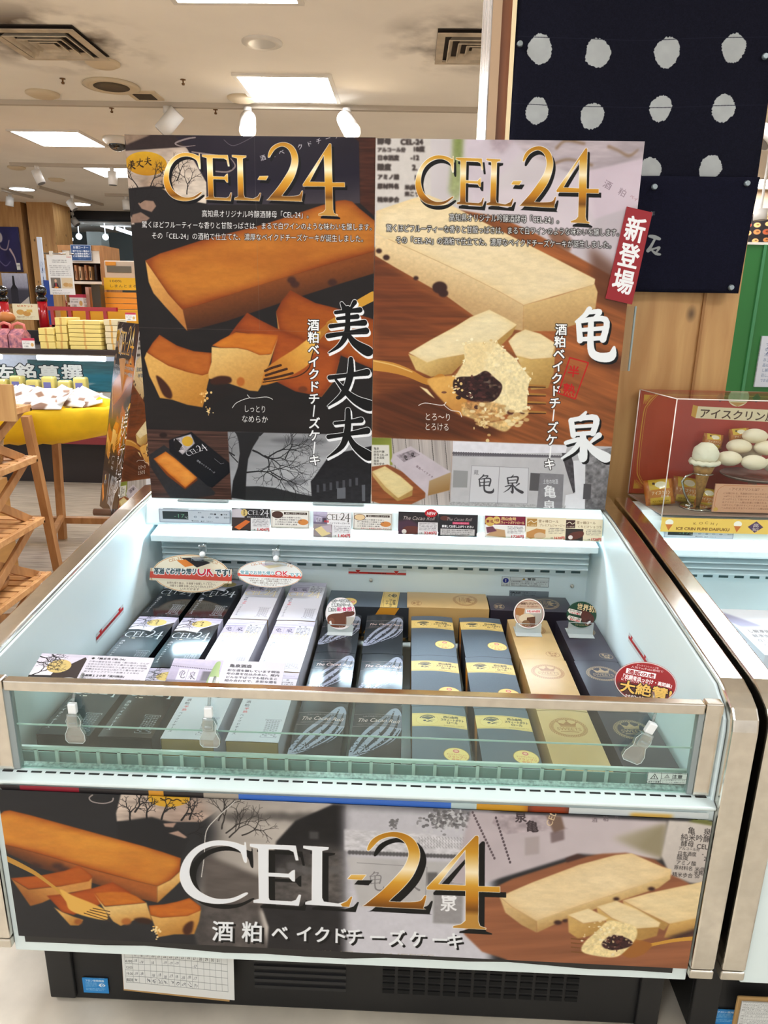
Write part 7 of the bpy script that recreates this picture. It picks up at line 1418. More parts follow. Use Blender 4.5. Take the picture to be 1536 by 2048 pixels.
# ------------------------------------------------------------------ second freezer: display case and goods
t = athing('display_case', 'clear acrylic case with a red back board on the second freezer', 'display case', (1.1, 2.08, .944))
yb = 2.19; cx0 = at(1322, 1045, Y=1.962).x; cxb = at(1282, 765, Y=yb).x; cx1 = 1.62; zt_ = at(1355, 798, Y=1.962).z
MB().prism([(cx0, 1.97), (cx1, 1.97), (cx1, yb), (cxb, yb)], .9438, .947, ax='Z').build('base_board', mat('grey_board', (150, 130, 118), .5), t); MB().box(cxb, cx1, yb, yb+.006, .95, zt_, front=1).build('back_board', [mat('red_board', (164, 50, 38), .4), pr('case_back', .35)], t)
MB().box(cx0, cx1, 1.962, 1.965, .952, zt_).build('front_sheet', ACRYL, t); MB().prism([(cx0, 1.965), (cx0+.003, 1.965), (cxb+.003, yb), (cxb, yb)], .952, zt_, ax='Z').build('left_sheet', ACRYL, t); MB().prism([(cx0, 1.965), (cx1, 1.965), (cx1, yb), (cxb, yb)], zt_-.003, zt_, ax='Z').build('top_sheet', ACRYL, t)
eg = mat('acrylic_edge', (236, 220, 210), .15, spec=.8)
for p0, p1 in (((cx0, 1.963, .93), (cx0, 1.963, zt_)), ((cx0, 1.963, zt_), (cx1, 1.963, zt_)), ((cx0, 1.963, zt_), (cxb, yb, zt_)), ((cxb, yb, .95), (cxb, yb, zt_))): MB().tube([p0, p1], .0016, 6).build('edge', eg, t)
a, b = at(1320, 1035, Y=1.957), at(1320, 1063, Y=1.957); MB().box(cx0, cx0+.42, 1.957, 1.961, b.z, a.z, front=0).build('front_strip', pr('case_strip'), t)
a, b = at(1432, 968, Y=1.985), at(1432, 1038, Y=1.985)
tag(MB().box(a.x, a.x+.17, 1.985, 1.99, .953, a.z, front=0).build('story_card', pr('case_card'), loc=(a.x, 1.985, .953)), 'salmon pink text card inside the acrylic case', 'sign')
# ice cream on its holder
q = at(1407, 935, Y=2.05); cz = q.z; t = athing('ice_cream_cone', 'sample scoop of vanilla ice cream in a cone', 'ice cream', (q.x, 2.05, .953))
w1 = lambda d: 1+.03*math.sin(9*d.x+5*d.z)+.02*math.sin(17*d.y+11*d.z)
def zat(py): return at(1407, py, Y=2.05).z
MB().ball((q.x, 2.05, zat(908)), (.036, .036, .034), 28, 0, w1).build('scoop', mat('vanilla', (236, 228, 206), .6, bump=.5, scale=160), t)
rim = MB(); rim.tube([(q.x+.037*math.cos(k*.2618)*(1+.05*math.sin(5*k)), 2.05+.037*math.sin(k*.2618), zat(924)+.002*math.sin(3*k)) for k in range(24)], .007, 8, 0, True); rim.build('scoop_rim', bpy.data.materials['vanilla'], t)
MB().lathe([(.005, max(zat(1021), .953)), (.018, zat(952)), (.022, zat(946)), (.024, zat(944)), (.032, zat(928)), (.030, zat(928)), (.02, zat(940))], (q.x, 2.05, 0), 24).build('cone', mat('wafer', (204, 150, 84), .7, noise=.2, scale=90), t)
t = athing('cone_stand', 'chrome wire stand holding the ice cream cone', 'stand', (q.x, 2.05, .953)); CH = mat('chrome', (200, 196, 190), .12, 1)
rz_ = zat(946); MB().tube([(q.x+.0285*math.cos(k*.2618), 2.05+.0285*math.sin(k*.2618), rz_) for k in range(24)], .0022, 6, 0, True).build('ring', CH, t)
fx = lambda px, py: (at(px, py, Y=2.05).x, 2.05, max(.9525, at(px, py, Y=2.05).z))
MB().tube([fx(1388, 947), fx(1372, 952), fx(1364, 962), fx(1368, 985), fx(1378, 1005), fx(1384, 1018), fx(1378, 1025), fx(1368, 1024)], .0035, 8).build('wire', CH, t); MB().lathe([(.046, .948), (.046, .951), (.03, .952), (.002, .952)], (q.x-.006, 2.05, 0), 30).build('base', CH, t)
# buns on a glass stand
sx, sy = at(1510, 935, Y=2.09).x, 2.09; GL = mat('pressed_glass', (226, 206, 196), .1, trans=.7, ior=1.3)
t = athing('cake_stand', 'pressed glass cake stand inside the acrylic case', 'cake stand', (sx, sy, .953)); sz = at(1510, 950, Y=2.09).z
MB().lathe([(.001, sz-.006), (.08, sz-.004), (.092, sz+.003), (.094, sz), (.078, sz-.008), (.001, sz-.012)], (sx, sy, 0), 36).build('plate', GL, t); MB().lathe([(.045, .953), (.04, .96), (.014, .97), (.012, sz-.02), (.03, sz-.008)], (sx, sy, 0), 24).build('stem', GL, t)
MO = mat('mochi', (240, 230, 210), .55, noise=.06, scale=6, c2=(232, 212, 176)); n_ = 0
for px, py, dy, lb in ((1458, 917, -.03, 'leftmost below'), (1508, 925, -.05, 'front middle'), (1550, 930, -.03, 'front right'), (1478, 893, .01, 'left, second layer'), (1533, 896, .0, 'right, second layer'), (1510, 872, .02, 'on top, with a bite out'), (1500, 905, .05, 'hidden at the back')):
    p_ = at(px, py, Y=sy+dy); tag(MB().ball(p_, (.036, .03, .0215), 22).build('rice_cake', MO, loc=(p_.x, p_.y, p_.z-.021)), 'cream rice cake in the pile on the glass stand, '+lb, 'rice cake', 'rice cakes on the glass stand')
PK = pr('packet', .2, .5)
def packet(px, py, Y, label, rx=.5, rz=0.0, w=.075, h=.07):
    q = at(px, py, Y=Y); P = []; R = Matrix.Translation(q) @ Matrix.Rotation(rz, 4, 'Y') @ Matrix.Rotation(-rx, 4, 'X')
    for i in range(9):
        P.append([R @ Vector((w*(j/10-.5), -.014*math.sin(math.pi*j/10)**.7*math.sin(math.pi*i/8)**.7-.0015*math.sin(j*2.1+i), h*(i/8-.5))) for j in range(11)])
    m = MB(); m.grid(P, 0, True, False, (0, 0, 1, 1)); return tag(m.build('snack_packet', PK, loc=q, solid=.002), label, 'packet', 'yellow snack packets')
packet(1318, 984, 2.07, 'yellow snack packet at the left end of the acrylic case', .35, -.12, .085, .075); packet(1372, 980, 2.11, 'yellow snack packet behind the cone stand', .35, .12, .085, .075); packet(1412, 997, 2.10, 'yellow snack packet half hidden behind the cone', .3, .1, .07, .06); packet(1425, 883, 2.16, 'small yellow packet above the cone by the rice cakes', .2, .1, .06, .045); packet(1478, 872, 2.165, 'small yellow packet behind the rice cakes', .2, -.1, .06, .045)
# goods inside the second freezer
a = at(1440, 1222, Z=.69); b = at(1536, 1285, Z=.66)
mm = Cv(400, 300, (226, 222, 216)); mm.poly([(0, 0), (400, 0), (400, 130), (0, 130)], (244, 242, 244)); mm.poly([(0, 20), (120, 120), (20, 130), (0, 100)], (150, 140, 170), .7, blur=6); mm.poly([(300, 0), (400, 90), (400, 20)], (140, 130, 170), .6, blur=6); lines(mm, 30, 140, 380, 290, 5, (90, 70, 66), bold=.7); PR['box2'] = printed('print_box2', mm, .3)
tag(MB().box(a.x, a.x+.26, 1.62, 1.9, .62, .69, top=1).build('cake_box', [mat('white_side', (206, 204, 208), .4), PR['box2']], loc=(a.x+.13, 1.76, .62)), 'white printed box in the second freezer, at the right edge', 'cake box')
tag(MB().box(a.x, a.x+.26, 1.62, 1.9, .5308, .619).build('carton', KRAFT, loc=(a.x+.13, 1.76, .5308)), 'plain carton under the white printed box', 'carton')
bk = MB(); bx0, bx1, by0, by1 = a.x+.02, a.x+.34, 1.28, 1.58
for z in (.542, .575, .61): bk.tube([(bx0, by0, z), (bx1, by0, z), (bx1, by1, z), (bx0, by1, z)], .002, 6, 0, True)
for i in range(16):
    f_ = i/15; bk.tube([(bx0+(bx1-bx0)*f_, by0, .54), (bx0+(bx1-bx0)*f_, by0, .61)], .0015, 5); bk.tube([(bx0, by0+(by1-by0)*f_, .54), (bx0, by0+(by1-by0)*f_, .61)], .0015, 5); bk.tube([(bx0+(bx1-bx0)*f_, by0, .54), (bx0+(bx1-bx0)*f_, by1, .54)], .0015, 5)
tag(bk.build('wire_basket', STEELB, loc=(bx0, by0, .53)), 'wire basket in the second freezer', 'basket')

# ------------------------------------------------------------------ folded paper tower at the left
t = athing('tower_sign', 'tall folded tower of the two cake posters beyond the left side of the freezer', 'sign', (-1.1, 2.62, 0))
L0, L1 = at(200, 1012, Y=2.78), at(237, 643, Y=2.78); F0, F1 = at(233, 1038, Y=2.5), at(280, 648, Y=2.5); R0, R1 = at(352, 1010, Y=2.78), at(322, 650, Y=2.78); R0.x = -.86; R1.x = -.92
for n, P, art in (('dark_face', (L0, F0, F1, L1), PD), ('pale_face', (F0, R0, R1, F1), PL)):
    m = MB(); G = []
    for i in range(13):
        v = i/12; G.append([P[0].lerp(P[3], v).lerp(P[1].lerp(P[2], v), j/8) for j in range(9)])
    m.grid(G, 0, False, False, (0, 0, 1, 1)); m.build(n, art, t, solid=.003)
zb_ = L0.z-.02; MB().box(-1.06, -1.02, 2.62, 2.66, 0, 1.3).build('post', OAK, t); MB().cyl((-1.2, 2.6, F0.z-.005), (-.95, 2.6, F0.z-.005), .014, None, 14).build('peg', mat('dark_peg', (84, 54, 34), .4), t); MB().box(-1.2, -.9, 2.46, 2.82, 0, .03).build('foot', OAK, t)

# ------------------------------------------------------------------ slatted rack at the left edge
t = athing('folding_rack', 'wooden folding rack with slatted shelves at the left edge', 'rack', (-2.1, 3.0, 0)); xr, xl, y0, y1 = -1.73, -2.55, 2.62, 3.22
for z in (1.04, .80, .50, .22):
    f = MB(); f.box(xr-.022, xr, y0, y1, z-.03, z); f.box(xl, xl+.022, y0, y1, z-.03, z); f.box(xl, xr, y0, y0+.018, z-.03, z-.013); f.box(xl, xr, y1-.018, y1, z-.03, z-.013); sh = f.build('shelf', OAKX, t, bevel=.003); s = MB(); n = 9
    for i in range(n): s.box(xl, xr-.0225, y0+(y1-y0)*i/n+.006, y0+(y1-y0)*(i+1)/n-.008, z-.012, z+.001)
    s.build('slats', OAKX, sh, bevel=.002)
for x in (xr-.045, xl+.025):
    for z0, z1 in ((.0, .21), (.21, .49), (.49, .79), (.79, 1.02)):
        for ya, yb_ in ((y0+.03, y1-.03), (y1-.03, y0+.03)):
            d = Vector((0, yb_-ya, z1-z0)).normalized(); n = Vector((0, -d.z, d.y))*.02; m = MB(); o_ = .0 if ya < yb_ else .0225
            A, B = Vector((x-o_*.0, ya, z0)), Vector((x, yb_, z1)); xs = (x+(.0 if ya < yb_ else -.02), x+(.018 if ya < yb_ else -.002))
            m.prism([((A-n).y, (A-n).z), ((B-n).y, (B-n).z), ((B+n).y, (B+n).z), ((A+n).y, (A+n).z)], *xs); m.build('brace', OAK, t, bevel=.002)
m = MB(); A, B = at(-30, 800, Y=2.75), at(30, 812, Y=2.75); P = [at(-30, 780, Y=2.75), at(31, 768, Y=2.75), at(24, 806, Y=2.75), at(-30, 815, Y=2.75)]
tag(MB().box(-2.2, P[1].x, 2.72, 2.735, 1.042, P[1].z).build('wooden_board', PINE, loc=(-1.9, 2.72, 1.042)), 'pale wooden board standing on the top shelf of the rack', 'board')
bs = athing('woven_basket', 'woven bamboo basket on the second shelf of the rack', 'basket', (-1.90, 3.0, .792)); WV = mat('bamboo', (178, 134, 78), .6, noise=.5, scale=90, stretch=(1, 1, 4))
MB().lathe([(.10, .803), (.115, .81), (.128, .915), (.122, .915), (.11, .812), (.095, .807)], (-1.90, 3.0, 0), 28).build('bowl', WV, bs); MB().tube([(-1.90+.126*math.cos(k*.2244), 3.0+.126*math.sin(k*.2244), .915) for k in range(28)], .008, 8, 0, True).build('rim', WV, bs)
BP = mat('black_foil', (22, 20, 22), .2, coat=.5)
for i, (dx, dy, rz, lb) in enumerate(((.01, -.045, .1, 'nearest'), (.0, .0, -.1, 'middle'), (.01, .045, .1, 'rear'))):
    m = MB(); R = Matrix.Translation((-1.90+dx, 3.0+dy, .90)) @ Matrix.Rotation(rz, 4, 'Z') @ Matrix.Rotation(.2, 4, 'X'); P = [[R @ Vector((.10*(j/8-.5), .014*math.sin(math.pi*j/8)*math.sin(math.pi*i_/8)*s_, .10*(i_/8-.3))) for j in range(9)] for s_ in (1,) for i_ in range(9)]
    m.grid(P); tag(m.build('foil_bag', BP, loc=(-1.87+dx, 3.0+dy, .85), solid=.004), f'black foil bag in the bamboo basket, {lb} one', 'bag', 'black foil bags')
tag(MB().lathe([(.09, .227), (.11, .235), (.12, .27), (.115, .27), (.1, .236)], (-1.92, 2.95, 0), 24).build('wooden_bowl', OAK, loc=(-1.92, 2.95, .227)), 'round wooden tray on the bottom shelf of the rack', 'tray')
tag(MB().box(-2.9, -2.2, 3.35, 3.75, 0, .56).build('low_cabinet', mat('beech', (206, 156, 92), .5, noise=.1, scale=4, stretch=(1, 1, 6)), loc=(-2.55, 3.5, 0), bevel=.004), 'plain light wood box standing behind the slatted rack', 'cabinet')

# ------------------------------------------------------------------ table with yellow cloth
tx, ty = -2.36, 4.08; t = athing('folding_table', 'wooden legged stand carrying a yellow cloth trough', 'table', (tx, ty, 0))
def leg(p0, p1, w=.042):
    A, B = Vector(p0), Vector(p1); m = MB(); d = (B-A).normalized(); a_ = Vector((1, 0, 0)); a_ = (a_-d*a_.dot(d)).normalized()*w/2; b_ = d.cross(a_).normalized()*w/2
    V0 = [A+a_+b_, A-a_+b_, A-a_-b_, A+a_-b_]; V1 = [v+B-A for v in V0]; m.face(V0); m.face(V1)
    for i in range(4): m.face([V0[i], V1[i], V1[(i+1) % 4], V0[(i+1) % 4]])
    return m
for A, B in (((-2.035, 3.72, .905), (-2.0, 3.8, 0)), ((-2.24, 4.42, .70), (-2.235, 4.35, 0)), ((-1.70, 4.30, .86), (-1.82, 4.40, 0)), ((-2.75, 3.76, .9), (-2.72, 3.85, 0))): leg(A, B).build('leg', OAK, t, bevel=.003)
leg((-2.95, 4.36, .12), (-1.80, 4.40, .12), .04).build('stretcher', OAK, t); leg((-2.02, 3.8, .2), (-2.23, 4.36, .15), .03).build('stretcher', OAK, t); leg((-2.9, 4.06, .70), (-1.76, 4.30, .73), .035).build('rail', OAK, t)
YC = mat('yellow_cloth', (240, 196, 24), .75, noise=.08, scale=8); cl = athing('yellow_cloth', 'bright yellow cloth lining the trough of snack bags', 'cloth', (tx, ty, .7)); P = []
for i in range(9):
    s_ = (0.02, .55, .8, .93, 1.0, 1.03, 1.0, .96, .95)[i]; zz = (.705, .71, .745, .80, .87, .915, .93, .925, .90)[i]
    P.append([(tx+.72*s_*math.cos(k*.1309)*(1+.012*math.sin(.9*k)+.006*math.sin(2.3*k+i)), ty+.33*s_*math.sin(k*.1309)*(1+.03*math.sin(1.1*k+.3*i)+.012*math.sin(2.9*k)), zz+.006*math.sin(3.3*k+i)) for k in range(48)])
m = MB(); m.grid(P, 0, True, True); m.build('cloth', YC, cl, solid=.004)
m = MB(); q = at(200, 805, Y=4.0); m.ball((q.x, 4.0, q.z-.02), (.06, .05, .05), 16, 0, lambda d: 1+.2*math.sin(7*d.x+4*d.z)*math.sin(5*d.y)); m.build('knot', YC, cl)
mm = Cv(120, 120, (236, 234, 232)); mm.poly([(0, 100), (40, 70), (70, 90), (60, 120), (0, 120)], (110, 70, 48), .8, blur=3); mm.poly([(84, 30), (110, 20), (114, 60), (90, 66)], (126, 84, 60), .8, blur=2); lines(mm, 10, 20, 70, 50, 3, (150, 130, 120)); PR['bag'] = printed('print_bag', mm, .35)
rnd = random.Random(21)
for i, (px, py, Y, rz) in enumerate(((20, 806, 3.95, .2), (48, 790, 4.1, -.3), (62, 806, 3.88, .5), (88, 800, 3.95, -.1), (112, 792, 4.1, .3), (118, 808, 3.9, -.2), (142, 806, 3.95, .1), (160, 800, 4.05, -.4), (175, 808, 3.98, .3), (60, 798, 4.2, .1), (130, 797, 4.2, -.3), (10, 798, 4.15, .4), (95, 812, 3.85, .2), (182, 800, 4.1, .1))):
    q = at(px, py, Y=Y)+Vector((0, 0, .012)); R = Matrix.Translation(q) @ Matrix.Rotation(rz, 4, 'Z') @ Matrix.Rotation(rnd.uniform(-.5, .5), 4, 'Y') @ Matrix.Rotation(rnd.uniform(-1.3, -.9), 4, 'X')
    P = [[R @ Vector((.17*(j/8-.5), -.014*math.sin(math.pi*j/8)*math.sin(math.pi*k/6), .135*(k/6-.5))) for j in range(9)] for k in range(7)]; m = MB(); m.grid(P, 0, True, False, (0, 0, 1, 1))
    tag(m.build('snack_bag', PR['bag'], loc=q, solid=.006), 'white and brown snack bag heaped on the yellow cloth', 'snack bag', 'snack bags on the yellow cloth')

# ------------------------------------------------------------------ sweets counter
t = athing('sweets_counter', 'long dark counter with a lit display below its top shelf', 'counter', (-3.2, 5.9, 0)); xa, xb = -4.6, -1.3
MB().box(xa, xb, 5.75, 6.5, 1.085, 1.125).build('top_shelf', DARKW, t, bevel=.003); MB().box(xa, xb, 5.85, 6.5, 0, .36).build('base', mat('counter_base', (34, 26, 26), .45), t); MB().box(xa, xb, 5.72, 6.3, .36, .42).build('lower_deck', mat('deck_red', (120, 40, 44), .5), t)
a, b = at(0, 722, Y=6.2), at(226, 793, Y=6.2); MB().box(xa, xb, 6.2, 6.23, .42, 1.085).build('back_panel', WHITEM, t); MB().box(at(-118, 720, Y=6.19).x, at(245, 720, Y=6.19).x, 6.19, 6.199, .74, 1.04, front=0).build('sign_panel', pr('meika'), t)
a, b = at(75, 711, Y=5.86), at(210, 716, Y=5.86); MB().cyl((a.x, 5.86, 1.05), (b.x, 5.86, 1.05), .022, None, 16).build('tube_lamp', TUBEG, t); MB().box(xa, xb, 5.84, 5.9, 1.07, 1.085).build('lamp_holder', WHITEM, t)
a = at(2, 711, Y=5.86); MB().cyl((xa+.3, 5.86, 1.05), (a.x, 5.86, 1.05), .022, None, 16).build('tube_lamp', TUBEG, t)
MB().box(-4.9, -1.3, 6.5, 6.56, 1.0, 1.24).build('back_ledge', mat('ledge_black', (26, 24, 26), .4), t)
def cb(name, px0, py0, px1, py1, Y, dy, m, label, cat, group=None, front=None):
    a, b = at(px0, py0, Y=Y), at(px1, py1, Y=Y); o = MB().box(a.x, b.x, Y, Y+dy, b.z, a.z, front=front).build(name, m, loc=((a.x+b.x)/2, Y, b.z)); return tag(o, label, cat, group)
# goods on the lower deck
PB = mat('pale_box', (226, 220, 190), .5); YB = mat('yellow_box', (232, 210, 126), .5); OB = mat('orange_box', (226, 150, 50), .5); PKB = mat('pink_box', (226, 130, 120), .5); CLB = mat('cellophane', (226, 210, 120), .2, coat=.6)
z_ = .421
for i in range(6):
    x = -3.42+.135*i; h = .44+.03*(i % 2); t = athing('snack_pack', 'yellow cellophane snack pack standing in the lit display, '+('first', 'second', 'third', 'fourth', 'fifth', 'sixth')[i]+' from the left', 'snack pack', (x, 5.95, z_), 'packs in the lit display')
    MB().box(x-.055, x+.055, 5.9, 5.98, z_, z_+h).build('bag', CLB, t, bevel=.02, seg=3); MB().box(x-.03, x+.03, 5.896, 5.9, z_+h*.72, z_+h*.9).build('label', mat('violet_label', (120, 120, 180), .5) if 'violet_label' not in bpy.data.materials else bpy.data.materials['violet_label'], t)
for i in range(4): tag(MB().box(-2.42, -2.22, 5.78, 5.98, z_+.085*i, z_+.08+.085*i).build('gift_box', [PB, PKB][i == 0], loc=(-2.32, 5.88, z_+.085*i)), 'gift box in the short stack at the right of the lit display, '+('lowest', 'second from below', 'third from below', 'topmost')[i], 'gift box', 'boxes at the right of the display')
# yellow boxes on top
zt0 = 1.126; SB = mat('seal_gold', (214, 168, 92), .5)
def stack(x0, x1, Y, dy, n, h, name, mk, lab, group):
    for i in range(n):
        dx = random.uniform(-.006, .006); t = athing('gift_box', f'{lab}, {"lowest" if i == 0 else "topmost" if i == n-1 else ("second", "third", "fourth", "fifth", "sixth")[i-1]+" from below"}', 'gift box', ((x0+x1)/2, Y, zt0+h*i), group)
        MB().box(x0+dx, x1+dx, Y, Y+dy, zt0+h*i, zt0+h*i+h-.003).build('box', mk, t, bevel=.003); MB().box((x0+x1)/2-.008+dx, (x0+x1)/2+.008+dx, Y-.0015, Y, zt0+h*i, zt0+h*i+h-.004).build('seal_band', SB, t)
a, b = at(140, 697, Y=5.78).x, at(203, 697, Y=5.78).x; stack(a, b, 5.78, .3, 7, (at(140, 640, Y=5.78).z-zt0)/7, 'gift_box', YB, 'flat yellow gift box in the tall stack on the counter', 'yellow boxes in the tall stack')
a, b = at(80, 697, Y=5.78).x, at(110, 697, Y=5.78).x; stack(a, b, 5.78, .25, 3, .055, 'gift_box', YB, 'yellow gift box in the left low stack', 'yellow boxes in the left low stack')
a, b = at(114, 697, Y=5.8).x, at(137, 697, Y=5.8).x; stack(a, b, 5.8, .25, 4, .062, 'gift_box', YB, 'yellow gift box in the low stack beside the tall one', 'yellow boxes beside the tall stack')
a, b = at(213, 697, Y=5.8).x, at(240, 697, Y=5.8).x; stack(a, b, 5.8, .2, 5, .048, 'gift_box', mat('ivory_box', (222, 208, 170), .5), 'small ivory gift box right of the tall yellow stack', 'ivory boxes right of the tall stack')
# handled boxes
for i, (px, w) in enumerate(((5, 24), (33, 27))):
    a, b = at(px-w/2, 697, Y=5.8), at(px+w/2, 697, Y=5.8); t = athing('handled_box', ('pink patterned box with a cut-out handle at the left edge', 'pink patterned box with a cut-out handle beside the price tag')[i], 'handled box', ((a.x+b.x)/2, 5.85, zt0), 'handled gift boxes')
    MB().prism([(5.8, zt0), (5.8, zt0+.10), (5.87, zt0+.15), (5.94, zt0+.10), (5.94, zt0)], a.x, b.x).build('carton', mat('flower_print', (226, 150, 150), .5, noise=.7, scale=30, c2=(120, 80, 110)) if 'flower_print' not in bpy.data.materials else bpy.data.materials['flower_print'], t); xm = (a.x+b.x)/2
    MB().tube([(xm-.05, 5.87, zt0+.14), (xm-.045, 5.87, zt0+.18), (xm, 5.87, zt0+.195), (xm+.045, 5.87, zt0+.18), (xm+.05, 5.87, zt0+.14)], .012, 8).build('handle', PKB, t)
cb('price_tag', 43, 676, 70, 697, 5.76, .006, pr('price_tag'), 'small white price tag in front of the pink boxes', 'price tag', front=0); cb('price_tag', 250, 625, 272, 642, 5.9, .006, pr('price_tag'), 'small price tag at the right behind the tower sign', 'price tag', front=0)
# red railing with black balls
zr = 1.24
for i, (px, lb) in enumerate(((11, 'left'), (88, 'right'))):
    q = at(px, 640, Y=6.53); t = athing('rail_post', f'red lacquered post with a black ball top, {lb} one', 'post', (q.x, 6.53, zr), 'red posts with black balls'); zz = at(px, 603, Y=6.53).z
    MB().cyl((q.x, 6.53, zr), (q.x, 6.53, zz), .042, None, 20).build('post', REDL, t); MB().lathe([(.045, zz), (.047, zz+.03), (.03, zz+.045), (.02, zz+.05)], (q.x, 6.53, 0)).build('collar', BLACKG, t); MB().ball((q.x, 6.53, zz+.09), .05, 20).build('ball', BLACKG, t)
a, b = at(98, 625, Y=6.53), at(170, 640, Y=6.53); t = athing('red_railing', 'red lacquered railing running right from the ball topped posts', 'railing', (a.x, 6.53, zr)); MB().box(a.x, b.x+.3, 6.51, 6.55, at(98, 616, Y=6.53).z-.02, at(98, 616, Y=6.53).z+.015).build('top_bar', REDL, t); MB().box(a.x, b.x+.3, 6.515, 6.545, zr+.02, zr+.05).build('bottom_bar', REDL, t)
for k in range(4): MB().box(a.x+.02+.16*k, a.x+.05+.16*k, 6.515, 6.545, zr, at(98, 616, Y=6.53).z).build('upright', REDL, t)
cb('sweets_card', 24, 607, 78, 640, 6.45, .006, pr('sweets_card'), 'cream card picturing biscuits between the two red posts', 'card', front=0)
a = at(12, 630, Y=6.44); tag(MB().ball((a.x, 6.44, a.z-.02), (.08, .06, .05), 16, 0, w1).build('biscuit_bag', mat('biscuit', (206, 130, 70), .4), loc=(a.x, 6.44, a.z-.07)), 'orange bag of biscuits before the left red post', 'bag')
# notice on a stand, blue sign, yellow stall behind
t = athing('notice_stand', 'white notice with two photos hung from a rod', 'notice', (-3.1, 6.6, 1.24)); a, b = at(92, 509, Y=6.6), at(151, 590, Y=6.6); MB().box(a.x, b.x, 6.6, 6.603, b.z, a.z, front=0).build('sheet', pr('notice'), t); MB().cyl((a.x-.02, 6.605, a.z+.01), (b.x+.02, 6.605, a.z+.01), .007).build('rod', CH, t); MB().cyl((b.x-.1, 6.62, 1.24), (b.x-.1, 6.62, a.z), .008).build('pole', CH, t)
for k in (.2, .85): x = a.x+(b.x-a.x)*k; MB().box(x-.015, x+.015, 6.595, 6.61, a.z-.015, a.z+.03).build('clip', mat('bulldog', (226, 220, 210), .3) if 'bulldog' not in bpy.data.materials else bpy.data.materials['bulldog'], t)
cb('white_board', 81, 474, 112, 830, 9.5, .03, pr('blue_board'), 'tall white board with faint blue writing leaning before the timber panel', 'board', front=0); cb('blue_case', 86, 560, 118, 836, 9.3, .2, mat('blue_box', (40, 60, 120), .5), 'dark blue box at the foot of the white board', 'box')
cb('sake_sign', 140, 489, 184, 522, 7.465, .01, pr('sake_sign'), 'blue framed sign with white writing above the bottle shelf', 'sign', front=0)
t = athing('bottle_shelf', 'wooden shelf unit with boxed bottles behind the blue sign', 'shelf', (-3.2, 7.5, 0)); a, b = at(124, 490, Y=7.5), at(212, 640, Y=7.5)
MB().box(a.x, b.x, 7.85, 7.9, 0, a.z).build('back_panel', mat('shelf_dark', (60, 38, 30), .6), t); MB().box(a.x, b.x, 7.48, 7.9, a.z-.05, a.z).build('top_board', OAK, t); MB().box(a.x-.04, a.x, 7.48, 7.9, 0, a.z).build('side_board', OAK, t); MB().box(b.x, b.x+.04, 7.48, 7.9, 0, a.z).build('side_board', OAK, t); MB().box(a.x, b.x, 7.49, 7.5, a.z-.17, a.z-.05).build('header', WHITEM, t)
for py in (562, 605): z = at(130, py, Y=7.5).z; MB().box(a.x, b.x, 7.5, 7.86, z-.025, z).build('board', WHITEM, t)
for i, px in enumerate((148, 157, 168, 177, 188, 200)):
    A, B = at(px, 533 if i % 2 else 530, Y=7.55), at(px+7, 560, Y=7.55); t = athing('bottle_carton', 'slim bottle carton on the shelf behind the blue sign, '+('first', 'second', 'third', 'fourth', 'fifth', 'sixth')[i]+' from the left', 'carton', (A.x, 7.55, B.z), 'bottle cartons on the shelf'); MB().box(A.x, B.x, 7.55, 7.63, B.z, A.z).build('carton', mat('carton_%s' % 'abcdef'[i], ((206, 150, 110), (226, 190, 150), (190, 130, 90), (206, 160, 110), (60, 40, 36), (176, 130, 90))[i], .5), t); MB().box(A.x+.008, B.x-.008, 7.546, 7.55, B.z+.02, B.z+.09).build('label', BLACKP, t)
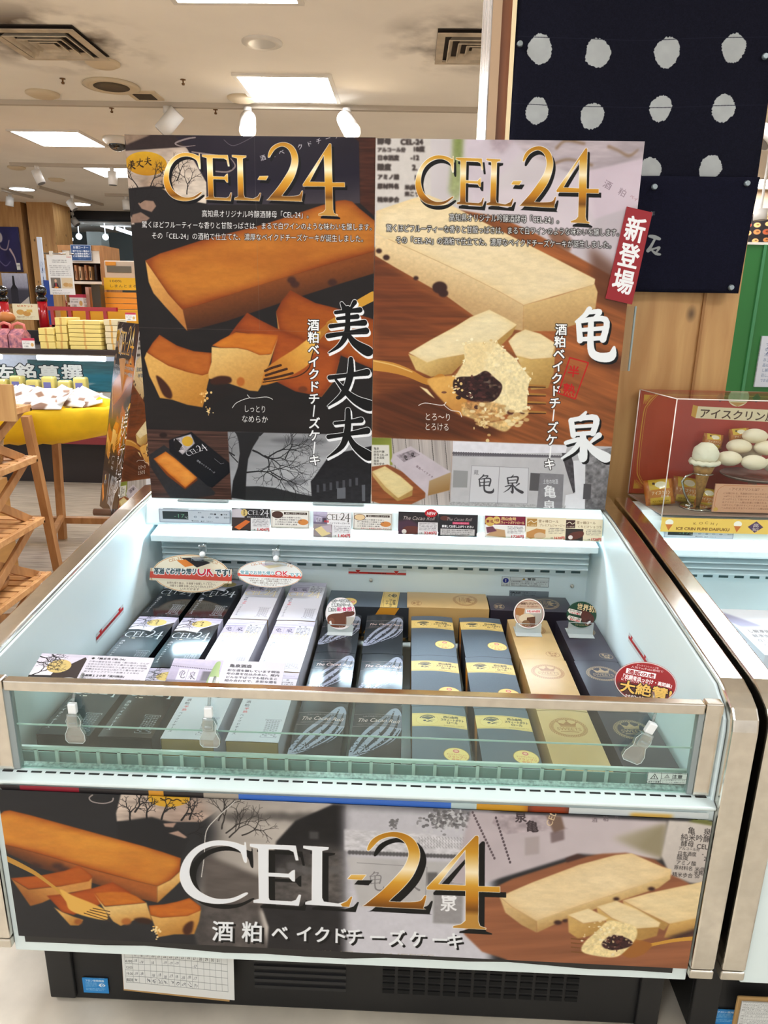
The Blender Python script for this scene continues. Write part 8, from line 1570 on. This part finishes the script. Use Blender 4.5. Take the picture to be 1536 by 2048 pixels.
a, b = at(207, 521, Y=7.2), at(266, 580, Y=7.2); t = athing('toaster_oven', 'pale glass fronted warmer above the yellow sign', 'oven', (a.x, 7.2, b.z)); MB().box(a.x, b.x+.1, 7.2, 7.6, b.z, a.z).build('body', mat('oven_body', (206, 186, 166), .4), t, bevel=.01); MB().box(a.x+.03, b.x, 7.19, 7.2, b.z+.16, a.z-.05).build('window', mat('oven_glass', (106, 98, 84), .15), t); MB().box(a.x+.02, a.x+.12, 7.19, 7.2, a.z-.045, a.z-.01).build('orange_label', OB, t)
cb('yellow_sign', 207, 555, 300, 581, 7.1, .02, pr('yellow_sign'), 'yellow sign reading 100% with brown lettering', 'sign', front=0); cb('yellow_stall', 120, 618, 300, 918, 6.85, .6, mat('stall_yellow', (236, 170, 40), .5), 'orange-yellow stall counter under the small boxes', 'stall')
a, b = at(204, 583, Y=7.08), at(300, 617, Y=7.06); stz = at(200, 618, Y=6.85).z
for r in range(3):
    for c in range(7):
        x0 = at(203+12.5*c, 600, Y=7.08).x; w = .062; h = (a.z-stz)/3-.006; z0 = stz+.001+((a.z-stz)/3)*r
        tag(MB().box(x0, x0+w, 7.08, 7.2, z0, z0+h).build('small_box', OB, loc=(x0, 7.08, z0)), 'small orange box stacked on the yellow stall, ' + ('lowest row', 'middle row', 'top row')[r] + ', ' + ('first', 'second', 'third', 'fourth', 'fifth', 'sixth', 'seventh')[c] + ' from the left', 'box', 'small orange boxes on the stall')
cb('glass_tin', 182, 570, 203, 616, 6.9, .1, [mat('tin_dark', (66, 56, 40), .3)], 'dark windowed tin left of the orange boxes', 'tin'); cb('pink_carton', 170, 574, 181, 616, 6.95, .1, mat('pink_carton', (206, 160, 146), .5), 'plain pinkish carton beside the dark tin', 'carton'); cb('snack_tub', 138, 588, 168, 617, 6.88, .15, pr('price_tag'), 'round sided tub with a red topped label behind the tall stack', 'tub', front=0)
cb('blue_poster', -20, 453, 46, 544, 11.96, .02, pr('blue_poster'), 'dark blue poster on the far timber wall', 'poster', front=0); cb('bottle_poster', 2, 546, 60, 608, 11.96, .02, pr('bottle_poster'), 'grey poster of a dark bottle below the blue poster', 'poster', front=0)

for px, lb in ((152, 'left'), (205, 'right')):
    q = at(px, 957, Z=0); tag(MB().lathe([(.12, .001), (.118, .006), (.09, .008), (.001, .006)], (q.x, q.y, 0), 28).build('floor_plate', STEEL, loc=(q.x, q.y, 0)), f'round metal plate set in the plank floor before the counter, {lb} one', 'floor plate')
